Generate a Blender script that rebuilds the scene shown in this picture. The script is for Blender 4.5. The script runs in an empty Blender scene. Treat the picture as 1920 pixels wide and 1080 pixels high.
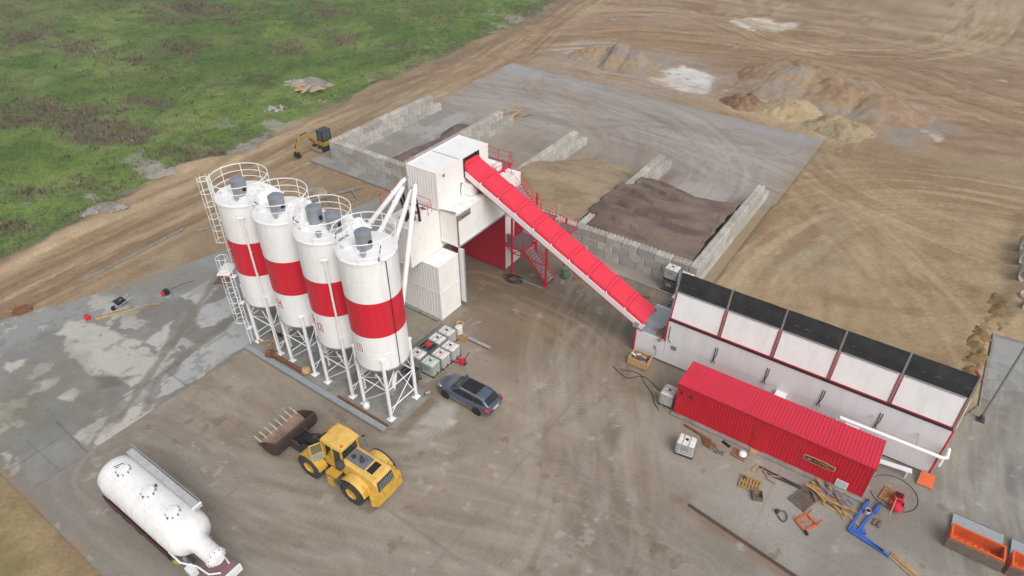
import bpy, math, random
import numpy as np
from mathutils import Vector, Matrix
R = math.radians
random.seed(7); rng = np.random.default_rng(11)
scene = bpy.context.scene
COL = scene.collection

# ------------------------------------------------------------------ camera
cam_d = bpy.data.cameras.new('camera'); cam = bpy.data.objects.new('camera', cam_d); COL.objects.link(cam)
cam_d.sensor_width = 36.0; cam_d.lens = 36.0 * 1243.0 / 1920.0
cam_d.clip_start = 0.5; cam_d.clip_end = 6000
PITCH, YAW, ROLL = R(36.737), R(35.024), R(-0.139)
def _cam_matrix():
    f = Vector((0, math.cos(PITCH), -math.sin(PITCH))); r = Vector((1, 0, 0)); u = r.cross(f)
    r2 = r*math.cos(ROLL) + u*math.sin(ROLL); u2 = -r*math.sin(ROLL) + u*math.cos(ROLL)
    M = Matrix(((math.cos(YAW), -math.sin(YAW), 0), (math.sin(YAW), math.cos(YAW), 0), (0, 0, 1)))
    r2, u2, f = M@r2, M@u2, M@f
    return Matrix(((r2.x, u2.x, -f.x, 0), (r2.y, u2.y, -f.y, 0), (r2.z, u2.z, -f.z, 34.3), (0, 0, 0, 1)))
cam.matrix_world = _cam_matrix()
scene.camera = cam

# ------------------------------------------------------------------ sky, sun, exposure (overcast)
SUN_EL, SUN_AZ = R(48), R(-28)          # azimuth of the sun measured from +X towards +Y
world = bpy.data.worlds.new('World'); scene.world = world; world.use_nodes = True
wn, wl = world.node_tree.nodes, world.node_tree.links
bg = wn['Background']
sky = wn.new('ShaderNodeTexSky'); sky.sky_type = 'NISHITA'; sky.sun_disc = False
sky.sun_elevation = SUN_EL; sky.sun_rotation = R(90) - SUN_AZ
sky.air_density = 1.0; sky.dust_density = 6.0; sky.ozone_density = 1.0
hs = wn.new('ShaderNodeHueSaturation'); hs.inputs['Saturation'].default_value = 0.3
wl.new(sky.outputs['Color'], hs.inputs['Color']); wl.new(hs.outputs['Color'], bg.inputs['Color'])
bg.inputs['Strength'].default_value = 0.15
sun_d = bpy.data.lights.new('sun', 'SUN'); sun_d.energy = 0.55; sun_d.angle = R(40); sun_d.color = (1.0, 0.985, 0.965)
sun = bpy.data.objects.new('sun', sun_d); COL.objects.link(sun)
sd = Vector((math.cos(SUN_EL)*math.cos(SUN_AZ), math.cos(SUN_EL)*math.sin(SUN_AZ), math.sin(SUN_EL)))
sun.rotation_euler = sd.to_track_quat('Z', 'Y').to_euler(); sun.location = (0, 0, 80)
vs = scene.view_settings
vs.view_transform = 'Standard'; vs.look = 'None'; vs.gamma = 1.0; vs.use_curve_mapping = False
vs.exposure = 0.06
scene.render.engine = 'CYCLES'

# ------------------------------------------------------------------ helpers
def lin(h):
    h = h.lstrip('#'); o = []
    for i in (0, 2, 4):
        c = int(h[i:i+2], 16)/255.0
        o.append(c/12.92 if c <= .04045 else ((c+.055)/1.055)**2.4)
    return tuple(o)

def mat(name, hexc, *a, zs=.45, **k):
    global _ZS
    _ZS = zs; return _mat(name, hexc, *a, **k)
_ZS = .45
def _mat(name, hexc, rough=.6, metal=0.0, var=.10, scale=3.0, bump=0.0, bscale=40.0, dirt=None, dirt_amt=.35, dscale=1.2, rnd=0.0, spec=.4, alpha=None, coat=0.0):
    m = bpy.data.materials.new(name); m.use_nodes = True
    nt = m.node_tree; n, l = nt.nodes, nt.links; b = n['Principled BSDF']
    b.inputs['Roughness'].default_value = rough; b.inputs['Metallic'].default_value = metal
    b.inputs['Specular IOR Level'].default_value = spec
    if coat: b.inputs['Coat Weight'].default_value = coat; b.inputs['Coat Roughness'].default_value = .1
    c = lin(hexc)
    tc = n.new('ShaderNodeTexCoord')
    nz = n.new('ShaderNodeTexNoise'); nz.inputs['Scale'].default_value = scale; nz.inputs['Detail'].default_value = 6; nz.inputs['Roughness'].default_value = .65
    l.new(tc.outputs['Object'], nz.inputs['Vector'])
    mr = n.new('ShaderNodeMapRange'); mr.inputs[1].default_value = .3; mr.inputs[2].default_value = .7
    mr.inputs[3].default_value = 1-var; mr.inputs[4].default_value = 1+var
    l.new(nz.outputs['Fac'], mr.inputs[0])
    mul = n.new('ShaderNodeVectorMath'); mul.operation = 'SCALE'; mul.inputs[0].default_value = c
    l.new(mr.outputs[0], mul.inputs['Scale'])
    out = mul.outputs[0]
    if rnd:
        oi = n.new('ShaderNodeObjectInfo'); m2 = n.new('ShaderNodeMapRange')
        m2.inputs[3].default_value = 1-rnd; m2.inputs[4].default_value = 1+rnd
        l.new(oi.outputs['Random'], m2.inputs[0])
        mu = n.new('ShaderNodeVectorMath'); mu.operation = 'SCALE'
        l.new(out, mu.inputs[0]); l.new(m2.outputs[0], mu.inputs['Scale']); out = mu.outputs[0]
    if dirt:
        dn = n.new('ShaderNodeTexNoise'); dn.inputs['Scale'].default_value = dscale; dn.inputs['Detail'].default_value = 8; dn.inputs['Roughness'].default_value = .7
        mp = n.new('ShaderNodeMapping'); mp.inputs['Scale'].default_value = (1, 1, _ZS); mp.inputs['Location'].default_value = (random.random()*9, 3, 1)
        if rnd:
            oi2 = n.new('ShaderNodeObjectInfo'); va = n.new('ShaderNodeVectorMath'); va.operation = 'ADD'
            cx = n.new('ShaderNodeCombineXYZ'); ml = n.new('ShaderNodeMath'); ml.operation = 'MULTIPLY'; ml.inputs[1].default_value = 57.0
            l.new(oi2.outputs['Random'], ml.inputs[0]); l.new(ml.outputs[0], cx.inputs[0]); l.new(ml.outputs[0], cx.inputs[1])
            l.new(tc.outputs['Object'], va.inputs[0]); l.new(cx.outputs[0], va.inputs[1]); l.new(va.outputs[0], mp.inputs['Vector'])
        else: l.new(tc.outputs['Object'], mp.inputs['Vector'])
        l.new(mp.outputs[0], dn.inputs['Vector'])
        dr = n.new('ShaderNodeMapRange'); dr.inputs[1].default_value = .48; dr.inputs[2].default_value = .68; dr.inputs[4].default_value = dirt_amt
        l.new(dn.outputs['Fac'], dr.inputs[0])
        mx = n.new('ShaderNodeMix'); mx.data_type = 'RGBA'; mx.inputs['B'].default_value = (*lin(dirt), 1)
        l.new(dr.outputs[0], mx.inputs['Factor']); l.new(out, mx.inputs['A']); out = mx.outputs['Result']
    l.new(out, b.inputs['Base Color'])
    if bump:
        bn = n.new('ShaderNodeTexNoise'); bn.inputs['Scale'].default_value = bscale; bn.inputs['Detail'].default_value = 5
        l.new(tc.outputs['Object'], bn.inputs['Vector'])
        bp = n.new('ShaderNodeBump'); bp.inputs['Strength'].default_value = bump; bp.inputs['Distance'].default_value = .05
        l.new(bn.outputs['Fac'], bp.inputs['Height']); l.new(bp.outputs[0], b.inputs['Normal'])
    if alpha is not None: b.inputs['Alpha'].default_value = alpha
    return m

class MB:
    def __init__(s): s.v = []; s.f = []; s.M = None
    def add(s, vs, fs):
        o = len(s.v)
        if s.M is not None: vs = [tuple(s.M @ Vector(p)) for p in vs]
        s.v.extend(vs); s.f.extend([tuple(i+o for i in f) for f in fs]); return s
    def box(s, x0, x1, y0, y1, z0, z1):
        return s.add([(x0,y0,z0),(x1,y0,z0),(x1,y1,z0),(x0,y1,z0),(x0,y0,z1),(x1,y0,z1),(x1,y1,z1),(x0,y1,z1)],
                     [(0,3,2,1),(4,5,6,7),(0,1,5,4),(1,2,6,5),(2,3,7,6),(3,0,4,7)])
    def cbox(s, x0, x1, y0, y1, z0, z1, b=.03):
        # box with chamfered vertical and top edges
        def ring(d, z): return [(x0+d,y0+b,z),(x0+b,y0+d,z),(x1-b,y0+d,z),(x1-d,y0+b,z),(x1-d,y1-b,z),(x1-b,y1-d,z),(x0+b,y1-d,z),(x0+d,y1-b,z)]
        vs = ring(0,z0)+ring(0,z1-b)+[(min(max(x,x0+b),x1-b),min(max(y,y0+b),y1-b),z1) for x,y,_ in ring(0,z1)]
        fs = []
        for k in (0,1):
            for i in range(8): fs.append((k*8+i, k*8+(i+1)%8, k*8+8+(i+1)%8, k*8+8+i))
        fs += [tuple(range(7,-1,-1)), tuple(range(16,24))]
        return s.add(vs, fs)
    def beam(s, p0, p1, w, h, up=(0,0,1)):
        p0, p1 = Vector(p0), Vector(p1); d = (p1-p0).normalized(); u = Vector(up)
        if abs(d.dot(u)) > .99: u = Vector((1,0,0))
        sd = d.cross(u).normalized()*(w/2); u2 = sd.cross(d).normalized()*(h/2)
        vs = [tuple(p+a*sd+b*u2) for p in (p0,p1) for a,b in ((-1,-1),(1,-1),(1,1),(-1,1))]
        return s.add(vs, [(3,2,1,0),(4,5,6,7),(0,1,5,4),(1,2,6,5),(2,3,7,6),(3,0,4,7)])
    def tube(s, p0, p1, r, n=8, r1=None, caps=True):
        p0, p1 = Vector(p0), Vector(p1); d = (p1-p0).normalized(); r1 = r if r1 is None else r1
        a = Vector((0,0,1)) if abs(d.z) < .9 else Vector((1,0,0))
        x = d.cross(a).normalized(); y = d.cross(x)
        vs = []
        for p, rr in ((p0,r),(p1,r1)):
            for i in range(n):
                t = 2*math.pi*i/n; vs.append(tuple(p + x*(rr*math.cos(t)) + y*(rr*math.sin(t))))
        fs = [(i,(i+1)%n,n+(i+1)%n,n+i) for i in range(n)]
        if caps: fs += [tuple(range(n-1,-1,-1)), tuple(range(n,2*n))]
        return s.add(vs, fs)
    def path(s, pts, r, n=6):
        P = [Vector(p) for p in pts]; vs = []; fs = []
        for k, p in enumerate(P):
            d = (P[min(k+1,len(P)-1)]-P[max(k-1,0)]).normalized()
            a = Vector((0,0,1)) if abs(d.z) < .9 else Vector((1,0,0))
            x = d.cross(a).normalized(); y = d.cross(x)
            for i in range(n):
                t = 2*math.pi*i/n; vs.append(tuple(p + x*(r*math.cos(t)) + y*(r*math.sin(t))))
        for k in range(len(P)-1):
            for i in range(n): fs.append((k*n+i, k*n+(i+1)%n, (k+1)*n+(i+1)%n, (k+1)*n+i))
        fs += [tuple(range(n-1,-1,-1)), tuple(range((len(P)-1)*n, len(P)*n))]
        return s.add(vs, fs)
    def ring(s, c, Rr, r, n=32, m=5, a0=0., a1=2*math.pi):
        full = abs(a1-a0-2*math.pi) < 1e-6
        k = n if full else n+1
        vs = []; fs = []
        for i in range(k):
            t = a0+(a1-a0)*i/n
            for j in range(m):
                q = 2*math.pi*j/m; rr = Rr+r*math.cos(q)
                vs.append((c[0]+rr*math.cos(t), c[1]+rr*math.sin(t), c[2]+r*math.sin(q)))
        for i in range(n):
            for j in range(m): fs.append((i*m+j, ((i+1)%k)*m+j, ((i+1)%k)*m+(j+1)%m, i*m+(j+1)%m))
        return s.add(vs, fs)
    def lathe(s, prof, n=32, c=(0,0,0), axis='z', cap=True):
        vs = []; fs = []
        for r, z in prof:
            for i in range(n):
                t = 2*math.pi*i/n; a, b = r*math.cos(t), r*math.sin(t)
                p = (a,b,z) if axis == 'z' else ((z,a,b) if axis == 'x' else (b,z,a))
                vs.append((c[0]+p[0], c[1]+p[1], c[2]+p[2]))
        for k in range(len(prof)-1):
            for i in range(n): fs.append((k*n+i, k*n+(i+1)%n, (k+1)*n+(i+1)%n, (k+1)*n+i))
        if cap: fs += [tuple(range(n-1,-1,-1)), tuple(range((len(prof)-1)*n, len(prof)*n))]
        return s.add(vs, fs)
    def prism(s, poly, axis, a, b):
        def mk(p, t): return (t,p[0],p[1]) if axis == 'x' else ((p[0],t,p[1]) if axis == 'y' else (p[0],p[1],t))
        n = len(poly); vs = [mk(p,a) for p in poly]+[mk(p,b) for p in poly]
        fs = [tuple(range(n-1,-1,-1)), tuple(range(n,2*n))]+[(i,(i+1)%n,n+(i+1)%n,n+i) for i in range(n)]
        return s.add(vs, fs)
    def quad(s, a, b, c, d): return s.add([a,b,c,d], [(0,1,2,3)])
    def plate(s, pts, off):
        # slab from a planar polygon, thickened by the vector off
        n = len(pts); o = Vector(off)
        vs = [tuple(p) for p in pts]+[tuple(Vector(p)+o) for p in pts]
        return s.add(vs, [tuple(range(n-1,-1,-1)), tuple(range(n,2*n))]+[(i,(i+1)%n,n+(i+1)%n,n+i) for i in range(n)])
    def grid(s, nx, ny, fn):
        vs = [fn(i/nx, j/ny) for j in range(ny+1) for i in range(nx+1)]
        return s.add(vs, [(j*(nx+1)+i, j*(nx+1)+i+1, (j+1)*(nx+1)+i+1, (j+1)*(nx+1)+i) for j in range(ny) for i in range(nx)])
    def build(s, name, m, parent=None, local=False, smooth=False, loc=None):
        me = bpy.data.meshes.new(name); org = Vector((0,0,0))
        if parent is not None and not local:
            p = parent
            while p is not None: org += p.location; p = p.parent
        if loc is not None: org = Vector(loc)
        me.from_pydata([(x-org.x, y-org.y, z-org.z) for x,y,z in s.v], [], s.f)
        fixn(me)
        if smooth:
            me.polygons.foreach_set('use_smooth', [True]*len(me.polygons)); me.set_sharp_from_angle(angle=R(38))
        if m is not None: me.materials.append(m)
        o = bpy.data.objects.new(name, me); COL.objects.link(o)
        if parent is not None: o.parent = parent
        elif loc is not None: o.location = loc
        return o

import bmesh
def fixn(me):
    bm = bmesh.new(); bm.from_mesh(me); bmesh.ops.recalc_face_normals(bm, faces=bm.faces[:]); bm.to_mesh(me); bm.free(); me.update()

def tag(o, label=None, cat=None, group=None, kind=None):
    if label: o['label'] = label
    if cat: o['category'] = cat
    if group: o['group'] = group
    if kind: o['kind'] = kind
    return o
def thing(name, label, cat, loc=(0,0,0), rz=0., group=None):
    o = bpy.data.objects.new(name, None); COL.objects.link(o); o.empty_display_size = .2
    o.location = loc; o.rotation_euler = (0,0,rz)
    return tag(o, label, cat, group)
def copy_tree(o, parent=None):
    c = o.copy(); COL.objects.link(c); c.parent = parent
    for ch in o.children: copy_tree(ch, c)
    return c
def text_part(body, size, m, parent, mtx, name='lettering', extrude=.004):
    cu = bpy.data.curves.new('txt', 'FONT'); cu.body = body; cu.size = size; cu.extrude = extrude; cu.align_x = 'CENTER'; cu.align_y = 'CENTER'
    t = bpy.data.objects.new('txt', cu); COL.objects.link(t)
    bpy.context.view_layer.update()
    me = bpy.data.meshes.new_from_object(t.evaluated_get(bpy.context.evaluated_depsgraph_get()))
    bpy.data.objects.remove(t); bpy.data.curves.remove(cu)
    org = Vector((0,0,0)); p = parent
    while p is not None: org += p.location; p = p.parent
    me.transform(mtx); me.transform(Matrix.Translation(-org))
    me.materials.clear(); me.materials.append(m)
    o = bpy.data.objects.new(name, me); COL.objects.link(o); o.parent = parent
    return o

# numpy value noise in world metres
_tab = np.random.default_rng(5).random((256,256)).astype(np.float32)
def vnoise(x, y):
    xi = np.floor(x).astype(np.int64); yi = np.floor(y).astype(np.int64); fx = x-xi; fy = y-yi
    fx = fx*fx*(3-2*fx); fy = fy*fy*(3-2*fy)
    a = _tab[xi&255, yi&255]; b = _tab[(xi+1)&255, yi&255]; c = _tab[xi&255, (yi+1)&255]; d = _tab[(xi+1)&255, (yi+1)&255]
    return (a*(1-fx)+b*fx)*(1-fy)+(c*(1-fx)+d*fx)*fy
def fbm(x, y, s=1., oct=4, seed=0, g=.55):
    x = np.asarray(x)/s+seed*17.3; y = np.asarray(y)/s+seed*9.7; t = 0; a = 1.; w = 0
    for k in range(oct):
        t = t+a*vnoise(x*2**k+k*31.7, y*2**k+k*11.3); w += a; a *= g
    return t/w
def sstep(a, b, x): t = np.clip((x-a)/(b-a), 0, 1); return t*t*(3-2*t)
def pdist(x, y, pts):
    # distance to polyline and signed side
    best = np.full(np.shape(x), 1e9)
    for (x0,y0),(x1,y1) in zip(pts[:-1], pts[1:]):
        dx, dy = x1-x0, y1-y0; t = np.clip(((x-x0)*dx+(y-y0)*dy)/(dx*dx+dy*dy+1e-9), 0, 1)
        best = np.minimum(best, np.hypot(x-x0-t*dx, y-y0-t*dy))
    return best
def pmask(x, y, poly, soft=.5, warp=0., ws=2., seed=3):
    x = np.asarray(x); y = np.asarray(y); q = np.array(poly); e = soft+warp*1.1+.1
    k = (x > q[:,0].min()-e) & (x < q[:,0].max()+e) & (y > q[:,1].min()-e) & (y < q[:,1].max()+e)
    out = np.zeros(x.shape)
    if k.any(): out[k] = _pmask(x[k], y[k], poly, soft, warp, ws, seed)
    return out
def _pmask(x, y, poly, soft=.5, warp=0., ws=2., seed=3):
    if warp: x = x+(fbm(x,y,ws,4,seed)-.5)*2*warp; y = y+(fbm(x,y,ws,4,seed+5)-.5)*2*warp
    ins = np.zeros(np.shape(x), bool)
    n = len(poly)
    for i in range(n):
        (x0,y0),(x1,y1) = poly[i], poly[(i+1)%n]
        c = (y0 > y) != (y1 > y)
        ins ^= c & (x < (x1-x0)*(y-y0)/((y1-y0) if y1 != y0 else 1e-9)+x0)
    d = pdist(x, y, list(poly)+[poly[0]])
    return sstep(-soft, soft, np.where(ins, d, -d))
def spline(pts, k=8):
    out = []; P = [pts[0]]+list(pts)+[pts[-1]]
    for i in range(1, len(P)-2):
        for j in range(k):
            t = j/k
            out.append(tuple(.5*((2*P[i][a])+(-P[i-1][a]+P[i+1][a])*t+(2*P[i-1][a]-5*P[i][a]+4*P[i+1][a]-P[i+2][a])*t*t+(-P[i-1][a]+3*P[i][a]-3*P[i+1][a]+P[i+2][a])*t**3) for a in range(len(P[0]))))
    out.append(tuple(pts[-1])); return out
def ccoord(x, y, pts):
    # signed distance from a curve and arc length along it
    P = spline(pts,5); best = np.full(np.shape(x),1e9); sd = np.zeros(np.shape(x)); ss = np.zeros(np.shape(x)); acc = 0.
    for (x0,y0),(x1,y1) in zip(P[:-1],P[1:]):
        dx,dy = x1-x0,y1-y0; L = math.hypot(dx,dy)+1e-9; t = np.clip(((x-x0)*dx+(y-y0)*dy)/(L*L),0,1); d = np.hypot(x-x0-t*dx,y-y0-t*dy); k = d < best
        best = np.where(k,d,best); sd = np.where(k,np.sign((x-x0)*dy-(y-y0)*dx)*d,sd); ss = np.where(k,acc+t*L,ss); acc += L
    return sd, ss
def streaks(c, x, y, pts, width, cols, across=.55, along=9., seed=1, amt=.6, lo=.52, hi=.66):
    # marks left by many passes along one curve: noise drawn out along the direction of travel
    q = np.array(pts); k = (x > q[:,0].min()-width) & (x < q[:,0].max()+width) & (y > q[:,1].min()-width) & (y < q[:,1].max()+width)
    if not k.any(): return c
    full = c; c = full[k]; x = x[k]; y = y[k]
    sd, ss = ccoord(x,y,pts); w = sstep(width,width*.45,np.abs(sd))
    for i,h in enumerate(cols):
        n = fbm(sd/across,ss/along,1.,3,seed+i*7,.6); c = blend(c, w*sstep(lo,hi,n), h, amt)
        n = fbm(sd/(across*2.6),ss/(along*1.6),1.,3,seed+i*7+3,.5); c = blend(c, w*sstep(lo,hi+.04,n), h, amt*.6)
    full[k] = c
    return full
def treads(c, x, y, pts, hexc, amt=.3, gauge=2.05, w=.27, pitch=.34, seed=1):
    # chevron prints of one vehicle
    q = np.array(pts); e = 3.; k = (x > q[:,0].min()-e) & (x < q[:,0].max()+e) & (y > q[:,1].min()-e) & (y < q[:,1].max()+e)
    if not k.any(): return c
    X, Y = x[k], y[k]; sd, ss = ccoord(X,Y,pts); t = np.abs(np.abs(sd)-gauge/2)
    bar = (np.sin((ss+t*.9)*6.2832/pitch) > -.1)*1.; m = sstep(w,w*.8,t)*bar*sstep(.42,.58,fbm(X,Y,3.,3,seed))
    full = c; full[k] = blend(full[k], m, hexc, amt); return full
def blend(c, m, hexc, k=1.):
    m = (m*k)[...,None]; return c*(1-m)+np.array(lin(hexc))*m
TINT = np.array([.80,.81,.83])
def ground_mesh(name, xs, ys, zf, cf, m, keep=None):
    X, Y = np.meshgrid(xs, ys); Z = zf(X,Y); C = cf(X,Y,Z); C[...,:3] = np.clip(C[...,:3]*TINT, .004, .9)
    nx, ny = len(xs), len(ys)
    me = bpy.data.meshes.new(name)
    idx = np.arange(nx*ny).reshape(ny,nx)
    q = np.stack([idx[:-1,:-1], idx[:-1,1:], idx[1:,1:], idx[1:,:-1]], -1).reshape(-1,4)
    co = np.stack([X,Y,Z], -1).reshape(-1,3); cc = C.reshape(-1,4)
    if keep is not None:
        ctr = co[q].mean(1); q = q[keep(ctr[:,0], ctr[:,1])]
        used = np.unique(q); mp = np.full(nx*ny, -1); mp[used] = np.arange(len(used)); q = mp[q]; co = co[used]; cc = cc[used]
    me.vertices.add(len(co)); me.vertices.foreach_set('co', co.astype(np.float32).ravel())
    me.loops.add(len(q)*4); me.loops.foreach_set('vertex_index', q.astype(np.int32).ravel())
    me.polygons.add(len(q)); me.polygons.foreach_set('loop_start', np.arange(0,len(q)*4,4,dtype=np.int32)); me.polygons.foreach_set('loop_total', np.full(len(q),4,dtype=np.int32))
    me.polygons.foreach_set('use_smooth', np.ones(len(q),bool))
    me.update(calc_edges=True)
    at = me.attributes.new('tint', 'FLOAT_COLOR', 'POINT'); at.data.foreach_set('color', cc.astype(np.float32).ravel())
    me.materials.append(m)
    o = bpy.data.objects.new(name, me); COL.objects.link(o); return o
def ground_mat(name, grain=.16, gscale=9., fine=60., bump=.5, rough=(.55,.95), streak=None):
    # albedo from the surface's own tint attribute, broken up by grain; alpha channel of the tint is wetness
    m = bpy.data.materials.new(name); m.use_nodes = True; nt = m.node_tree; n, l = nt.nodes, nt.links; b = n['Principled BSDF']
    at = n.new('ShaderNodeAttribute'); at.attribute_name = 'tint'
    tc = n.new('ShaderNodeTexCoord')
    fac = None
    for sc, am, det in ((gscale/6., grain*.7, 7), (gscale, grain, 6), (fine, grain*.8, 3)):
        nz = n.new('ShaderNodeTexNoise'); nz.inputs['Scale'].default_value = sc; nz.inputs['Detail'].default_value = det; nz.inputs['Roughness'].default_value = .7
        l.new(tc.outputs['Object'], nz.inputs['Vector'])
        mr = n.new('ShaderNodeMapRange'); mr.inputs[1].default_value = .28; mr.inputs[2].default_value = .72; mr.inputs[3].default_value = 1-am; mr.inputs[4].default_value = 1+am
        l.new(nz.outputs['Fac'], mr.inputs[0])
        if fac is None: fac = mr.outputs[0]
        else:
            mm = n.new('ShaderNodeMath'); mm.operation = 'MULTIPLY'; l.new(fac, mm.inputs[0]); l.new(mr.outputs[0], mm.inputs[1]); fac = mm.outputs[0]
        last = nz
    for sc, th, am in ((gscale*.9,.63,.16),(gscale*4.,.66,.22)):     # sharp-edged specks: stones, drips, crumbs
        nz = n.new('ShaderNodeTexNoise'); nz.inputs['Scale'].default_value = sc; nz.inputs['Detail'].default_value = 4; nz.inputs['Roughness'].default_value = .6
        mp = n.new('ShaderNodeMapping'); mp.inputs['Location'].default_value = (sc*3.1,7.7,2.2); l.new(tc.outputs['Object'], mp.inputs['Vector']); l.new(mp.outputs[0], nz.inputs['Vector'])
        mr = n.new('ShaderNodeMapRange'); mr.inputs[1].default_value = th-.02; mr.inputs[2].default_value = th+.02; mr.inputs[3].default_value = 1; mr.inputs[4].default_value = 1-am
        l.new(nz.outputs['Fac'], mr.inputs[0]); mm = n.new('ShaderNodeMath'); mm.operation = 'MULTIPLY'; l.new(fac, mm.inputs[0]); l.new(mr.outputs[0], mm.inputs[1]); fac = mm.outputs[0]
    sc_ = n.new('ShaderNodeVectorMath'); sc_.operation = 'SCALE'; l.new(at.outputs['Color'], sc_.inputs[0]); l.new(fac, sc_.inputs['Scale'])
    l.new(sc_.outputs[0], b.inputs['Base Color'])
    rr = n.new('ShaderNodeMapRange'); rr.inputs[3].default_value = rough[1]; rr.inputs[4].default_value = rough[0]
    l.new(at.outputs['Alpha'], rr.inputs[0]); l.new(rr.outputs[0], b.inputs['Roughness'])
    b.inputs['Specular IOR Level'].default_value = .35
    bp = n.new('ShaderNodeBump'); bp.inputs['Strength'].default_value = bump; bp.inputs['Distance'].default_value = .06
    bn = n.new('ShaderNodeTexNoise'); bn.inputs['Scale'].default_value = gscale*1.6; bn.inputs['Detail'].default_value = 8; bn.inputs['Roughness'].default_value = .7
    l.new(tc.outputs['Object'], bn.inputs['Vector']); l.new(bn.outputs['Fac'], bp.inputs['Height']); l.new(bp.outputs[0], b.inputs['Normal'])
    return m

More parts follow.
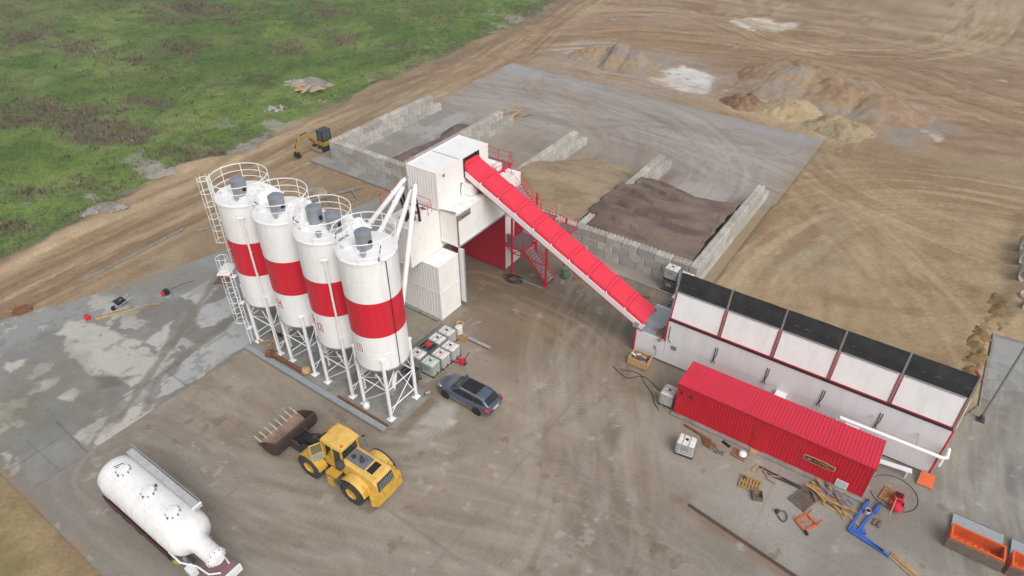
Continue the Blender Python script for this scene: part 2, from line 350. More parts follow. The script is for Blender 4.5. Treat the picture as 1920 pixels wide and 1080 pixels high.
# ------------------------------------------------------------------ ground: one sheet to the horizon, tinted by what lies on it
S = dict(
    l1=[(-52.7, 12.1), (-53.1, 13.5), (-50.4, 14.7), (-46.3, 15.3), (-43.8, 15.2), (-42.0, 13.6), (-41.7, 12.0), (-44.5, 11.8), (-46.0, 11.3), (-49.4, 11.6)],
    l2=[(-39.5, 12.7), (-39.0, 15.3), (-39.2, 20.8), (-41.0, 22.2), (-42.2, 21.0), (-41.2, 15.5)],
    l3=[(-46.3, 20.3), (-45.5, 23.0), (-43.1, 22.1), (-43.2, 19.7), (-44.1, 18.8)],
    l4=[(-48.9, 20.3), (-48.9, 24.2), (-47.8, 22.9), (-46.3, 20.3)],
    l5=[(-39.3, 7.8), (-40.1, 10.3), (-40.2, 11.6), (-39.0, 12.2), (-38.5, 10.0), (-37.8, 7.8)],
    l6=[(-47.9, 7.3), (-48.0, 8.9), (-47.1, 9.8), (-47.0, 8.2)],
    l7=[(-45.4, 8.5), (-45.5, 9.8), (-44.6, 10.1), (-44.1, 9.1)],
    l8=[(-52.5, 8.0), (-51.7, 8.9), (-51.2, 9.3), (-50.8, 8.0)],
    l9=[(-45.8, 15.7), (-46.3, 18.2), (-45.3, 17.2), (-43.9, 15.4)],
    l10=[(-41.2, 7.4), (-41.4, 9.1), (-40.9, 9.7), (-39.8, 7.7)],
    dk1=[(-45.3, 11.3), (-45.2, 11.9), (-43.2, 12.7), (-42.7, 11.8), (-43.7, 10.5)],
    mudrut=[(-42.9, 22.0), (-42.0, 16.8), (-41.2, 13.6), (-39.2, 11.6)],
    mudrut2=[(-49.0, 24.5), (-46.9, 21.3), (-45.0, 18.2), (-43.1, 15.1), (-41.4, 12.4), (-39.9, 9.9)],
    green=[(-49.7, 6.6), (-47.2, 7.3), (-43.8, 7.7), (-43.1, 6.2), (-44.5, 4.4)],
    newstrip=[(-57.6, 10.0), (-57.6, 16.2), (-52.6, 26.8), (-47.5, 24.3), (-49.5, 19.1), (-51.8, 14.4), (-53.8, 11.6), (-54.2, 8.6)],
    joint1=[(-43.1, 7.4), (-38.1, 7.2)],
    joint2=[(-38.1, 7.2), (-38.8, 20.5)],
    ydark=[(-12.4, 28.3), (-11.4, 29.1), (-10.6, 27.1), (-11.7, 26.9)],
    yblack=[(-10.4, 20.1), (-9.7, 21.0), (-8.6, 20.4), (-9.4, 19.6)],
    ylight=[(-22.7, 19.4), (-23.0, 24.0), (-21.8, 24.2), (-20.8, 22.5), (-21.3, 20.8)],
    ylight2=[(-21.4, 22.9), (-20.8, 23.1), (-20.7, 22.6), (-21.1, 22.5)],
    ywet=[(-23.6, 20.2), (-24.1, 23.6), (-23.0, 23.7), (-23.0, 19.8)],
    ybrown1=[(-23.7, 37.7), (-18.6, 37.8), (-16.2, 36.2), (-17.0, 34.2), (-21.7, 34.0)],
    joint3=[(-15.1, 24.5), (-7.6, 23.7), (-2.5, 23.1)],
    joint4=[(-19.5, 15.3), (-15.4, 15.2), (-13.9, 15.0)],
    brn2=[(-27.1, 31.8), (-24.2, 41.1), (-19.6, 38.7), (-20.0, 32.1), (-21.3, 28.3)],
    light_r=[(-2.5, 32.4), (0.8, 31.2), (3.0, 31.0), (1.2, 26.3), (-1.7, 25.9), (-4.2, 26.8)],
    mud_r1=[(-6.4, 26.0), (-5.1, 26.7), (-5.0, 26.0), (-6.0, 25.4)],
    rsand=[(6.7, 45.5), (8.1, 44.9), (7.4, 39.3), (6.9, 36.4), (6.2, 38.0)],
    rslab=[(8.5, 54.0), (10.4, 54.3), (10.7, 48.3), (8.4, 47.0)],
    rdark=[(9.7, 40.4), (11.1, 41.9), (11.3, 38.1), (10.2, 38.2)],
    tan_c=[(-39.4, 60.7), (-31.5, 64.5), (-31.2, 56.7), (-38.1, 56.6)],
    brown_d=[(-24.6, 64.3), (-24.2, 67.0), (-22.6, 59.8), (-23.8, 60.4)],
    light_d=[(-21.7, 63.3), (-16.8, 69.7), (-15.6, 64.6), (-17.3, 61.4), (-21.7, 61.8)],
    wetA=[(-57.1, 48.5), (-56.1, 56.7), (-57.2, 62.1), (-56.1, 64.0), (-51.9, 52.1), (-52.0, 46.9)],
    lightA=[(-53.5, 47.5), (-53.4, 53.7), (-54.9, 64.8), (-55.5, 70.2), (-54.8, 73.1), (-52.1, 61.4), (-51.4, 52.4)],
    white1=[(-40.2, 130.6), (-36.5, 135.3), (-30.2, 134.4), (-31.0, 127.5), (-35.6, 125.2)],
    white2=[(-39.7, 91.5), (-38.1, 101.4), (-32.1, 99.6), (-31.9, 92.8), (-34.2, 90.6), (-37.3, 91.8)],
    white3=[(-60.5, 94.2), (-58.8, 102.6), (-50.4, 108.4), (-50.2, 103.0), (-56.1, 95.5)],
    grey1=[(-8.9, 100.1), (-3.2, 101.7), (1.0, 98.2), (-3.4, 87.4), (-7.0, 90.6)],
    light_tr=[(-14.2, 152.0), (-6.5, 172.1), (3.4, 178.9), (4.9, 152.3), (-0.6, 135.5), (-8.1, 135.6)],
    brownband=[(-12.7, 62.6), (-11.2, 83.9), (-2.9, 87.8), (8.9, 80.3), (9.1, 76.5), (-6.0, 74.2)],
    greyband=[(-8.4, 54.0), (-7.6, 67.4), (-5.2, 65.9), (-4.5, 56.8)],
    darkbrown=[(-14.4, 49.9), (-14.3, 64.1), (-12.9, 66.5), (-11.3, 59.8), (-12.4, 51.3)],
    pilebase=[(-26.8, 87.7), (-22.4, 99.4), (-7.5, 96.5), (-11.9, 84.3), (-20.8, 87.3)],
    b0=[(-139.6, 73.0), (-139.7, 80.2), (-129.0, 80.3), (-129.3, 73.4)],
    b1=[(-132.3, 76.5), (-134.0, 82.5), (-125.3, 81.3), (-124.0, 75.6)],
    b2=[(-111.4, 89.0), (-110.6, 94.4), (-103.6, 94.3), (-104.6, 88.9)],
    b3=[(-114.6, 58.7), (-113.9, 64.3), (-105.7, 64.8), (-106.6, 59.4)],
    b4=[(-98.7, 70.3), (-98.9, 73.9), (-94.3, 73.4), (-94.2, 70.0)],
    b5=[(-113.5, 54.3), (-114.0, 57.4), (-109.2, 57.3), (-108.8, 54.2)],
    b6=[(-130.2, 48.0), (-130.0, 53.2), (-121.3, 54.1), (-121.7, 49.0)],
    b7=[(-143.7, 48.0), (-143.9, 53.6), (-134.3, 54.5), (-134.4, 49.0)],
    b8=[(-103.4, 32.4), (-101.6, 37.9), (-92.7, 39.8), (-94.7, 34.4)],
    b9=[(-95.2, 32.6), (-95.4, 36.8), (-88.4, 37.3), (-88.5, 33.2)],
    b10=[(-86.2, 36.8), (-86.8, 39.3), (-82.8, 39.1), (-82.4, 36.7)],
    b11=[(-91.0, 32.5), (-89.7, 36.6), (-83.2, 37.9), (-84.6, 33.8)],
    b12=[(-102.8, 29.5), (-102.8, 33.5), (-95.9, 34.3), (-96.1, 30.4)],
    b13=[(-120.6, 74.3), (-120.0, 77.4), (-115.6, 77.8), (-116.3, 74.7)],
    b14=[(-95.0, 77.6), (-94.3, 82.0), (-88.9, 81.9), (-89.7, 77.6)],
    b15=[(-86.5, 35.6), (-86.8, 38.6), (-82.1, 38.6), (-81.9, 35.7)],
    b16=[(-76.7, 34.0), (-75.7, 37.5), (-70.5, 38.3), (-71.6, 34.8)],
    b17=[(-80.9, 22.2), (-80.2, 25.8), (-74.2, 26.9), (-75.1, 23.4)],
    b18=[(-107.8, 31.6), (-109.6, 35.2), (-103.0, 35.0), (-101.4, 31.5)],
    b19=[(-82.7, 80.7), (-82.1, 84.0), (-78.3, 83.7), (-78.9, 80.5)],
    b20=[(-73.3, 16.8), (-73.5, 18.4), (-70.7, 18.6), (-70.5, 17.0)],
    b21=[(-98.9, 40.2), (-97.6, 44.1), (-91.5, 45.3), (-93.0, 41.4)],
    fieldedge=[(-66.8, 14.0), (-66.9, 18.3), (-68.1, 24.2), (-70.5, 34.1), (-68.0, 40.9), (-69.4, 48.4), (-69.8, 56.8), (-71.4, 78.5), (-71.3, 101.9), (-75.3, 124.9)],
    tr1=[(-58.9, 10.6), (-60.9, 20.8), (-60.7, 33.4), (-62.3, 44.9), (-62.4, 57.4), (-61.2, 72.6), (-61.0, 87.2), (-64.6, 100.5)],
    tr2=[(-61.2, 11.6), (-62.7, 21.7), (-63.8, 35.6), (-65.5, 51.1), (-65.1, 71.2), (-65.8, 94.1), (-70.4, 123.1)],
    tr3=[(-63.3, 90.6), (-59.3, 110.1), (-46.0, 115.2), (-31.4, 114.3), (-16.2, 121.4), (0.7, 106.6), (7.9, 99.0)],
    tr4=[(-68.0, 115.0), (-61.6, 119.4), (-56.2, 116.5), (-33.9, 121.7), (-25.8, 125.4), (-8.6, 123.3), (7.3, 109.0)],
    tr5=[(-30.2, 134.4), (-26.2, 126.9), (-20.9, 132.6), (-9.4, 127.8), (-0.7, 137.2), (2.9, 157.2), (-1.8, 172.8)],
    tr6=[(-11.8, 74.8), (-4.1, 78.5), (3.8, 77.4), (9.1, 77.7)],
    tr7=[(-9.4, 69.0), (-2.9, 72.0), (9.0, 79.0)],
    tr8=[(-12.2, 69.9), (-10.1, 68.5), (-9.1, 63.8), (-3.7, 59.4), (-2.5, 58.1)],
    tr9=[(-10.8, 82.3), (-2.2, 83.1), (8.7, 84.4)],
    tr10=[(-24.5, 159.8), (-23.8, 145.4), (-15.7, 140.1), (-4.1, 150.2), (4.2, 164.7)],
    tr11=[(-1.1, 43.1), (-2.9, 52.1), (-6.7, 61.8), (-10.6, 68.1)],
    tr12=[(4.7, 47.1), (3.0, 56.2), (0.0, 66.5), (-3.6, 70.2)],
    p1=[(-96.8, 99.9), (-82.9, 91.8), (-73.8, 80.0), (-73.8, 73.7)],
    p2=[(-113.3, 88.6), (-102.6, 98.4), (-84.3, 95.0)],
)
def spacing(a, b, step, far_lo, far_hi, growth=1.35):
    core = list(np.arange(a, b+1e-6, step)); lo = []; s = step; x = a
    while x > far_lo: s *= growth; x -= s; lo.append(x)
    hi = []; s = step; x = core[-1]
    while x < far_hi: s *= growth; x += s; hi.append(x)
    return np.array(lo[::-1]+core+hi)
YARD = [(-38.74,3.25),(60,3.25),(60,56),(8.3,54.5),(8.2,45),(7,42),(-13.3,42),(-13.3,44.56),(-38.74,44.56)]
LEFT = [(-38.76,3.25),(-66,3.25),(-60.5,8),(-58.1,10.3),(-54.9,17.4),(-51.9,27),(-49.5,33),(-47.8,38.8),(-47,44.56),(-38.76,44.56)]
STALLPAD = [(-60.2,44.6),(-12.4,44.6),(-12.2,84.7),(-60.6,86.6)]
HEAPS = [  # x, y, half-length, half-width, turn, height : earth and sand heaps beyond the stalls belong to their own objects
]
def edge_x(y): 
    fe = np.array(S['fieldedge']); return np.interp(y, fe[:,1], fe[:,0])
def slab_in(X, Y):
    return np.maximum.reduce([pmask(X,Y,p,.25) for p in (YARD,LEFT,STALLPAD)])
def track_pair(X, Y, pts, gauge=1.9, w=.28, seed=1, rag=.5):
    q = np.array(pts); e = 3.; k = (X > q[:,0].min()-e) & (X < q[:,0].max()+e) & (Y > q[:,1].min()-e) & (Y < q[:,1].max()+e); out = np.zeros(np.shape(X))
    if k.any(): out[k] = _track_pair(X[k],Y[k],pts,gauge,w,seed,rag)
    return out
def _track_pair(X, Y, pts, gauge=1.9, w=.28, seed=1, rag=.5):
    d = pdist(X,Y,spline(pts,4)) ; d = d+(fbm(X,Y,6,2,seed)-.5)*.6
    m = np.exp(-((d-gauge/2)/w)**2)+.4*np.exp(-(d/(w*1.3))**2)*0
    return m*np.clip(fbm(X,Y,2.5,3,seed+2)*2-rag, 0, 1)
def zground(X, Y):
    z = -.10+(fbm(X,Y,9,4,1)-.5)*.25
    ex = edge_x(Y); fld = sstep(-.5,3.,ex-X)
    z = z+fld*((fbm(X,Y,3.2,4,4)-.5)*.7+(fbm(X,Y,30,3,8)-.5)*1.2+.12)
    berm = np.exp(-((X-ex-.2)/1.3)**2)*np.clip(fbm(X,Y,5,3,14)*2.2-.7,0,1)*.75
    z = z+berm*(Y < 140)
    far = sstep(84,92,Y)*(1-fld); z = z+far*((fbm(X,Y,7,4,6)-.5)*.9)
    for k,a in (('tr1',.12),('tr2',.12),('tr3',.2),('tr4',.2),('tr5',.2),('tr6',.1),('tr7',.1),('tr8',.1),('tr9',.1),('tr11',.08),('tr12',.08)):
        z = z-a*track_pair(X,Y,S[k],seed=len(k)+3)
    rs = sstep(8.,9.5,X)*sstep(54,57,Y)*sstep(84,70,Y); z = z+rs*(fbm(X,Y,3,4,21)*.9)+0
    z = z+np.exp(-((X-7.6)/1.1)**2-((Y-50)/6)**2)*(.15+.5*fbm(X,Y,1.2,3,22))
    s = slab_in(X,Y); near = pmask(X,Y,YARD,2.5)+pmask(X,Y,LEFT,2.5)+pmask(X,Y,STALLPAD,2.5)
    z = np.where(near > .02, np.minimum(z, -.015), z)
    return z*(1-s)+(-.32)*s
def cground(X, Y, Z):
    c = np.broadcast_to(np.array(lin('a08d72')), X.shape+(3,)).copy()
    n1 = fbm(X,Y,14,5,2); n2 = fbm(X,Y,3.5,5,3); n3 = fbm(X*.35+Y*.1,Y*1.2-X*.3,2.2,5,9); n4 = fbm(X,Y,1.1,4,12)
    c = blend(c, sstep(.42,.62,n1), '9e8260', .75); c = blend(c, sstep(.5,.72,n2), '8e7252', .45)
    c = blend(c, sstep(.55,.75,1-n2), 'c2ae8e', .4)
    # brown churned earth beyond the pad
    far = sstep(80,92,Y+(n1-.5)*10); c = blend(c, far, 'a2866a', .75)
    c = blend(c, far*sstep(.5,.68,n3), '8d6d50', .6); c = blend(c, far*sstep(.52,.7,1-n3), 'a8947a', .55)
    c = blend(c, far*sstep(.58,.7,n2), '86684c', .3)
    c = blend(c, pmask(X,Y,S['light_tr'],6,5,9), 'bdab8b', .8)
    rt = sstep(-16,-2,X)*sstep(100,60,Y); c = blend(c, rt, 'b39b75', .7)
    c = blend(c, rt*sstep(.48,.66,fbm(X*.3,Y*1.1-X*.5,2.4,5,31)), '8a6e4c', .55)
    c = blend(c, rt*sstep(.5,.7,fbm(X*.8,Y*.35,3,5,33)), 'bda683', .5)
    c = blend(c, pmask(X,Y,S['brownband'],2,2,4), '8f7350', .5); c = blend(c, pmask(X,Y,S['darkbrown'],1.6,1.5,3), '8a6542', .7)
    c = blend(c, pmask(X,Y,S['greyband'],2,1.5,3), 'a39a8c', .7); c = blend(c, pmask(X,Y,S['grey1'],2,2,4), '9a9186', .75)
    c = blend(c, pmask(X,Y,S['pilebase'],2,1.5,3), 'c9b490', .7)
    gy = pmask(X,Y,[(-62,86),(-28,84.5),(-30,99),(-40,107),(-62,104)],4,4,6); c = blend(c, gy*sstep(.3,.6,n2+.1), 'a79e93', .7)
    for k,h,a in (('white1','e2dccd',.95),('white2','dcdad6',.95),('white3','c9c6c0',.75)):
        c = blend(c, pmask(X,Y,S[k],.7,2.4,3.,seed=len(k)+2)*sstep(.3,.5,n4+.12), h, a)
    c = blend(c, sstep(.73,.78,n2)*far, 'd6d0c6', .5)
    # wheel ruts
    for i,(k,a) in enumerate((('tr1',.6),('tr2',.6),('tr3',.8),('tr4',.8),('tr5',.9),('tr6',.5),('tr7',.5),('tr8',.5),('tr9',.5),('tr10',.7),('tr11',.4),('tr12',.4))):
        for off in (0,1.3,-1.7):
            pts = [(x+off*.9, y+off*(1.2 if i > 1 else .3)) for x,y in S[k]]
            c = blend(c, np.clip(track_pair(X,Y,pts,1.9,.3,i+3+int(off*3)%7,.45),0,1), '80654a', a*.6)
    c = streaks(c,X,Y,[(-13,44),(-12.6,56),(-8,70),(4,78),(30,80)],9,['957a57','c4ae8a','9c815e'],.45,8,11,.6)
    c = streaks(c,X,Y,[(10,44),(4,56),(-6,68),(-16,80),(-30,90),(-62,92)],6,['987c58','c2ac88'],.45,9,14,.45)
    c = streaks(c,X,Y,[(30,62),(8,68),(-8,74),(-14,84),(-10,100),(10,112),(40,116)],7,['8f7350','c0aa86'],.45,10,17,.5)
    c = streaks(c,X,Y,[(-64,98),(-52,110),(-36,116),(-16,118),(10,108),(40,100)],10,['86664a','b89c78','916f50'],.5,12,21,.6)
    c = streaks(c,X,Y,[(-70,120),(-50,132),(-28,122),(-12,126),(-4,140),(-2,165),(-20,178),(-45,160),(-40,140)],8,['876848','c4ad88'],.5,12,24,.6)
    c = streaks(c,X,Y,[(-60,150),(-30,150),(0,150),(40,140)],30,['8c6e50','c2ad8c'],.7,16,27,.45)
    # sandy haul road along the field
    rd = sstep(-73,-69,X)*sstep(-55,-58,X)*(Y < 98)*(1-far)
    st = fbm(X*1.6,Y*.12,1.6,5,41); c = blend(c, rd, 'b29a79', .5); c = blend(c, rd*sstep(.5,.66,st), '8d7458', .6); c = blend(c, rd*sstep(.5,.7,1-st), 'c6b190', .5)
    c = streaks(c,X,Y,[(-61,-5),(-62.5,20),(-63,40),(-64.5,60),(-64,85),(-69,110),(-74,140)],7.5,['86694b','c4ae8c','94785a'],.4,14,31,.6)
    # field
    ex = edge_x(Y)+(n2-.5)*3.2+(n4-.5)*1.5; fl = sstep(-.4,.9,ex-X)
    g = np.broadcast_to(np.array(lin('627d38')), X.shape+(3,)).copy()
    g = blend(g, sstep(.4,.62,n1), '7f9648', .7); g = blend(g, sstep(.48,.66,n2), '4f6a34', .6); g = blend(g, sstep(.52,.7,fbm(X,Y,6,5,51)), '8c965c', .55)
    g = blend(g, sstep(.54,.68,fbm(X,Y,11,5,55)), '6a6448', .3); g = blend(g, sstep(.55,.7,n4), '5c5c3c', .3)
    for k in range(22):
        g = blend(g, pmask(X,Y,S['b%d'%k],2.2,4,5,seed=k)*sstep(.25,.6,n2+.1), '615548', .75)
    bl = np.exp(-((X-ex)/2.4)**2); g = blend(g, bl*sstep(.4,.6,n2+.05), '7d7166', .8)
    gr = sstep(.62,.70,fbm(X,Y,4,4,61))*sstep(14,3,ex-X); g = blend(g, gr, 'aaa49a', .8)
    g = blend(g, np.clip(track_pair(X,Y,S['p1'],2.2,.5,3,.2)+track_pair(X,Y,S['p2'],2.2,.5,5,.2),0,1), '8f9a58', .35)
    lb = sstep(3.6,2.,Y)*(X > -70); c = blend(c, lb, '9d8c62', .7); c = blend(c, lb*sstep(.5,.62,n2), '7d7648', .5); c = blend(c, lb*sstep(.52,.66,n4), 'b5a176', .5)
    c = c*(1-fl[...,None])+g*fl[...,None]
    dk = np.exp(-((X-ex-1.6)/1.3)**2)*sstep(50,70,Y); c = blend(c, dk, '73614f', .6)
    w = np.clip(.15+.5*sstep(.5,.7,1-n1),0,1)*(1-fl)
    return np.concatenate([c, w[...,None]], -1)
m_ground = ground_mat('earth_and_field', .2, 3.2, 22., .8, (.6,1.))
o = ground_mesh('ground', spacing(-90,24,.3,-3000,3000,1.12), spacing(6,128,.3,-3000,3000,1.12), zground, cground, m_ground)
tag(o, kind='structure')

def inpoly(poly):
    def k(x, y): return pmask(x,y,poly,.0001) > .5
    return k
def slab(name, poly, step, cf, m, z=0.0, thick=.3):
    xs = np.array([p[0] for p in poly]); ys = np.array([p[1] for p in poly])
    x0,x1,y0,y1 = xs.min(), min(xs.max(),24), ys.min(), ys.max()
    gx = np.linspace(x0,x1,int((x1-x0)/step)+2); gy = np.linspace(y0,y1,int((y1-y0)/step)+2)
    o = ground_mesh(name, gx, gy, lambda X,Y: np.full(X.shape, z), cf, m, keep=inpoly(poly))
    tag(o, kind='structure')
    s = MB()                                   # poured edge below the surface
    n = len(poly)
    for i in range(n):
        a, b = poly[i], poly[(i+1)%n]
        s.quad((a[0],a[1],z-.004),(b[0],b[1],z-.004),(b[0],b[1],z-thick),(a[0],a[1],z-thick))
    s.build('slab_edge', M_edge, o)
    return o
M_edge = mat('concrete_edge', '8d8a84', .9, var=.2, scale=6, dirt='6d5d4a', dirt_amt=.6)
def cyard(X, Y, Z):
    c = np.broadcast_to(np.array(lin('a0937f')), X.shape+(3,)).copy()
    n1 = fbm(X,Y,11,5,71); n2 = fbm(X,Y,3,5,72); n3 = fbm(X,Y,.9,4,73); sw = fbm(X*.9+Y*.25,Y*.9-X*.45,5,5,74)
    st = fbm(X*.16+3*n1,Y*1.0+2*n1,1.1,5,75)
    c = blend(c, sstep(.42,.62,n1), '8d806e', .75); c = blend(c, sstep(.5,.68,n2), 'aea290', .45); c = blend(c, sstep(.52,.7,sw), '80705c', .6)
    c = blend(c, sstep(.5,.64,st), '94897a', .45); c = blend(c, sstep(.54,.7,1-st), 'b0a597', .4)
    ctr = pmask(X,Y,S['brn2'],3,2.5,4); c = blend(c, ctr, '857059', .8); c = blend(c, pmask(X,Y,S['ybrown1'],1.5,1.2,2.5), '98805f', .6)
    c = blend(c, pmask(X,Y,[(-30,34),(-16,34),(-16,44.6),(-36,44.6)],3,2,4), '74644f', .75)
    gre = sstep(-8,2,X+(n1-.5)*8); c = blend(c, gre, '8f8c84', .7); c = blend(c, gre*sstep(.5,.66,n2), 'a9a69d', .5)
    low = sstep(13,7,Y+(n1-.5)*5)*sstep(-18,-26,X); c = blend(c, low, '8a877f', .7)
    c = blend(c, pmask(X,Y,S['light_r'],2,1.2,2), 'b3afa5', .7)
    c = blend(c, pmask(X,Y,[(-12,30),(-5,25),(-1,26),(-2,31),(-9,31.6)],1.6,1,2), 'a9a399', .55)
    for k,h,a,s_,w in (('ydark','75645a',.75,.5,.6),('yblack','68645d',.7,.5,.7),('ylight','bdb6ab',.85,.35,.5),('ylight2','cfcbc3',.9,.12,.15),('ywet','857462',.8,.3,.2),('mud_r1','82705a',.7,.3,.4),('rdark','6c6d6e',.6,.8,1.)):
        c = blend(c, pmask(X,Y,S[k],s_,w,1.4,seed=len(k)), h, a)
    c = blend(c, pmask(X,Y,S['rslab'],.1), 'aaa9a6', .85); c = blend(c, pmask(X,Y,S['rsand'],.6,.6,1.5), 'a08a64', .8)
    c = blend(c, np.exp(-(pdist(X,Y,[(-5.2,25.5),(1.6,24.5)])/.35)**2)*sstep(.3,.5,n3+.1), '8a7359', .8)
    c = streaks(c,X,Y,[(-37,12),(-28,13),(-18,17),(-8,20),(12,20),(30,18)],8,['867a6b','b4aa9d','8f8273'],.45,5,41,.3)
    c = streaks(c,X,Y,[(-20,46),(-18,36),(-13,28),(-9,20),(-8,8),(-10,0)],7,['84735f','b3a89a'],.4,5,44,.32)
    c = streaks(c,X,Y,[(-36,8),(-24,9),(-10,12),(10,10),(24,12)],6,['857b6e','b1a99d'],.45,5,47,.3)
    c = streaks(c,X,Y,[(9,48),(9.5,38),(12,28),(14,14)],5,['7f7b72','b0ada4'],.4,4.5,49,.35)
    c = streaks(c,X,Y,[(-29.5,36.4),(-20,36.3),(-14,34)],4,['806c55','a08b6e'],.5,5,51,.5)
    for i,(p,h) in enumerate((([(-37,12),(-28,13.5),(-18,17),(-8,20.5),(12,21)],'77695a'),([(-36,15),(-27,12.5),(-16,14),(-4,17),(12,17)],'7a6d5e'),([(-17.5,43),(-16.5,35),(-12.5,27.5),(-9,20),(-9,6)],'75644f'),([(-21,43),(-19,34),(-14.5,27),(-9,22.5),(6,17)],'77695a'),
            ([(-34,9.5),(-24,11),(-12,15),(2,14)],'b8ae9f'),([(-22,20),(-16,23),(-13,30),(-15,40)],'766752'),([(11,46),(10,38),(12,30),(16,20)],'78756c'),([(-38,17),(-31,17.5),(-26,17),(-20,21)],'7a6d5e'))):
        for o_ in (0,.55): c = treads(c,X,Y,[(a+o_*.4,b+o_) for a,b in p],h,.27,2.05,.27,.34,i+3)
    # tyre sweeps
    sweeps = [[(-36,10),(-28,12.5),(-18,17),(-8,20),(10,21)],[(-30,8),(-20,13),(-8,17),(8,17)],[(-18,42),(-16,34),(-12,28),(-10,20),(-12,8)],[(-22,40),(-18,33),(-13,26),(-6,21),(8,16)],[(-37,14),(-30,14),(-22,18),(-17,26),(-18,36)],
              [(-14,30),(-11,25),(-8,21),(-2,14)],[(10,44),(9,36),(11,28),(14,20)],[(-26,9),(-14,14),(0,13),(12,14)],[(-34,18),(-26,17),(-18,14),(-10,8)]]
    for i,p in enumerate(sweeps):
        for off in (0,.8,-1.1):
            t = track_pair(X,Y,[(a+off*.5,b+off) for a,b in p],2.0,.26,i*3+int(off*3)%5,.5); c = blend(c, np.clip(t,0,1), ('7f7263' if (i+int(off*2))%2 else 'b5aca0'), .28)
    c = blend(c, sstep(.70,.76,n3)*sstep(.5,.62,n2), '75614c', .5); c = blend(c, sstep(.74,.8,1-n3), 'c2bab0', .45)
    for k,w in (('joint3',.05),('joint4',.05)):
        c = blend(c, (pdist(X,Y,S[k]) < .09)*1.*sstep(.25,.4,n2), '857b6e', .4)
    for yy in (9.5,15.2,23.6): c = blend(c, (np.abs(Y-yy+.02*np.sin(X)) < .07)*1.*sstep(.42,.55,fbm(X,Y,4,3,81)), '857b6e', .4)
    for xx in (-28.5,-15.2,-1.5,12.5): c = blend(c, (np.abs(X-xx) < .07)*1.*sstep(.45,.55,fbm(X,Y,4,3,82)), '857b6e', .35)
    c = blend(c, np.exp(-np.abs(Y-3.25)/.7)*sstep(.4,.6,n2), '9a8560', .7)
    w = np.clip(.25+.8*sstep(.45,.65,n1)*sstep(.4,.6,1-n2)+.3*ctr,0,1)
    return np.concatenate([c, w[...,None]], -1)
def cleft(X, Y, Z):
    c = np.broadcast_to(np.array(lin('92918c')), X.shape+(3,)).copy()
    n1 = fbm(X,Y,8,5,91); n2 = fbm(X,Y,2.2,5,92); n3 = fbm(X,Y,.7,4,93)
    c = blend(c, sstep(.45,.62,n1), '84837d', .7); c = blend(c, sstep(.52,.68,n2), 'a3a19a', .4)
    up = sstep(-50,-52,X)*0+pmask(X,Y,S['newstrip'],.25,.25,2); c = blend(c, np.clip(up+sstep(22,27,Y+.2*(X+45)),0,1), '9f9f9d', .85)
    for i in range(1,11):
        h = 'cbc7bd' if i not in (2,3,4) else 'c6c5c1'
        c = blend(c, pmask(X,Y,S['l%d'%i],.12,.75 if i < 6 else .6,1.3,seed=i)*sstep(.22,.36,n3+.08), h, .88)
    c = blend(c, pmask(X,Y,S['l2'],.1,.15,1.), 'b4b4b1', .7)
    patch = sstep(.555,.58,fbm(X,Y,2.2,6,95,.62))*sstep(-39,-42,X)*sstep(21,16,Y); c = blend(c, patch, 'c4c0b6', .75)
    c = blend(c, pmask(X,Y,S['dk1'],.35,.6,1.), '6f6a5c', .7); c = blend(c, pmask(X,Y,S['green'],1.2,1.5,2.4), '807b63', .65)
    for k in ('mudrut','mudrut2'):
        d = pdist(X,Y,spline(S[k]))+(n2-.5)*.9; c = blend(c, sstep(.45,.2,d), '857b6c', .7)
    c = blend(c, sstep(.66,.74,n3), '7b776d', .45)
    c = blend(c, (pdist(X,Y,S['joint1']) < .07)*1., '6b685f', .7); c = blend(c, (np.abs(X+41.5+.0*Y) < .06)*(Y < 20)*1.*sstep(.4,.5,n2), '75726a', .5)
    c = blend(c, (np.abs(Y-5.4) < .05)*sstep(.45,.5,n2), '75726a', .5)
    for yy,h in ((14.5,'76736a'),): c = blend(c, (np.abs(Y-yy) < .05)*sstep(-43,-42,X)*1., h, .6)
    ed = pdist(X,Y,LEFT[:9]); c = blend(c, np.exp(-ed/.5)*sstep(.38,.56,n2), 'a08a68', .75); c = blend(c, sstep(.56,.68,fbm(X,Y,4.5,5,97)), '8a7f6c', .4)
    w = np.clip(.2+.9*sstep(.45,.6,n1),0,1)
    return np.concatenate([c, w[...,None]], -1)
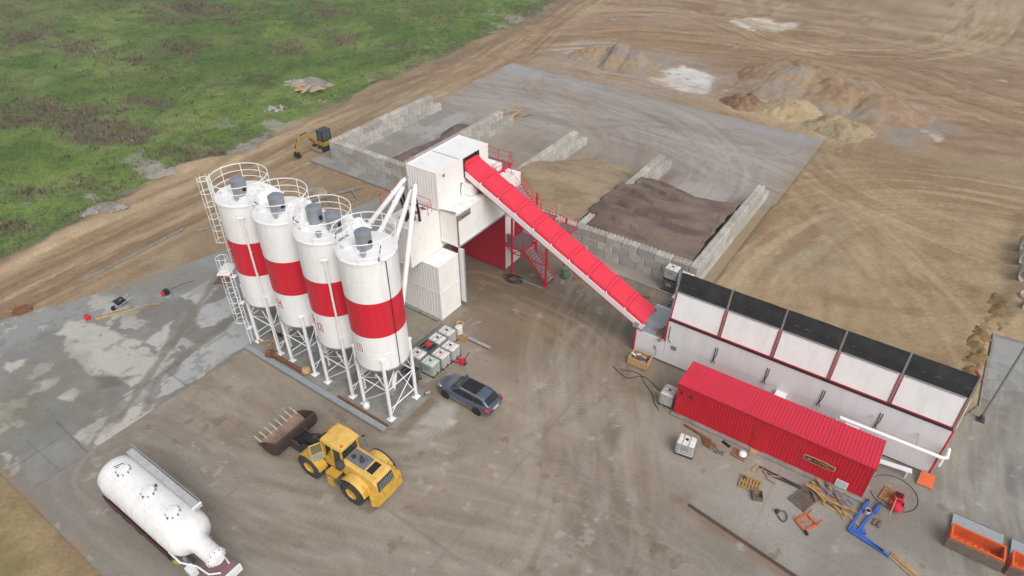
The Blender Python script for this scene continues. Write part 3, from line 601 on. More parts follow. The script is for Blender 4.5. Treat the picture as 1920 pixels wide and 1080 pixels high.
def cstall(X, Y, Z):
    c = np.broadcast_to(np.array(lin('aaa29a')), X.shape+(3,)).copy()
    n1 = fbm(X,Y,9,5,101); n2 = fbm(X,Y,2.6,5,102); n3 = fbm(X,Y,.9,4,103)
    st = fbm(X*.15+2*n1,Y*.9+X*.12,1.3,5,104)
    c = blend(c, sstep(.45,.65,n1), '9a8f84', .6); c = blend(c, sstep(.5,.64,st), '978b7f', .5); c = blend(c, sstep(.54,.7,1-st), 'bab1a8', .45)
    c = blend(c, sstep(80,84,Y+(n2-.5)*3), 'a9abae', .7)
    c = blend(c, pmask(X,Y,[(-46,47),(-25.5,47),(-25.5,66),(-46,66)],3,2,4), '9d8d78', .55); c = blend(c, pmask(X,Y,S['tan_c'],1,1,2), 'ad9775', .6)
    c = blend(c, pmask(X,Y,[(-57.4,47),(-47,47),(-47,66),(-57.4,66)],.8), '918e88', .7); c = blend(c, pmask(X,Y,[(-57.4,47),(-47,47),(-47,66),(-57.4,66)],.8)*sstep(.5,.58,n2), 'b8b6b1', .7)
    c = blend(c, pmask(X,Y,[(-60.5,44.6),(-47,44.6),(-47,46.2),(-60.5,46.2)],.2), '93948f', .8); c = blend(c, pmask(X,Y,[(-60.5,44.6),(-47,44.6),(-47,46.2),(-60.5,46.2)],.2)*sstep(.5,.6,n2), 'b5b5b2', .6)
    c = blend(c, pmask(X,Y,S['light_d'],.8,.8,2), 'bfb5ab', .7); c = blend(c, pmask(X,Y,S['brown_d'],.5,.5,1), '7a675b', .8)
    c = blend(c, np.exp(-((X+23.6)/.9)**2)*sstep(58,60,Y)*sstep(68,65,Y), '7b685c', .6)
    rs = sstep(-15.2,-13.4,X+(n2-.5)*2.5)*sstep(72,67,Y+(n1-.5)*6); c = blend(c, rs, 'a08a68', .8)
    c = streaks(c,X,Y,[(-60,72),(-44,75),(-28,75),(-12,70)],9,['8b7e71','b8aea4','9b8e80'],.5,9,61,.5)
    c = streaks(c,X,Y,[(-30,50),(-30,62),(-34,72),(-50,80)],6,['8d7c66','b3a697'],.5,8,64,.45)
    c = streaks(c,X,Y,[(-19,60),(-20,70),(-30,80),(-50,84)],6,['8a7d70','bdb4aa'],.5,8,67,.45)
    for i,p in enumerate([[(-56,70),(-40,74),(-25,73),(-14,66)],[(-50,80),(-35,75),(-30,66),(-30,58)],[(-14,78),(-22,74),(-22,64)],[(-41,60),(-40,70),(-30,78),(-15,80)],[(-52,55),(-52,66),(-42,76),(-14,74)]]):
        for off in (0,1.1,-1.5): c = blend(c, np.clip(track_pair(X,Y,[(a+off,b+off*.6) for a,b in p],2.,.28,i+9,.45),0,1), ('8a7d70' if i%2 else 'b9afa5'), .4)
    ed = pdist(X,Y,STALLPAD[1:]+STALLPAD[:1]); c = blend(c, np.exp(-ed/1.1)*sstep(.36,.54,n2), 'a08b6c', .75)
    c = blend(c, sstep(.7,.77,n3), '87796a', .4)
    w = np.clip(.2+.6*sstep(.45,.65,n1),0,1)
    return np.concatenate([c, w[...,None]], -1)
m_conc = ground_mat('yard_concrete', .10, 4.5, 34., .25, (.42,.85))
slab('yard_pavement', YARD, .1, cyard, m_conc); slab('side_pavement', LEFT, .1, cleft, m_conc); slab('storage_pavement', STALLPAD, .2, cstall, m_conc)

# ------------------------------------------------------------------ materials
M_silo = mat('silo_white', 'eeeeee', .42, var=.025, scale=1.2, dirt='b3aaa2', dirt_amt=.3, dscale=2.6, zs=.10)
M_white = mat('white_steel', 'eeeeee', .42, var=.03, scale=1.5, dirt='c4beb8', dirt_amt=.2, dscale=.9)
M_cream = mat('container_white', 'f0eeea', .5, var=.03, scale=1.2, dirt='cbbfb0', dirt_amt=.22, dscale=.8)
M_roofw = mat('container_roof_white', 'efeeeb', .5, var=.05, scale=1.0, dirt='8f7c68', dirt_amt=.5, dscale=.7)
M_red = mat('red_paint', 'cc1129', .42, var=.06, scale=1.2, dirt='7e1720', dirt_amt=.25)
M_redr = mat('red_railing', 'cf2036', .5, var=.08)
M_redc = mat('red_cover', 'e2344a', .3, var=.04, scale=.8, dirt='b8434c', dirt_amt=.3)
M_redband = mat('red_band', 'cd1930', .42, var=.05, scale=.9, dirt='b54a52', dirt_amt=.3, dscale=2.6, zs=.1)
M_crim = mat('crimson_sheet', 'b00a2c', .5, var=.08, scale=.9, dirt='6b1a26', dirt_amt=.4)
M_grey = mat('grey_steel', '8f918f', .5, .3, var=.12, dirt='6b5c4c', dirt_amt=.4)
M_galv = mat('galvanised_steel', 'aab0b4', .45, .4, var=.12, scale=4)
M_filter = mat('filter_grey', '9a9fa8', .4, .5, var=.06)
M_dark = mat('dark_rubber', '26272a', .7, var=.25, scale=2, dirt='4a453f', dirt_amt=.4)
M_black = mat('black_plastic', '18191b', .45, var=.15)
M_beam = mat('beam_steel', '90928c', .6, .2, var=.15, dirt='6a5a48', dirt_amt=.6, dscale=2)
M_rust = mat('rusty_steel', '7a5238', .85, var=.3, scale=5, dirt='4f3626', dirt_amt=.6, dscale=4)
M_wood = mat('timber', 'b39468', .8, var=.2, scale=6, dirt='7c6244', dirt_amt=.5, dscale=4, rnd=.2)
M_woodold = mat('weathered_timber', '6f6157', .9, var=.25, scale=6, rnd=.2)
M_pal = mat('pallet_wood', 'a8834f', .85, var=.2, scale=6, dirt='7a5f3c', dirt_amt=.4, dscale=5, rnd=.1)
M_block = mat('concrete_block', 'b0aea8', .9, var=.14, scale=2.5, bump=.4, bscale=20, dirt='9c8a72', dirt_amt=.75, dscale=1.1, rnd=.19)
M_slabc = mat('foundation_concrete', '8e8c86', .7, var=.2, scale=1.2, dirt='6b675f', dirt_amt=.8, dscale=.9)
M_hop = mat('hopper_panel', 'e6e7e9', .4, var=.03, scale=.8, dirt='c4c0bb', dirt_amt=.25, dscale=1.6, zs=.15)
M_hopt = mat('hopper_panel_upper', 'ecedec', .4, var=.03, scale=.8, dirt='c9c4bc', dirt_amt=.3, dscale=1.5, zs=.15)
M_glass = mat('dark_glass', '1b2322', .08, var=.1, spec=.6)
M_num = mat('number_red', 'b0162c', .5, var=.03)
M_tan = mat('ochre_plywood', 'bf9a70', .85, var=.15, scale=4)

# ------------------------------------------------------------------ block walls of the storage bays
BL, BH, BD = 1.6, .8, .8
def block_mesh(name, L, studs):
    s = MB(); g = .026
    s.cbox(-L/2+g, L/2-g, -BD/2+g, BD/2-g, 0, BH-g, .04)
    if studs:
        k = max(1, int(round(L/.4)))
        for i in range(k):
            for j in range(2):
                x = -L/2+L*(i+.5)/k; y = -.2+.4*j; r, q, h = .12, .085, .11; z = BH-g
                s.add([(x-r,y-r,z),(x+r,y-r,z),(x+r,y+r,z),(x-r,y+r,z),(x-q,y-q,z+h),(x+q,y-q,z+h),(x+q,y+q,z+h),(x-q,y+q,z+h)],
                      [(4,5,6,7),(0,1,5,4),(1,2,6,5),(2,3,7,6),(3,0,4,7)])
    o = s.build(name, M_block); me = o.data; bpy.data.objects.remove(o); return me
BLK = {(L,st): block_mesh('block', L, st) for L in (1.6,.8) for st in (0,1)}
def block_wall(label, p0, along, n, courses, ext=0, group='concrete block walls of the storage bays'):
    w = thing('block_wall', label, 'wall', (p0[0],p0[1],0), 0, group)
    def put(pos, c, L, st):
        o = bpy.data.objects.new('block', BLK[(L,st)]); COL.objects.link(o); o.parent = w
        j = random.uniform(-.012,.012); k = random.uniform(-.015,.015)
        o.location = (pos, j, c*BH+.002) if along == 'x' else (j, pos, c*BH+.002)
        o.rotation_euler = (0,0,(0 if along == 'x' else R(90))+k*.4)
    total = n*BL
    for c in range(courses):
        top = c == courses-1; x = 0.; end = total+(ext if c == 0 else (ext/2 if False else 0)); first = (c%2 == 1)
        while x < end-.05:
            L = .8 if (first or end-x < 1.2) else 1.6; first = False
            st = 1 if (top or x >= total-.05) else 0
            put(x+L/2, c, L, st); x += L
    return w
block_wall('long concrete block wall at the back of the storage bays, behind the conveyor', (-57.3,46.55), 'x', 27, 3)
block_wall('leftmost concrete block side wall, beside the mini excavator and the dirt track', (-57.7,46.15+.02), 'y', 11, 3, 1.6)
block_wall('concrete block divider half hidden behind the white top container', (-46.9,46.97), 'y', 11, 3, 2.4)
block_wall('concrete block divider on the left of the tan sand pile', (-36.05,46.97), 'y', 11, 3, 2.4)
block_wall('concrete block divider between the sand pile and the brown gravel pile', (-25.0,46.97), 'y', 11, 3, 2.4)
block_wall('rightmost concrete block side wall, next to the sandy ground', (-13.7,46.15), 'y', 11, 3, 2.4)

# ------------------------------------------------------------------ heaps
def heap(name, label, x0, x1, y0, y1, hf, tint, tint2, step=.22, cat='pile', grain=.2, base=0., third=None, far=0):
    gx = np.arange(x0,x1+step,step); gy = np.arange(y0,y1+step,step)
    def z(X,Y): return np.where(hf(X,Y) <= .012, -.06, hf(X,Y))+(base if not far else np.minimum(zground(X,Y),0.0 if far == 2 else 9.)-.03)
    def c(X,Y,Z):
        k = np.broadcast_to(np.array(lin(tint)), X.shape+(3,)).copy(); k = blend(k, sstep(.42,.64,fbm(X,Y,1.8,5,len(label))), tint2, .8)
        if third: k = blend(k, sstep(.5,.62,fbm(X*.4,Y*1.3,2.2,4,len(label)+3)), third, .7)
        return np.concatenate([k, np.full(X.shape+(1,),.05)], -1)
    H = hf(*np.meshgrid(gx,gy)); from_ = H
    def keep(cx, cy): return hf(cx,cy) > .004
    o = ground_mesh(name, gx, gy, z, c, ground_mat(label[:24], grain, 9, 55, .9, (.7,1.)), keep=keep)
    return tag(o, label, cat)
def gravel_h(X, Y):
    # front-loaded heap against the back wall, terraced parallel to the wall
    h = 2.6*sstep(62.2,57.6,Y+.5*np.sin(X*.6))+.42*sstep(47.4,49.5,Y)*sstep(57.5,54.5,Y)
    h = h-.36*(np.mod((Y+.5*np.sin(X*.55)+1.3*(fbm(X,Y,3,3,2)-.5))/2.7,1.)**1.6)+.2*(fbm(X,Y,2.2,4,3)-.5)+.08*(fbm(X,Y,.5,3,5)-.5)
    h = h*np.where(X < -24.55, sstep(-26.3,-25.35,X)*sstep(48.0,49.2,Y)*sstep(57.2,55.4,Y), 1.)
    return np.clip(h*sstep(46.6,47.1,Y),0,3.1)
heap('gravel_pile', 'brown gravel pile in terraces filling the rightmost storage bay', -26.3,-14.15,46.98,61.5, gravel_h, '7d6a5e', '6a584e', .14, third='8f7d6f')
def sand_h(X, Y):
    d = 60.5+2.2*np.sin((X+35)*.35)+1.2*(fbm(X,Y,4,3,6)-.5)
    h = 2.55*sstep(d+2.5,53.5,Y)+.16*(fbm(X,Y,1.6,4,7)-.5)
    return np.clip(h+.1*(fbm(X,Y,.6,3,8)-.5),0,2.75)*sstep(46.6,47.05,Y)
heap('sand_pile', 'tan sand pile in the bay behind the red conveyor', -35.6,-25.45,46.98,63.5, sand_h, 'a89274', '958062', .16, third='b5a184')
def pinkh(X, Y):
    dx = np.clip(1-(-X-47.3)/(4.7+.7*np.sin((Y-48)*.6)+.8*(fbm(X,Y,2,3,4)-.5)),0,1)
    return np.clip(1.55*sstep(0,.55,dx)*sstep(63.5,60,Y)*sstep(46.5,48.5,Y)+.1*(fbm(X,Y,1.2,3,5)-.5)*(dx > 0.02),0,2)
heap('gravel_pile', 'low reddish grey gravel pile along the divider behind the white top container', -53.5,-47.32,46.98,64, pinkh, '85706a', '755f59', .16)
def cone_heap(cx, cy, a, b, rot, h, rough=.35, seed=1, p=1.0):
    ca, sa = math.cos(R(rot)), math.sin(R(rot))
    def f(X, Y):
        u = ((X-cx)*ca+(Y-cy)*sa)/a; v = (-(X-cx)*sa+(Y-cy)*ca)/b
        r = np.hypot(u,v)*(1+.5*(fbm(X,Y,max(a,b)*.5,3,seed)-.5))
        hh = h*np.minimum(np.clip(1-r,0,1)**p*1.35,.92+.1*fbm(X,Y,2.5,3,seed+6))*(1+rough*(fbm(X,Y,2.2,5,seed+2,.65)-.5)*2.4)+rough*1.3*(fbm(X,Y,.8,4,seed+4,.65)-.5)*(r < .92)
        return np.where(r < 1, np.clip(hh,0,h*1.3), 0)
    return f
def multi(*fs): return lambda X,Y: np.maximum.reduce([f(X,Y) for f in fs])
heap('rubble_heap', 'grey and ochre heap of broken concrete and earth beyond the concrete pad', -57,-38,88,106,
     multi(cone_heap(-46.5,97,4.8,4.4,20,2.4,.5,3),cone_heap(-51,96,4.6,3.6,10,1.6,.6,4),cone_heap(-44.2,96.5,3.4,4.2,0,2.0,.4,5)), 'a59682', '938a80', .2, 'heap', third='b0936c', far=1)
heap('earth_mound', 'large brown earth mound on the far right behind the small heaps', -31,-2,92,122,
     multi(cone_heap(-21,104,9,9.5,0,2.5,.35,6),cone_heap(-14,102,8.5,8,0,2.2,.35,7),cone_heap(-8.5,99,6,6.4,0,1.7,.3,8)), 'ab9070', '98795a', .25, 'mound', third='a2968a', far=1)
heap('soil_heap', 'small dark reddish soil heap at the edge of the concrete pad', -29,-20,87.5,95, cone_heap(-24.6,91,3.4,2.6,-15,1.2,.6,9), 'a08362', '7f6046', .14, 'heap', far=1)
heap('sand_heap', 'small pale sand heap between the reddish and the greenish heap', -23,-13,86.5,97, cone_heap(-18.4,92,4.2,4.2,0,1.2,.4,10), 'c4ae88', 'b39c76', .16, 'heap', far=1)
heap('gravel_heap', 'small grey-green gravel heap at the corner of the concrete pad', -17,-5.5,85,95, cone_heap(-11.6,89.6,4.6,3.6,-10,1.1,.5,11), 'b3a07c', '9b8c6c', .16, 'heap', far=1)
heap('earth_bank', 'crumbly sand bank behind the right end of the hoppers', 5.8,12,44.6,63, multi(cone_heap(7.5,51,.8,6.0,-4,.25,.8,12),cone_heap(8.9,58.5,1.5,4.0,-10,.25,.8,13)), 'a98f66', '84683f', .12, 'bank', base=-.05)

# ------------------------------------------------------------------ containers of the mixing tower
def corr_wall(s, axis, a0, a1, pos, z0, z1, out, pitch=.28, depth=.024):
    # trapezoidal sheet running along axis between a0 and a1, facing out (+1/-1) on the other axis
    n = max(2, int(round((a1-a0)/pitch))); p = (a1-a0)/n; pts = []
    for i in range(n):
        x = a0+i*p; pts += [(x,0),(x+.36*p,0),(x+.5*p,depth),(x+.86*p,depth)]
    pts.append((a1,0))
    vs = []
    for x, d in pts:
        q = pos-out*(depth-d+.01)
        for z in (z0,z1): vs.append((x,q,z) if axis == 'x' else (q,x,z))
    s.add(vs, [(2*i,2*i+2,2*i+3,2*i+1) for i in range(len(pts)-1)])
def container(label, x0, x1, y0, y1, z0, z1, name='container', walls=('x+','x-','y+','y-'), m=None, mr=None, roofribs=True, group=None, cat='container', open_floor=False):
    m = m or M_cream; mr = mr or M_roofw
    t = thing(name, label, cat, ((x0+x1)/2,(y0+y1)/2,z0), 0, group)
    r = .12
    for w in walls:
        s = MB(); o = 1 if w[1] == '+' else -1
        if w[0] == 'x': corr_wall(s,'y',y0+r,y1-r,(x1 if o > 0 else x0),z0+r,z1-r*.8,o)
        else: corr_wall(s,'x',x0+r,x1-r,(y1 if o > 0 else y0),z0+r,z1-r*.8,o)
        s.build('wall_panel', m, t)
    s = MB()
    for x in (x0,x1-r):
        for y in (y0,y1-r): s.box(x,x+r,y,y+r,z0,z1)
    for z,h in ((z0,r),(z1-r*.8,r*.8)):
        for y in (y0,y1-r): s.box(x0+r,x1-r,y,y+r,z,z+h)
        for x in (x0,x1-r): s.box(x,x+r,y0+r,y1-r,z,z+h)
    s.build('frame', m, t)
    s = MB(); long_x = (x1-x0) > (y1-y0); zt = z1-.03
    if roofribs:
        L0,L1 = (x0+r,x1-r) if long_x else (y0+r,y1-r); n = int((L1-L0)/.35); p = (L1-L0)/n; pts = []
        for i in range(n): a = L0+i*p; pts += [(a,0),(a+.55*p,0),(a+.65*p,-.025),(a+.9*p,-.025)]
        pts.append((L1,0)); vs = []
        for a,d in pts:
            for b in ((y0+r,y1-r) if long_x else (x0+r,x1-r)): vs.append((a,b,zt+d) if long_x else (b,a,zt+d))
        s.add(vs, [(2*i,2*i+2,2*i+3,2*i+1) for i in range(len(pts)-1)])
    else: s.box(x0+r,x1-r,y0+r,y1-r,zt-.03,zt)
    s.build('roof', mr, t)
    s = MB(); s.box(x0+r,x1-r,y0+r,y1-r,z0+.02,z0+.08); s.build('floor', M_dark, t)
    for x in (x0,x1):
        for y in (y0,y1):
            for z in (z0+.06,z1-.06):
                s = MB(); s.box(x-.1 if x == x1 else x-.012,x+.012 if x == x1 else x+.1,y-.1 if y == y1 else y-.012,y+.012 if y == y1 else y+.1,z-.07,z+.075); s.build('corner_casting', m, t)
    return t
G_T = 'white containers of the mixing tower'
cA = container('lower white container on the left of the drive-through, standing on the ground', -34.55,-28.5,30.8,33.25,0,2.585,group=G_T)
cB = container('white container stacked on the lower one beside the IBC tanks', -34.55,-28.5,30.8,33.25,2.6,5.18,group=G_T)
cC = container('lower white container behind the red sheet wall and the stairs', -34.55,-28.5,39.5,42.0,0,2.585,group=G_T)
cD = container('white container above the lower stair landing, under the conveyor head', -34.55,-28.5,39.5,42.0,2.6,5.18,group=G_T)
M1 = container('raised white container with rust stains on its roof, in front of the silo screws', -32.6,-30.1,29.65,42.05,5.2,8.62,group=G_T,roofribs=False)
M2 = container('white bridge container over the drive-through with a small sign', -30.08,-28.45,33.2,41.9,5.82,8.7,group=G_T,roofribs=False)
TB = container('tall white container on top of the tower where the conveyor enters', -32.95,-29.98,33.02,39.45,8.72,11.8,group=G_T,walls=('x-','y+','y-'),roofribs=False,mr=M_white)
s = MB(); corr_wall(s,'y',33.14,36.3,-29.98,8.84,11.7,1,.28); corr_wall(s,'y',38.16,39.33,-29.98,8.84,11.7,1,.28); corr_wall(s,'y',36.3,38.16,-29.98,8.84,10.3,1,.28)
s.build('wall_panel', M_cream, TB)
s = MB(); s.box(-30.2,-30.05,36.25,38.2,10.25,11.72); s.build('conveyor_opening', M_black, TB)
s = MB(); s.box(-29.97,-29.92,36.22,36.32,10.2,11.74); s.box(-29.97,-29.92,38.12,38.22,10.2,11.74); s.box(-29.97,-29.92,36.32,38.12,11.66,11.74); s.build('opening_frame', M_dark, TB)
s = MB(); s.box(-32.83,-30.1,35.89,35.94,11.772,11.80); s.build('roof_seam', M_grey, TB)
s = MB(); s.box(-29.97,-29.94,33.75,33.98,11.2,11.42); s.build('vent', M_grey, TB)
s = MB(); s.box(-29.95,-29.2,36.15,36.95,8.75,9.65); s.build('cable_box', M_cream, TB)
s = MB(); s.path(spline([(-29.9,35.9,9.75),(-29.85,35.75,9.9),(-29.88,35.65,9.3),(-29.9,35.7,8.8)]),.03,5); s.build('cable', M_black, TB)
# sign on the bridge container
s = MB(); s.box(-28.44,-28.41,33.25,34.95,8.02,8.55); sg = s.build('sign_board', mat('sign_grey','8e8a8c',.5), M2)
s = MB()
for k,(h0,h1) in enumerate(((0,.2),(0,.13),(0,.13),(0,.13),(0,.17),(0,.13),(0,.13))):
    y = 33.78+k*.155; s.box(-28.405,-28.398,y,y+.035,8.13+h0,8.13+h1); s.box(-28.405,-28.398,y+.035,y+.11,8.13+h1-.035,8.13+h1); s.box(-28.405,-28.398,y+.08,y+.11,8.13,8.13+h1-.035)
s.build('lettering', M_black, sg)
s = MB(); s.M = Matrix.Translation((-28.405,33.5,8.26)) @ Matrix.Rotation(R(90),4,'Y'); s.ring((0,0,0),.16,.03,20,4,R(30),R(330)); s.build('emblem', M_num, sg)
# conduits down the corner of the bridge container
s = MB()
for dy in (0,.1,.2): s.path([(-30.0,33.1+dy*.2,8.76),(-28.6,33.16+dy,8.8),(-28.42,33.25+dy*.6,8.55),(-28.4,33.25+dy*.6,5.9)],.03,5)
s.build('conduit', M_grey, M2)
s = MB(); s.box(-28.5,-28.37,33.3,41.8,5.72,5.81); s.build('door_rail', M_galv, M2)
s = MB(); s.plate([(-29.6,36.6,8.71),(-28.6,37.2,8.71),(-29.0,38.8,8.71),(-29.9,38.6,8.71)],(0,0,.012)); s.build('mud_spill', mat('spilt_mud','6e6153',.9,var=.2), M2)
# red sheet lining of the drive-through
def sheet(name, label, box, m, cat='panel'):
    x0,x1,y0,y1,z0,z1 = box; t = thing(name,label,cat,((x0+x1)/2,(y0+y1)/2,z0))
    n = max(1,int((x1-x0)/1.15)); p = (x1-x0)/n
    for i in range(n): s = MB(); s.box(x0+i*p+.004,x0+(i+1)*p-.004,y0,y1,z0,z1); s.build('panel', m, t)
    return t
sheet('sheet_wall','dark red sheet wall lining the far side of the drive-through',(-34.4,-28.3,39.33,39.42,.12,5.7),M_crim)
t = thing('sliding_door','narrow white door leaf standing at the corner of the drive-through','door',(-28.3,33.5,0))
s = MB(); s.box(-28.6,-28.1,33.44,33.52,.35,5.6); s.build('leaf', M_hop, t); s = MB(); s.box(-28.1,-28.05,33.42,33.54,.35,5.6); s.build('edge_strip', M_galv, t)
t = thing('red_hatch','small red panel hanging on the white container behind the stairs','panel',(-28.4,41.6,2.5))
s = MB(); s.box(-28.42,-28.36,41.0,42.2,2.6,4.3); s.build('panel', M_crim, t)
for k in range(2): s = MB(); s.box(-28.35,-28.32,41.1+k*.95,41.15+k*.95,2.6,4.3); s.build('stiffener', M_crim, t)
# steel base frame on the ground
def hbeam(p0, p1, name, label, w=.28, h=.3, m=None, group='steel beams of the tower base'):
    t = thing(name,label,'beam',p0,0,group); m = m or M_beam; a, b = Vector(p0), Vector(p1)
    for z,hh,ww in ((.02,.03,w),(h-.03,.03,w)):
        s = MB(); s.beam(a+Vector((0,0,z)),b+Vector((0,0,z)),ww,hh); s.build('flange', m, t)
    s = MB(); s.beam(a+Vector((0,0,h/2)),b+Vector((0,0,h/2)),.03,h-.07); s.build('web', m, t)
hbeam((-34.6,30.58,0),(-28.7,30.58,0),'steel_beam','grey steel beam along the foot of the lower left container',.34,.16)
hbeam((-28.38,26.2,0),(-28.38,30.4,0),'steel_beam','grey steel beam between the IBC tanks and the silo slab',.36,.16)

# red rust streaks and small rail on the raised container
s = MB()
for q in ([(-31.2,32.5),(-30.9,32.75),(-31.5,32.9),(-31.7,32.6)],[(-31.4,31.5),(-31.0,31.9),(-31.2,32.3),(-31.7,32.0)],[(-31.9,30.5),(-31.7,30.6),(-31.8,31.7),(-32.1,31.4)]):
    s.plate([(x,y,8.592) for x,y in q],(0,0,.006))
s.build('rust_stain', mat('rust_stain','8a5a45',.9,var=.3), M1)
def railing(name, label, pts, h=1.05, m=None, parent=None, posts=True, r=.022):
    m = m or M_redr
    t = parent or thing(name,label,'railing',pts[0])
    s = MB()
    for k in (1.0,.55): s.path([(x,y,z+h*k) for x,y,z in pts], r if k == 1 else r*.8, 5)
    s.build('rail', m, t)
    for a,b in zip(pts[:-1],pts[1:]):
        a, b = Vector(a), Vector(b); n = max(1,int((b-a).length/1.1))
        for i in range(n+(1 if b == Vector(pts[-1]) else 0)):
            p = a.lerp(b,i/n); s = MB(); s.tube(p,p+Vector((0,0,h)),r,5); s.build('post', m, t)
    return t
railing('railing','short red guard rail on the roof of the raised container',[(-31.9,32.7,8.62),(-30.4,32.7,8.62),(-30.25,32.1,8.62)],1.0)
railing('railing','red guard rail behind the top container facing the silos',[(-34.3,33.2,8.62),(-34.3,31.2,8.62),(-33.0,31.0,8.62)],1.0)

# ------------------------------------------------------------------ conveyor
cv = thing('covered_conveyor','long inclined conveyor with red cover and white side, from the hoppers to the tower','conveyor',(-13.6,37.3,0))
CX0,CZ0,CX1,CZ1 = -30.0,11.28,-13.55,3.28
def cz(x): return CZ0+(x-CX0)/(CX1-CX0)*(CZ1-CZ0)
NS = 10
M_seam = mat('seam_dark_red','8e1426',.6)
for i in range(NS):
    a = CX0+(CX1-CX0)*i/NS; b = CX0+(CX1-CX0)*(i+1)/NS; up = .0
    xs = [a-.04, a+.20, a+.20, b+.03]; zz = [.06,.06,.0,.0]
    prof = [(36.36,-.58),(36.42,-.30),(36.60,-.02),(36.66,0),(38.06,0),(38.14,-.02),(38.32,-.30),(38.38,-.58)]
    s = MB(); vs = []
    for x,dz in zip(xs,zz):
        for y,z in prof: vs.append((x,y+(0 if dz == 0 else (-.012 if y < 37 else .012)),cz(x)+z+dz))
    n = len(prof); fs = []
    for k in range(3):
        for j in range(n-1): fs.append((k*n+j,k*n+j+1,(k+1)*n+j+1,(k+1)*n+j))
    s.add(vs,fs); c_ = s.build('cover', M_redc, cv)
    for x,dz in ((a-.05,.062),(a+.215,.004)):
        s = MB(); s.path([(x,y,cz(x)+z+dz) for y,z in prof],.012,4); s.build('seam_strip', M_seam, c_)
    s = MB(); s.beam((b,36.33,cz(b)-.62),(b-.06,36.36,cz(b)-.36),.07,.03); s.build('clip', M_white, c_)
    s = MB(); s.beam((b,38.41,cz(b)-.62),(b-.06,38.38,cz(b)-.36),.07,.03); s.build('clip', M_white, c_)
for y in (36.34,38.36):
    s = MB(); s.beam((CX0,y,cz(CX0)-.84),(CX1-.1,y,cz(CX1-.1)-.84),.05,.48); s.build('side_beam', M_hop, cv)
    s = MB(); s.beam((CX0,y,cz(CX0)-1.1),(CX1-.1,y,cz(CX1-.1)-1.1),.1,.05); s.build('bottom_flange', M_num, cv)
s = MB(); s.beam((CX0,37.36,cz(CX0)-.75),(CX1-.1,37.36,cz(CX1-.1)-.75),1.2,.04); s.build('belt', M_black, cv)
s = MB()
for i in range(14):
    x = CX0+(CX1-CX0)*(i+.5)/14; s.tube((x,36.4,cz(x)-.95),(x,38.3,cz(x)-.95),.05,6)
s.build('rollers', M_galv, cv)
s = MB(); s.box(-14.45,-14.0,36.28,36.33,2.35,2.6); s.box(-14.3,-13.95,36.25,36.4,2.62,2.85); s.build('drive_bracket', M_galv, cv)

# ------------------------------------------------------------------ stairs
st = thing('stair_tower','red steel stairs and landings beside the tower under the conveyor','stairs',(-24.1,40,0))
def flight(x0,z0,x1,z1,y0,y1,rail=(True,True)):
    n = int(abs(z1-z0)/.2)
    for y in (y0,y1): s = MB(); s.beam((x0,y,z0-.05),(x1,y,z1-.05),.06,.2); s.build('stringer', M_redr, st)
    for i in range(1,n):
        x = x0+(x1-x0)*i/n; z = z0+(z1-z0)*i/n; s = MB(); s.box(x-.13,x+.13,y0+.03,y1-.03,z-.02,z+.02); s.build('tread', M_galv, st)
    for y,on in zip((y0,y1),rail):
        if not on: continue
        s = MB(); s.path([(x0,y,z0+1.),(x1,y,z1+1.)],.022,5); s.path([(x0,y,z0+.55),(x1,y,z1+.55)],.016,5); s.build('rail', M_redr, st)
        k = 4
        for i in range(k+1): x = x0+(x1-x0)*i/k; z = z0+(z1-z0)*i/k; s = MB(); s.tube((x,y,z),(x,y,z+1.),.02,5); s.build('post', M_redr, st)
M_ldeck = mat('grating_dark','6f6463',.7,var=.2,scale=8)
def landing(x0,x1,y0,y1,z,sides):
    s = MB(); s.box(x0,x1,y0,y1,z-.03,z); s.build('landing', M_ldeck, st)
    s = MB(); s.box(x0-.03,x1+.03,y0-.04,y0-.002,z-.14,z+.04); s.box(x0-.03,x1+.03,y1+.002,y1+.04,z-.14,z+.04); s.box(x0-.04,x0-.002,y0,y1,z-.14,z+.04); s.box(x1+.002,x1+.04,y0,y1,z-.14,z+.04); s.build('landing_frame', M_redr, st)
    C = dict(s=[(x0,y0,z),(x1,y0,z)],n=[(x0,y1,z),(x1,y1,z)],w=[(x0,y0,z),(x0,y1,z)],e=[(x1,y0,z),(x1,y1,z)])
    for k in sides: railing('','',C[k],1.0,parent=st)
flight(-26.5,2.78,-24.0,.12,39.55,40.7)
landing(-28.42,-26.5,39.5,41.9,2.78,'s')
flight(-26.5,2.78,-24.35,4.95,40.95,41.9,(True,True))
landing(-24.3,-22.9,41.0,42.2,5.0,'en')
landing(-26.4,-24.9,41.1,42.1,5.5,'ne')
flight(-29.7,8.85,-26.45,5.55,41.15,42.0)
landing(-32.6,-29.75,39.6,42.5,8.85,'n')
railing('','',[(-29.75,42.5,8.85),(-29.75,42.05,8.85)],1.0,parent=st); railing('','',[(-29.75,41.1,8.85),(-29.75,39.7,8.85)],1.0,parent=st)
for x,zt in ((-27.65,5.6),(-24.12,6.4),(-24.0,5.5),(-27.0,7.)):
    for y in ((39.47,) if x in (-27.65,-24.12) else (42.3,)):
        s = MB(); s.box(x-.075,x+.075,y-.075,y+.075,.02,zt); s.build('column', M_redr, st)
        s = MB(); s.box(x-.16,x+.16,y-.16,y+.16,.004,.025); s.build('foot_plate', M_redr, st)
s = MB(); s.beam((-27.6,39.47,2.15),(-24.15,39.47,2.15),.07,.09); s.beam((-27.6,39.47,2.2),(-26.6,39.47,2.7),.05,.05); s.beam((-27.6,39.47,2.2),(-28.3,39.47,2.7),.05,.05); s.build('brace', M_redr, st)
s = MB(); s.box(-28.3,-27.9,39.62,39.9,3.1,3.75); s.build('control_box', M_grey, st)
s = MB(); s.tube((-31.2,40.9,9.15),(-29.9,40.9,9.15),.42,16); s.build('dust_drum', M_cream, st, smooth=True)

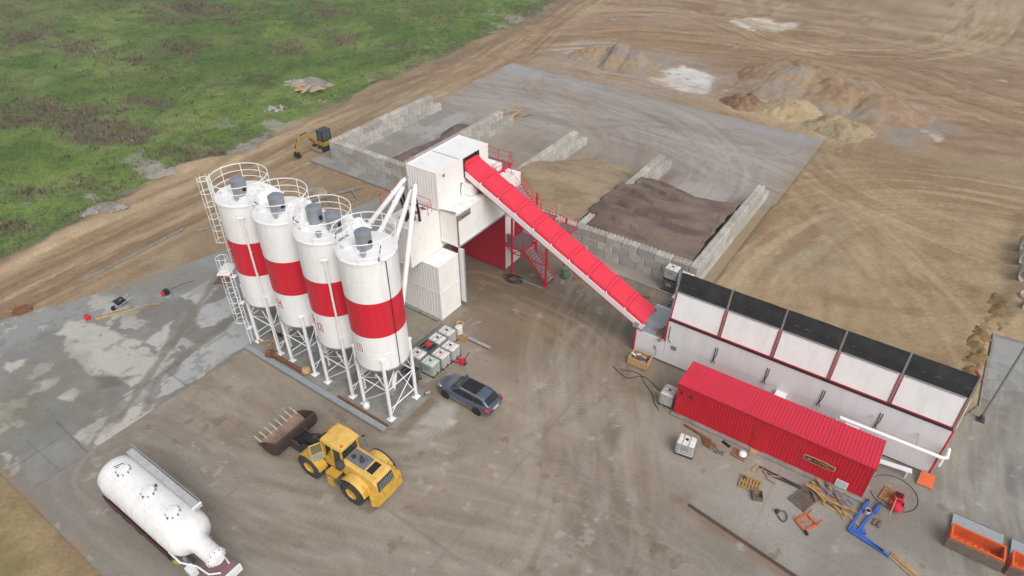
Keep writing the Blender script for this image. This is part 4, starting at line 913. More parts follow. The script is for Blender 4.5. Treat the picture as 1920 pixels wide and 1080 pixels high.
# green bin, cables, bits under the conveyor
t = thing('green_bin','green plastic barrel standing behind the stairs','barrel',(-23.4,41.6,0))
s = MB(); s.lathe([(.3,.02),(.36,.1),(.38,.5),(.37,.9),(.34,1.0)],16,(-23.4,41.6,0)); s.build('shell', mat('green_plastic','5d7d66',.6), t, smooth=True)
s = MB(); s.ring((-23.4,41.6,.98),.36,.03,16,5); s.build('rim', M_dark, t)
t = thing('cable_coil','black cable coil lying on the ground by the stair column','cable',(-27,39,0)); pts = []
for k in range(60): a = k*.42; r = .55+.2*math.sin(k*.7); pts.append((-27.0+r*1.3*math.cos(a),38.7+r*.8*math.sin(a),.03+.002*k))
s = MB(); s.path(pts,.028,5); s.build('coil', M_black, t)
t = thing('rail_strip','thin pale strip lying on the ground in front of the stairs','strip',(-27.4,38.9,0))
s = MB(); s.box(-27.5,-24.2,39.02,39.12,.004,.05); s.build('strip', M_galv, t)
random.seed(3)
t = thing('scrap_heap','small heap of scrap fittings beside the green barrel','scrap',(-22.6,42.4,0))
for k in range(9):
    x,y = -22.6+random.uniform(-.6,.6), 42.4+random.uniform(-.5,.5); s = MB(); s.beam((x,y,.06+.03*k),(x+random.uniform(-.5,.5),y+random.uniform(-.5,.5),.1+.03*k),.07,.05); s.build('scrap_piece', random.choice([M_galv,M_redr,M_rust]), t)

# ------------------------------------------------------------------ silo foundation
fd = thing('foundation_slab','concrete foundation slab under the four silos','slab',(-31.4,21.8,0))
s = MB(); s.box(-38.6,-24.0,19.75,23.95,-.1,.12); s.build('concrete', M_slabc, fd)
s = MB(); s.box(-24.02,-23.75,19.95,24.05,-.1,.16); s.build('kerb', M_edge, fd); s = MB(); s.box(-38.6,-24.05,19.50,19.73,-.1,.10); s.build('kerb', M_edge, fd)
hbeam((-38.6,19.55,.13),(-24.1,19.55,.13),'steel_beam','long grey steel beam lying along the front edge of the silo slab',.42,.2,M_galv)
hbeam((-29.0,19.95,.13),(-24.2,19.95,.13),'steel_beam','thin rust-stained steel beam lying behind the grey one at the silo slab',.16,.14,M_rust)
t = thing('rubber_roller','small grey roller lying at the right corner of the silo slab','roller',(-23.95,23.75,.1))
s = MB(); s.tube((-24.05,23.6,.3),(-23.85,23.9,.3),.17,12); s.build('drum', M_grey, t); s = MB(); s.tube((-24.1,23.53,.3),(-23.8,23.97,.3),.05,8); s.build('axle', M_rust, t)

# ------------------------------------------------------------------ silos
SR = 1.77
def silo(cx, cy, label, numbers, filters, pipes, ladder=False, cover=None, seed=1):
    t = thing('cement_silo',label,'silo',(cx,cy,.12),0,'white and red cement silos'); n = 48
    rs = random.Random(seed)
    def cyl(z0,z1,nm,m,r=SR): s = MB(); s.lathe([(r,z0),(r,z1)],n,(cx,cy,0),cap=False); return s.build(nm,m,t,smooth=True)
    lo = cyl(4.62,7.36,'lower_shell',M_silo); cyl(7.36,10.02,'red_band',M_redband,SR+.003); up = cyl(10.02,12.85,'upper_shell',M_silo)
    s = MB()
    for z in (6.0,11.45): s.ring((cx,cy,z),SR+.004,.008,n,4)
    s.build('weld_seam', M_hop, t)
    s = MB(); s.lathe([(SR+.05,12.80),(SR+.06,12.9),(SR+.02,12.95),(1.2,13.08),(.5,13.2),(.02,13.24)],n,(cx,cy,0)); rf = s.build('roof', M_white, t, smooth=True)
    s = MB(); s.lathe([(SR-.002,4.64),(SR+.05,4.60),(SR-.03,4.52),(.34,2.45),(.24,2.2)],n,(cx,cy,0)); s.build('cone', M_grey, t, smooth=True)
    s = MB(); s.lathe([(.24,2.24),(.24,1.4),(.3,1.38),(.3,.95),(.16,.9)],12,(cx,cy,0)); s.build('valve', M_galv, t, smooth=True)
    # legs on the four corners
    q = 1.27; C4 = [(q,-q),(q,q),(-q,q),(-q,-q)]
    for a,b in C4:
        s = MB(); s.tube((cx+a,cy+b,.14),(cx+a,cy+b,5.5),.125,12); s.tube((cx+a,cy+b,5.5),(cx+a,cy+b,5.58),.16,12); lg = s.build('leg', M_white, t, smooth=True)
        s = MB(); s.box(cx+a-.24,cx+a+.24,cy+b-.24,cy+b+.24,.122,.16); s.tube((cx+a,cy+b,.16),(cx+a,cy+b,.3),.2,8,.125); s.build('base_plate', M_white, lg)
    for k in range(4):
        (a,b),(c,d) = C4[k],C4[(k+1)%4]; p = lambda u,v,z: (cx+u,cy+v,z)
        s = MB(); s.tube(p(a,b,2.75),p(c,d,2.75),.042,6); s.tube(p(a,b,.45),p(c,d,2.7),.036,6); s.build('brace', M_white, t)
        s = MB(); s.tube(p(a,b,2.8),p((a+c)/2,(b+d)/2,4.55),.036,6); s.tube(p(c,d,2.8),p((a+c)/2,(b+d)/2,4.55),.036,6); s.build('brace', M_white, t)
        if k in (0,2): s = MB(); s.tube(p(a,b,1.0),p(c,d,1.0),.045,6); s.build('brace', M_white, t)
    # roof railing
    rr = SR+.08
    s = MB()
    for z,r in ((14.25,.03),(13.75,.022),(13.3,.022)): s.ring((cx,cy,z),rr,r,40,5)
    s.build('railing_ring', M_white, t, smooth=True)
    for k in range(9):
        a = R(20+40*k); s = MB(); s.tube((cx+rr*math.cos(a),cy+rr*math.sin(a),12.9),(cx+rr*math.cos(a),cy+rr*math.sin(a),14.25),.024,5); s.build('railing_post', M_white, t)
    for fx,fy in filters:
        s = MB(); s.lathe([(.44,13.1),(.48,13.14),(.48,14.12),(.5,14.14),(.5,14.2),(.3,14.3),(.22,14.3),(.22,14.38),(.02,14.4)],20,(cx+fx,cy+fy,0)); f = s.build('dust_filter', M_filter, rf, smooth=True)
        s = MB(); s.box(cx+fx+.42,cx+fx+.58,cy+fy-.1,cy+fy+.1,13.5,13.75)
        s.build('filter_valve', M_black, rf)
    # manhole and relief valves
    s = MB(); s.lathe([(.3,13.05),(.3,13.25),(.34,13.26),(.34,13.31),(.02,13.33)],16,(cx-.8,cy-.75,0)); s.build('manhole', M_white, rf, smooth=True)
    s = MB(); s.lathe([(.12,13.05),(.12,13.3),(.2,13.32),(.2,13.4),(.02,13.45)],12,(cx+.75,cy-.95,0)); s.build('relief_valve', M_galv, rf, smooth=True)
    if cover:
        x0,x1,y0,y1 = cover
        def fn(u,v):
            x = x0+(x1-x0)*u; y = y0+(y1-y0)*v; e = min(u,1-u,v,1-v); h = min(1,e*5)
            z = 12.97+h*(.2+.75*float(fbm(x,y,.45,3,seed))) 
            return (x+.12*(float(fbm(x,y,.5,2,seed+3))-.5), y+.12*(float(fbm(x,y,.5,2,seed+4))-.5), z)
        s = MB(); s.grid(16,18,fn); s.build('foam_cover', M_white, rf)
        s = MB(); s.box(x0,x1+.35,cy-.35,cy+.35,12.9,12.96); s.build('walkway_plate', M_galv, rf)
    ca = math.atan2(-cy,-cx)
    for f in pipes:                 # filling pipes running down the shell, seen at this fraction of the width
        a = ca+math.asin(f); x,y = cx+(SR+.27)*math.cos(a), cy+(SR+.27)*math.sin(a)
        zt = 12.0+rs.uniform(-.2,.2)
        s = MB(); s.path([(x,y,1.0),(x,y,zt)],.07,8); s.tube((x,y,.75),(x,y,1.0),.085,8); pp = s.build('filling_pipe', M_white, t, smooth=True)
        s = MB(); s.tube((x-.22*math.sin(a),y+.22*math.cos(a),zt+.03),(x+.22*math.sin(a),y-.22*math.cos(a),zt+.03),.075,8); s.build('pipe_head', M_white, pp)
        s = MB()
        for z in (5.6,7.6,9.4,11.2): s.beam((x,y,z),(cx+SR*math.cos(a),cy+SR*math.sin(a),z),.08,.06)
        s.build('pipe_clamp', M_redr if f > .1 else M_white, pp)
    a = ca+math.asin(.52); x,y = cx+(SR+.05)*math.cos(a), cy+(SR+.05)*math.sin(a)
    s = MB(); s.path([(cx+.9*math.cos(a+.6),cy+.9*math.sin(a+.6),13.15),(cx+(SR+.07)*math.cos(a-.25),cy+(SR+.07)*math.sin(a-.25),13.0),(x,y,12.8),(x,y,4.75),(x-.1*math.cos(a),y-.1*math.sin(a),4.5)],.028,6); s.build('hose', M_dark, t)
    for num,ang,z in numbers:
        x,y = cx+(SR+.012)*math.cos(ang), cy+(SR+.012)*math.sin(ang)
        mt = Matrix.Translation((x,y,z)) @ Matrix.Rotation(ang+R(90),4,'Z') @ Matrix.Rotation(R(90),4,'X')
        s = MB(); s.M = mt; s.box(-.24,.24,-.34,.34,-.03,.0); sn = s.build('number_sign', M_white, t)
        s = MB(); s.M = mt; w = .05
        s.box(-.24,.24,.34-w,.34,.001,.008); s.box(-.24,.24,-.34,-.34+w,.001,.008); s.box(-.24,-.24+w,-.29,.29,.001,.008); s.box(.24-w,.24,-.29,.29,.001,.008); s.build('sign_border', M_num, sn)
        text_part(num, .62, M_num, sn, mt @ Matrix.Translation((0,0,.004)) @ Matrix.Scale(1.0,4))
    if ladder:
        d = Vector((-.84,-.54,0)); tn = Vector((.54,-.84,0)); b0 = Vector((cx,cy,0))
        def lad(z0,z1,off,sh):
            s = MB()
            for k in (-.24,.24): p = b0+d*(SR+.28+sh)+tn*(k+off); s.tube((p.x,p.y,z0),(p.x,p.y,z1),.03,6)
            z = z0+.2
            while z < z1: a = b0+d*(SR+.28+sh)+tn*(-.24+off); b = b0+d*(SR+.28+sh)+tn*(.24+off); s.tube((a.x,a.y,z),(b.x,b.y,z),.016,5); z += .3
            L = s.build('ladder', M_white, t)
            s = MB(); c = b0+d*(SR+.62+sh)+tn*off; z = z0+2.2
            while z <= z1+.01: s.ring((c.x,c.y,z),.4,.022,18,4); z += .95
            for k in range(6):
                a = 2*math.pi*k/6; s.tube((c.x+.4*math.cos(a),c.y+.4*math.sin(a),z0+2.2),(c.x+.4*math.cos(a),c.y+.4*math.sin(a),z1),.014,4)
            s.build('cage', M_white, L)
            s = MB()
            z = z0+1.5
            while z < z1-1: p = b0+d*(SR+.28+sh)+tn*off; q2 = b0+d*SR+tn*off; s.beam((p.x,p.y,z),(q2.x,q2.y,z),.4,.05); z += 2.4
            s.build('bracket', M_white, L)
        lad(7.0,14.2,.0,.0); lad(.3,8.2,.75,.05)
        p = b0+d*(SR+.7)+tn*.4; s = MB(); s.M = Matrix.Translation(p) @ Matrix.Rotation(math.atan2(tn.y,tn.x),4,'Z'); s.box(-.7,.8,-.45,.45,6.95,7.0); s.build('rest_platform', M_white, t)
    return t
R90 = R(-90)
silo(-37.25,21.85,'leftmost white silo with a red band and a caged ladder',[],[(.3,-.3)],[-.25,.22],True,(-36.9,-34.9,21.5,23.4),2)
silo(-33.35,21.85,'second white silo from the left with a red band, marked 4',[('4',R90-.0,6.5)],[(.25,-.35)],[.36],False,(-33.0,-30.9,21.5,23.4),3)
silo(-29.45,21.85,'third white silo from the left with two filters, marked 3 and 2',[('3',R(-110),6.6),('2',R(-88),6.3)],[(-.62,.05),(.95,.15)],[-.14,.33],False,(-28.9,-27.0,22.2,23.6),4)
silo(-25.75,21.85,'rightmost and nearest white silo with a red band, marked 1',[('1',R90,6.42)],[(.15,-.25)],[],False,None,5)

# screw conveyors from the silo outlets up to the tower
for i,(sx,tx,ty,tz,lab) in enumerate(((-37.2,-30.95,30.5,11.95,'leftmost white screw conveyor tube rising from the leftmost silo'),(-33.3,-30.85,30.15,11.4,'white screw conveyor tube second from the left in the fan at the tower'),
      (-29.6,-30.5,30.65,11.0,'white screw conveyor tube third from the left in the fan at the tower'),(-25.8,-30.0,30.7,11.55,'rightmost and steepest white screw conveyor tube, rising from silo 1'))):
    t = thing('screw_conveyor',lab,'screw conveyor',(sx,22.3,.15),0,'screw conveyors between silos and tower')
    a = Vector((sx,22.2,.75)); b = Vector((tx,ty,tz)); d = (b-a).normalized()
    s = MB(); s.tube(a,b,.19,14); tb = s.build('tube', M_white, t, smooth=True)
    s = MB()
    for k in (.25,.5,.75,.93): p = a.lerp(b,k); s.tube(p-d*.05,p+d*.05,.24,14)
    s.build('flange', M_white, tb)
    s = MB(); s.tube(b,b+d*.35,.2,12,.14); s.build('gearbox', M_hop, t, smooth=True)
    s = MB(); s.tube(b+d*.35,b+d*.6,.12,10); s.build('motor', M_galv, t, smooth=True)
    s = MB(); s.tube(b-d*.3,Vector((b.x-.1,b.y+.25,9.6)),.10,10); s.tube(Vector((b.x-.1,b.y+.25,9.6)),Vector((b.x-.2,b.y+.4,8.64)),.10,10); s.build('chute_sleeve', M_black, t, smooth=True)
    s = MB(); s.tube((sx,22.15,1.0),(sx,22.05,.5),.2,10); s.build('inlet', M_galv, t)

# odds and ends at the foot of the silos
random.seed(5)
t = thing('rusty_auger','rusty brown auger and beam lying on the left end of the silo slab','auger',(-36.5,20.2,.12))
s = MB(); s.beam((-36.2,20.0,.42),(-32.6,20.12,.38),.28,.2); s.build('beam', M_rust, t)
s = MB(); s.tube((-36.5,19.9,.42),(-36.1,20.0,.42),.36,14); s.build('disc', M_rust, t, smooth=True)
s = MB(); s.lathe([(.3,0),(.34,.05),(.3,.28),(.1,.34)],14,(-32.6,20.25,.36)); s.build('cap', M_tan, t, smooth=True)
for k in range(9):
    x,y = -37.4+random.uniform(-.9,1.0), 20.7+random.uniform(-.5,.5); a = random.uniform(0,3); L = random.uniform(.5,1.3)
    t = thing('offcut','short timber offcut strewn at the left end of the silo slab','offcut',(x,y,.14),0,'timber offcuts on the silo slab')
    s = MB(); s.beam((x,y,.16+.02*k),(x+L*math.cos(a),y+L*math.sin(a),.17+.02*k),.12,.04); s.build('board', M_wood, t)
t = thing('pump','small pump with a magenta drum at the foot of the leftmost silo','pump',(-38.1,21.9,.12))
s = MB(); s.tube((-38.3,21.9,.4),(-37.9,21.95,.4),.24,14); s.build('drum', mat('magenta','b01070',.4), t, smooth=True)
s = MB(); s.box(-38.6,-37.8,21.7,22.4,.13,.2); s.build('sled', M_black, t); s = MB(); s.box(-37.85,-37.35,21.8,22.3,.2,.55); s.build('motor', M_dark, t)
t = thing('sack','white plastic sack at the foot of the silo marked 1','sack',(-26.6,20.35,.13))
s = MB(); s.lathe([(.2,0),(.26,.1),(.24,.3),(.14,.42),(.02,.45)],12,(-26.62,20.35,.125)); s.build('bag', M_white, t, smooth=True)

# ------------------------------------------------------------------ hopper row
hp = thing('hopper_row','long white aggregate hopper row with black rubber flaps and red trim','hoppers',(-4,38,0))
HX0,HX1,HY0,HY1 = -11.78,6.2,36.4,40.2
s = MB(); s.box(-14.1,HX1,HY0+.25,HY1,.02,.16); s.build('plinth', M_slabc, hp)
DX = [-11.78,-8.14,-4.53,-.93,2.66,6.2]
s = MB(); s.box(-14.15,-11.80,HY0,HY0+.06,.17,2.12); s.build('front_panel', M_hop, hp)
for i in range(5):
    a,b = DX[i],DX[i+1]
    s = MB(); s.box(a+.004,b-.004,HY0,HY0+.06,.17,2.09); s.build('front_panel', M_hop, hp)
    s = MB(); s.box(a+.002,b-.002,HY0-.02,HY0+.06,2.10,4.10); s.build('front_panel', M_hop, hp)
    # dark slot under the upper panel, upper panel leaning back, rubber flap above
    s = MB(); s.box(a,b,HY0-.07,HY0+.1,4.11,4.33); s.build('dark_slot', M_dark, hp)
    y0,z0,y1,z1 = 36.36,4.40,36.82,6.42
    s = MB(); s.plate([(a+.12,y0,z0),(b-.12,y0,z0),(b-.12,y1,z1),(a+.12,y1,z1)],(0,.05,-.01)); up = s.build('upper_panel', M_hopt, hp)
    s = MB(); s.beam((a+.02,y0-.02,z0-.03),(b-.02,y0-.02,z0-.03),.06,.07); s.build('red_trim', M_num, up)
    for x in (a+.1,b-.1): s = MB(); s.beam((x,y0-.01,z0),(x,y1-.01,z1),.05,.06); s.build('red_trim', M_num, up)
    s = MB(); s.beam((a+.2,y1-.03,z1+.02),(b-.2,y1-.03,z1+.02),.05,.09); s.build('clamp_bar', M_galv, up)
    # rubber flap with shallow folds
    def fn(u,v,a=a,b=b):
        x = a+.06+(b-a-.12)*u; z = 6.42+1.45*v; y = 36.84+.26*v+.03*math.sin(v*7+u*2)+.03*float(fbm(np.array(x*1.0),np.array(z),.6,2,4))
        return (x,y,z)
    s = MB(); s.grid(14,8,fn); s.grid(14,8,lambda u,v: tuple(Vector(fn(1-u,v))+Vector((0,.03,0)))); s.build('rubber_flap', M_dark, hp, smooth=True)
    s = MB()
    for k in range(5): x = a+.4+(b-a-.8)*random.random(); s.beam((x,36.95,7.0+.08*random.random()),(x+random.uniform(.15,.5),36.95,7.0+.08*random.random()),.012,.012)
    tag(s.build('flap_crease', M_beam, hp), kind='stuff')
    # bin pocket behind
    s = MB(); s.plate([(a+.1,36.9,6.2),(b-.1,36.9,6.2),(b-.1,38.2,2.3),(a+.1,38.2,2.3)],(0,.03,0)); s.plate([(a+.1,40.1,4.2),(b-.1,40.1,4.2),(b-.1,38.6,2.3),(a+.1,38.6,2.3)],(0,.03,0)); s.build('bin_slope', M_grey, hp)
for x in DX:
    s = MB(); s.beam((x,36.42,4.38),(x,36.84,6.42),.12,.1); s.beam((x,36.84,6.42),(x,37.16,7.95),.12,.1); s.build('post', M_grey, hp)
    s = MB(); s.plate([(x-.03,36.5,2.2),(x-.03,40.1,2.2),(x-.03,40.1,4.3),(x-.03,37.2,6.6),(x-.03,36.9,6.4)],(.06,0,0)); s.build('bin_wall', M_hop, hp)
s = MB(); s.box(HX0,HX1,HY1-.06,HY1,.17,4.2); s.build('rear_wall', M_hop, hp)
s = MB(); s.plate([(HX1+.005,36.42,.17),(HX1+.005,40.2,.17),(HX1+.005,40.2,4.25),(HX1+.005,36.42,4.1)],(.05,0,0)); s.build('end_wall', M_hop, hp)
s = MB(); s.box(HX1+.0,HX1+.09,HY0-.03,HY0+.1,.17,4.12); s.build('red_corner', M_red, hp)
s = MB(); s.box(HX1+.06,HX1+.1,40.1,40.25,.17,4.3); s.build('red_corner', M_red, hp)
s = MB(); s.plate([(HX1+.07,37.1,7.85),(HX1+.07,40.1,6.2),(HX1+.07,40.1,6.0),(HX1+.07,37.05,7.6)],(.05,0,0)); s.build('red_guard', M_redr, hp)
s = MB(); s.plate([(HX1+.07,36.4,4.4),(HX1+.07,36.84,6.42),(HX1+.07,37.6,6.1),(HX1+.07,37.3,4.4)],(.04,0,0)); s.build('side_cheek', M_hop, hp)
# low box at the conveyor end
s = MB(); s.box(-14.15,-14.09,HY0+.06,40.1,.17,2.12); s.box(-14.09,-11.8,40.0,40.1,.17,2.12); s.build('end_box_wall', M_hop, hp)
s = MB(); s.box(-14.09,-11.82,HY0+.06,40.0,2.03,2.09); s.build('end_box_top', M_galv, hp)
s = MB(); s.box(-14.2,-14.1,HY0-.04,HY0+.06,.17,2.16); s.box(-11.9,-11.79,HY0-.05,HY0-.022,2.12,4.12); s.box(-11.84,-11.8,HY0,36.9,2.12,4.3); s.build('red_corner', M_red, hp)
s = MB(); s.plate([(-14.0,38.2,2.75),(-12.2,38.6,2.2),(-12.6,37.3,2.2),(-14.0,36.9,2.75)],(0,0,.04)); s.plate([(-14.0,36.9,2.75),(-12.6,37.3,2.2),(-12.9,37.3,2.1),(-14.0,36.9,2.1)],(0,-.03,0)); s.plate([(-14.1,40.0,2.12),(-12.9,40.0,2.12),(-12.3,38.6,2.2),(-14.0,38.2,2.75)],(0,0,.03)); s.build('tail_hood', M_galv, hp)
s = MB()
def spill(u,v):
    r = .75*v*(1+.45*math.sin(5*u*6.28+1)*.6+.35*math.sin(3*u*6.28)); a = u*2*math.pi; return (-12.35+r*math.cos(a)*.75,37.6+r*math.sin(a)*1.5,2.1+.22*(1-v)**1.4)
s.grid(28,6,spill); s.build('spilt_sand', mat('spilt_sand','7d6e5b',.95,var=.2), hp, smooth=True)
# struts, plates and pipes on the front
for x in (-8.15,-4.55,-.95,2.5):
    for k,dx in enumerate((0,.14)):
        s = MB(); s.path([(x+dx,36.36,3.38),(x+dx,36.33,2.9-.1*k),(x+dx*.2,36.31,2.3),(x+dx*.2+(.12 if k else -.1),36.30,1.95)],.025,5); s.build('cable', M_black, hp)
s = MB(); s.path([(-11.6,36.36,3.6),(-11.6,36.35,2.4),(-11.4,36.35,2.2)],.03,5); s.build('cable', M_black, hp)
s = MB(); s.box(-11.3,-10.9,36.36,36.395,1.62,1.95); s.build('name_plate', M_grey, hp)
s = MB(); s.box(-12.55,-12.4,36.34,36.395,1.0,1.35); s.path([(-12.35,36.37,1.0),(-12.32,36.35,.7),(-12.4,36.35,.45)],.02,5); s.build('socket_box', M_galv, hp)
s = MB(); s.box(-3.6,-2.9,35.6,36.38,1.0,1.9); s.build('air_unit', M_white, hp)
s = MB(); s.box(-4.3,-3.65,36.15,36.38,.9,1.5); s.build('junction_box', M_galv, hp)

# white duct above the red container
t = thing('white_duct','white bent pipe running between the red container and the hoppers','pipe',(3.4,34.9,0))
s = MB(); s.path([(.35,34.95,2.2),(.35,34.85,2.95),(.5,34.82,3.12),(6.2,34.95,3.12),(6.4,35.1,3.12),(6.42,35.9,3.1),(6.42,36.1,2.9),(6.42,36.1,1.4)],.11,12); s.build('pipe', M_white, t, smooth=True)
s = MB(); s.box(.9,1.7,34.7,35.25,1.0,2.9); s.build('fan_box', M_hop, t)
for x in (2.2,4.8): s = MB(); s.box(x-.03,x+.03,34.95,36.38,2.9,2.96); s.build('bracket', M_galv, t)
t = thing('bench','low white bench frame between the red container and the hopper wall','bench',(4.2,35.4,0))
s = MB(); s.beam((3.4,35.3,.55),(5.3,35.6,.55),.35,.06); s.build('top', M_hop, t)
for x,y in ((3.5,35.2),(5.1,35.4),(3.5,35.5),(5.15,35.7)): s = MB(); s.box(x-.04,x+.04,y-.04,y+.04,.0,.52); s.build('leg', M_hop, t)

# ------------------------------------------------------------------ red office container
rc = thing('red_container','long red ribbed container with a round-cornered logo sign','container',(-2.9,33.4,0))
X0,X1,Y0,Y1,Z0,Z1 = -9.0,3.22,32.17,34.62,.14,2.86
s = MB(); s.box(X0-.1,X1+.3,Y0-.30,Y1+.1,-.1,.13); s.build('concrete_base', M_slabc, rc)
def rwall(axis,a0,a1,pos,out,nm='wall_panel'):
    n = max(1,int(round((a1-a0)/1.2))); p = (a1-a0)/n
    for i in range(n):
        s = MB(); corr_wall(s,axis,a0+i*p,a0+(i+1)*p,pos,Z0,Z1-.06,out,.2,.022); s.build(nm, M_red, rc)
rwall('x',X0+.05,X1-.05,Y0,-1); rwall('x',X0+.05,X1-.05,Y1,1); rwall('y',Y0+.05,Y1-.05,X0,-1); rwall('y',Y0+.05,Y1-.05,X1,1)
s = MB()
for x in (X0,X1-.06):
    for y in (Y0,Y1-.06): s.box(x,x+.06,y,y+.06,Z0,Z1-.05)
s.build('corner_post', M_red, rc)
M_rr = mat('red_roof','cc2a44',.4,var=.05,scale=.8,dirt='a93a48',dirt_amt=.35,dscale=.7)
n = 10; p = (X1-X0+.12)/n
for i in range(n):                                  # roof sheets with ribs running down the slope
    a = X0-.06+i*p; s = MB(); vs = []; pts = []
    for k in range(6): b = a+k*p/6; pts += [(b,0),(b+.12,0),(b+.14,.03),(b+.19,.03)]
    pts.append((a+p,0))
    for x,d in pts: vs += [(x,Y0-.06,Z1-.02+d),(x,Y1+.06,Z1+.05+d)]
    s.add(vs,[(2*k,2*k+2,2*k+3,2*k+1) for k in range(len(pts)-1)]); s.build('roof_sheet', M_rr, rc)
s = MB(); s.box(X0-.06,X1+.06,Y0-.075,Y0-.055,Z1-.1,Z1-.0); s.build('eaves_trim', M_num, rc)
# logo sign
s = MB(); pts = []
for k in range(48):
    a = 2*math.pi*k/48; w = .92+.0*k; x = .4+max(-.74,min(.74,1.3*math.cos(a)))+.21*math.cos(a)*(1+.10*math.cos(8*a)); z = 1.42+.25*math.sin(a)*(1+.10*math.cos(14*a)); pts.append((x,z))
s.prism(pts,'y',Y0-.05,Y0-.03); sb = s.build('logo_sign', mat('logo_edge','d9a7a0',.5), rc)
s = MB(); s.prism([(.4+(x-.4)*.955,1.42+(z-1.42)*.80) for x,z in pts],'y',Y0-.058,Y0-.051); s.build('logo_field', mat('logo_dark','38332c',.5), sb)
M_lt = mat('logo_letters','b8643c',.5); M_lt2 = mat('logo_letters_orange','c9823c',.5)
mt = lambda x: Matrix.Translation((x,Y0-.06,1.42)) @ Matrix.Rotation(R(90),4,'X')
for ch,x,m_ in (('L',-.36,M_lt),('L',.0,M_lt),('E',.2,M_lt),('I',.36,M_lt),('M',.58,M_lt2),('R',.84,M_lt2),('O',1.08,M_lt2)): text_part(ch,.36,m_,sb,mt(x),'letter')
s = MB(); s.M = mt(-.17); s.lathe([(.075,0),(.075,.005)],12); s.build('logo_dot', mat('logo_dot','c9a23c',.5), sb)
s = MB(); s.M = mt(-.24); s.lathe([(.05,0),(.05,.004)],10); s.build('logo_dot', mat('logo_green','6f7a2c',.5), sb)
s = MB(); s.box(1.62,2.3,Y0-.03,Y0-.012,.18,.80); w_ = s.build('window', M_white, rc); s = MB(); s.box(1.67,2.25,Y0-.036,Y0-.031,.23,.75); s.build('pane', mat('pale_glass','c3ccd0',.15,spec=.6), w_)
s = MB(); s.box(-3.65,-2.75,Y0-.03,Y0-.012,.16,2.1); d_ = s.build('door', M_red, rc); s = MB(); s.box(-3.55,-3.45,Y0-.07,Y0-.03,1.0,1.12); s.build('handle', M_black, d_)
s = MB(); s.box(-3.5,-3.1,Y0-.42,Y0-.1,.0,.16); s.build('step', M_tan, rc)
s = MB(); s.box(-8.75,-8.6,Y0-.06,Y0-.02,2.05,2.3); s.box(-8.1,-7.95,Y0-.06,Y0-.02,2.0,2.25); s.beam((-8.2,Y0-.05,2.12),(-7.8,Y0-.05,2.12),.04,.04); s.build('lamp_bracket', M_dark, rc)

# ------------------------------------------------------------------ IBC tanks
M_ibc = mat('ibc_plastic','dcdad4',.45,var=.05,scale=2,dirt='bdb7a8',dirt_amt=.35,rnd=.06)
M_ibcg = mat('ibc_greenish','c3cfc4',.45,var=.05,scale=2,dirt='aab5a8',dirt_amt=.35)
M_cage = mat('cage_steel','9aa0a4',.4,.5,var=.1)
M_ibcb = mat('ibc_black','23262b',.45,var=.1)
def make_ibc(mt, mc, cap, pal):
    t = thing('ibc_tank','x','tank')
    L,W,H = 1.2,1.0,1.16; s = MB()
    prof = []
    s.cbox(-.57,.57,-.47,.47,.16,1.10,.09); s.add([(-.5,-.12,1.1),(.5,-.12,1.1),(.5,.12,1.1),(-.5,.12,1.1),(-.46,-.1,1.125),(.46,-.1,1.125),(.46,.1,1.125),(-.46,.1,1.125)],[(4,5,6,7),(0,1,5,4),(1,2,6,5),(2,3,7,6),(3,0,4,7)])
    b = s.build('bottle', mt, t, True, smooth=False)
    s = MB(); s.lathe([(.105,1.12),(.105,1.155),(.08,1.17),(.02,1.17)],14); s.build('lid', cap, b, True, smooth=True)
    s = MB(); r = .011
    for z in (.17,.36,.55,.74,.93,1.06):
        for y in (-.495,.495): s.box(-.595,.595,y-r,y+r,z-r,z+r)
        for x in (-.595,.595): s.box(x-r,x+r,-.495,.495,z-r,z+r)
    for k in range(7):
        x = -.595+1.19*k/6
        for y in (-.495,.495): s.box(x-r,x+r,y-r*.7,y+r*.7,.15,1.07)
    for k in range(6):
        y = -.495+.99*k/5
        for x in (-.595,.595): s.box(x-r*.7,x+r*.7,y-r,y+r,.15,1.07)
    for x in (-.2,.2): s.box(x-.02,x+.02,-.5,.5,1.128,1.14)
    s.build('cage', mc, t, True)
    s = MB(); s.box(-.25,.25,-.512,-.507,.55,.85); s.build('label_plate', M_galv, t, True)
    for y in (-.42,0,.42): s = MB(); s.box(-.6,.6,y-.07,y+.07,0,.12); s.build('pallet_runner', pal, t, True)
    s = MB(); s.box(-.6,.6,-.5,.5,.12,.145); s.build('pallet_deck', pal, t, True)
    s = MB(); s.tube((.57,0,.24),(.66,0,.24),.05,8); s.build('outlet', M_redr, t, True)
    return t
ibcW = make_ibc(M_ibc,M_cage,M_black,M_dark); ibcG = make_ibc(M_ibcg,M_cage,M_dark,M_dark); ibcR = make_ibc(M_ibc,M_cage,M_num,M_dark); ibcB = make_ibc(M_ibcb,M_cage,M_black,M_black)
used = set()
def ibc(proto, x, y, z, lab, rz=0.):
    o = proto if proto.name not in used else copy_tree(proto); used.add(proto.name)
    o.location = (x,y,z); o.rotation_euler = (0,0,rz+random.uniform(-.04,.04)); tag(o, lab, 'tank', 'IBC tanks')
ibc(ibcW,-26.55,29.1,0,'white IBC tank at the far end of the cluster, next to the container corner')
ibc(ibcW,-26.58,28.02,0,'white IBC tank second from the container corner in the back row')
ibc(ibcB,-26.62,26.95,0,'black IBC tank with a red cloth on it, in the back row')
ibc(ibcW,-26.7,25.88,0,'white IBC tank of the back row nearest the silo leg')
ibc(ibcW,-25.22,27.9,0,'white IBC tank in the front row with a pallet truck beside it')
ibc(ibcR,-25.28,26.84,0,'white IBC tank with a red lid in the middle of the front row')
ibc(ibcG,-25.36,25.76,0,'greenish IBC tank at the front corner of the cluster, near the car')
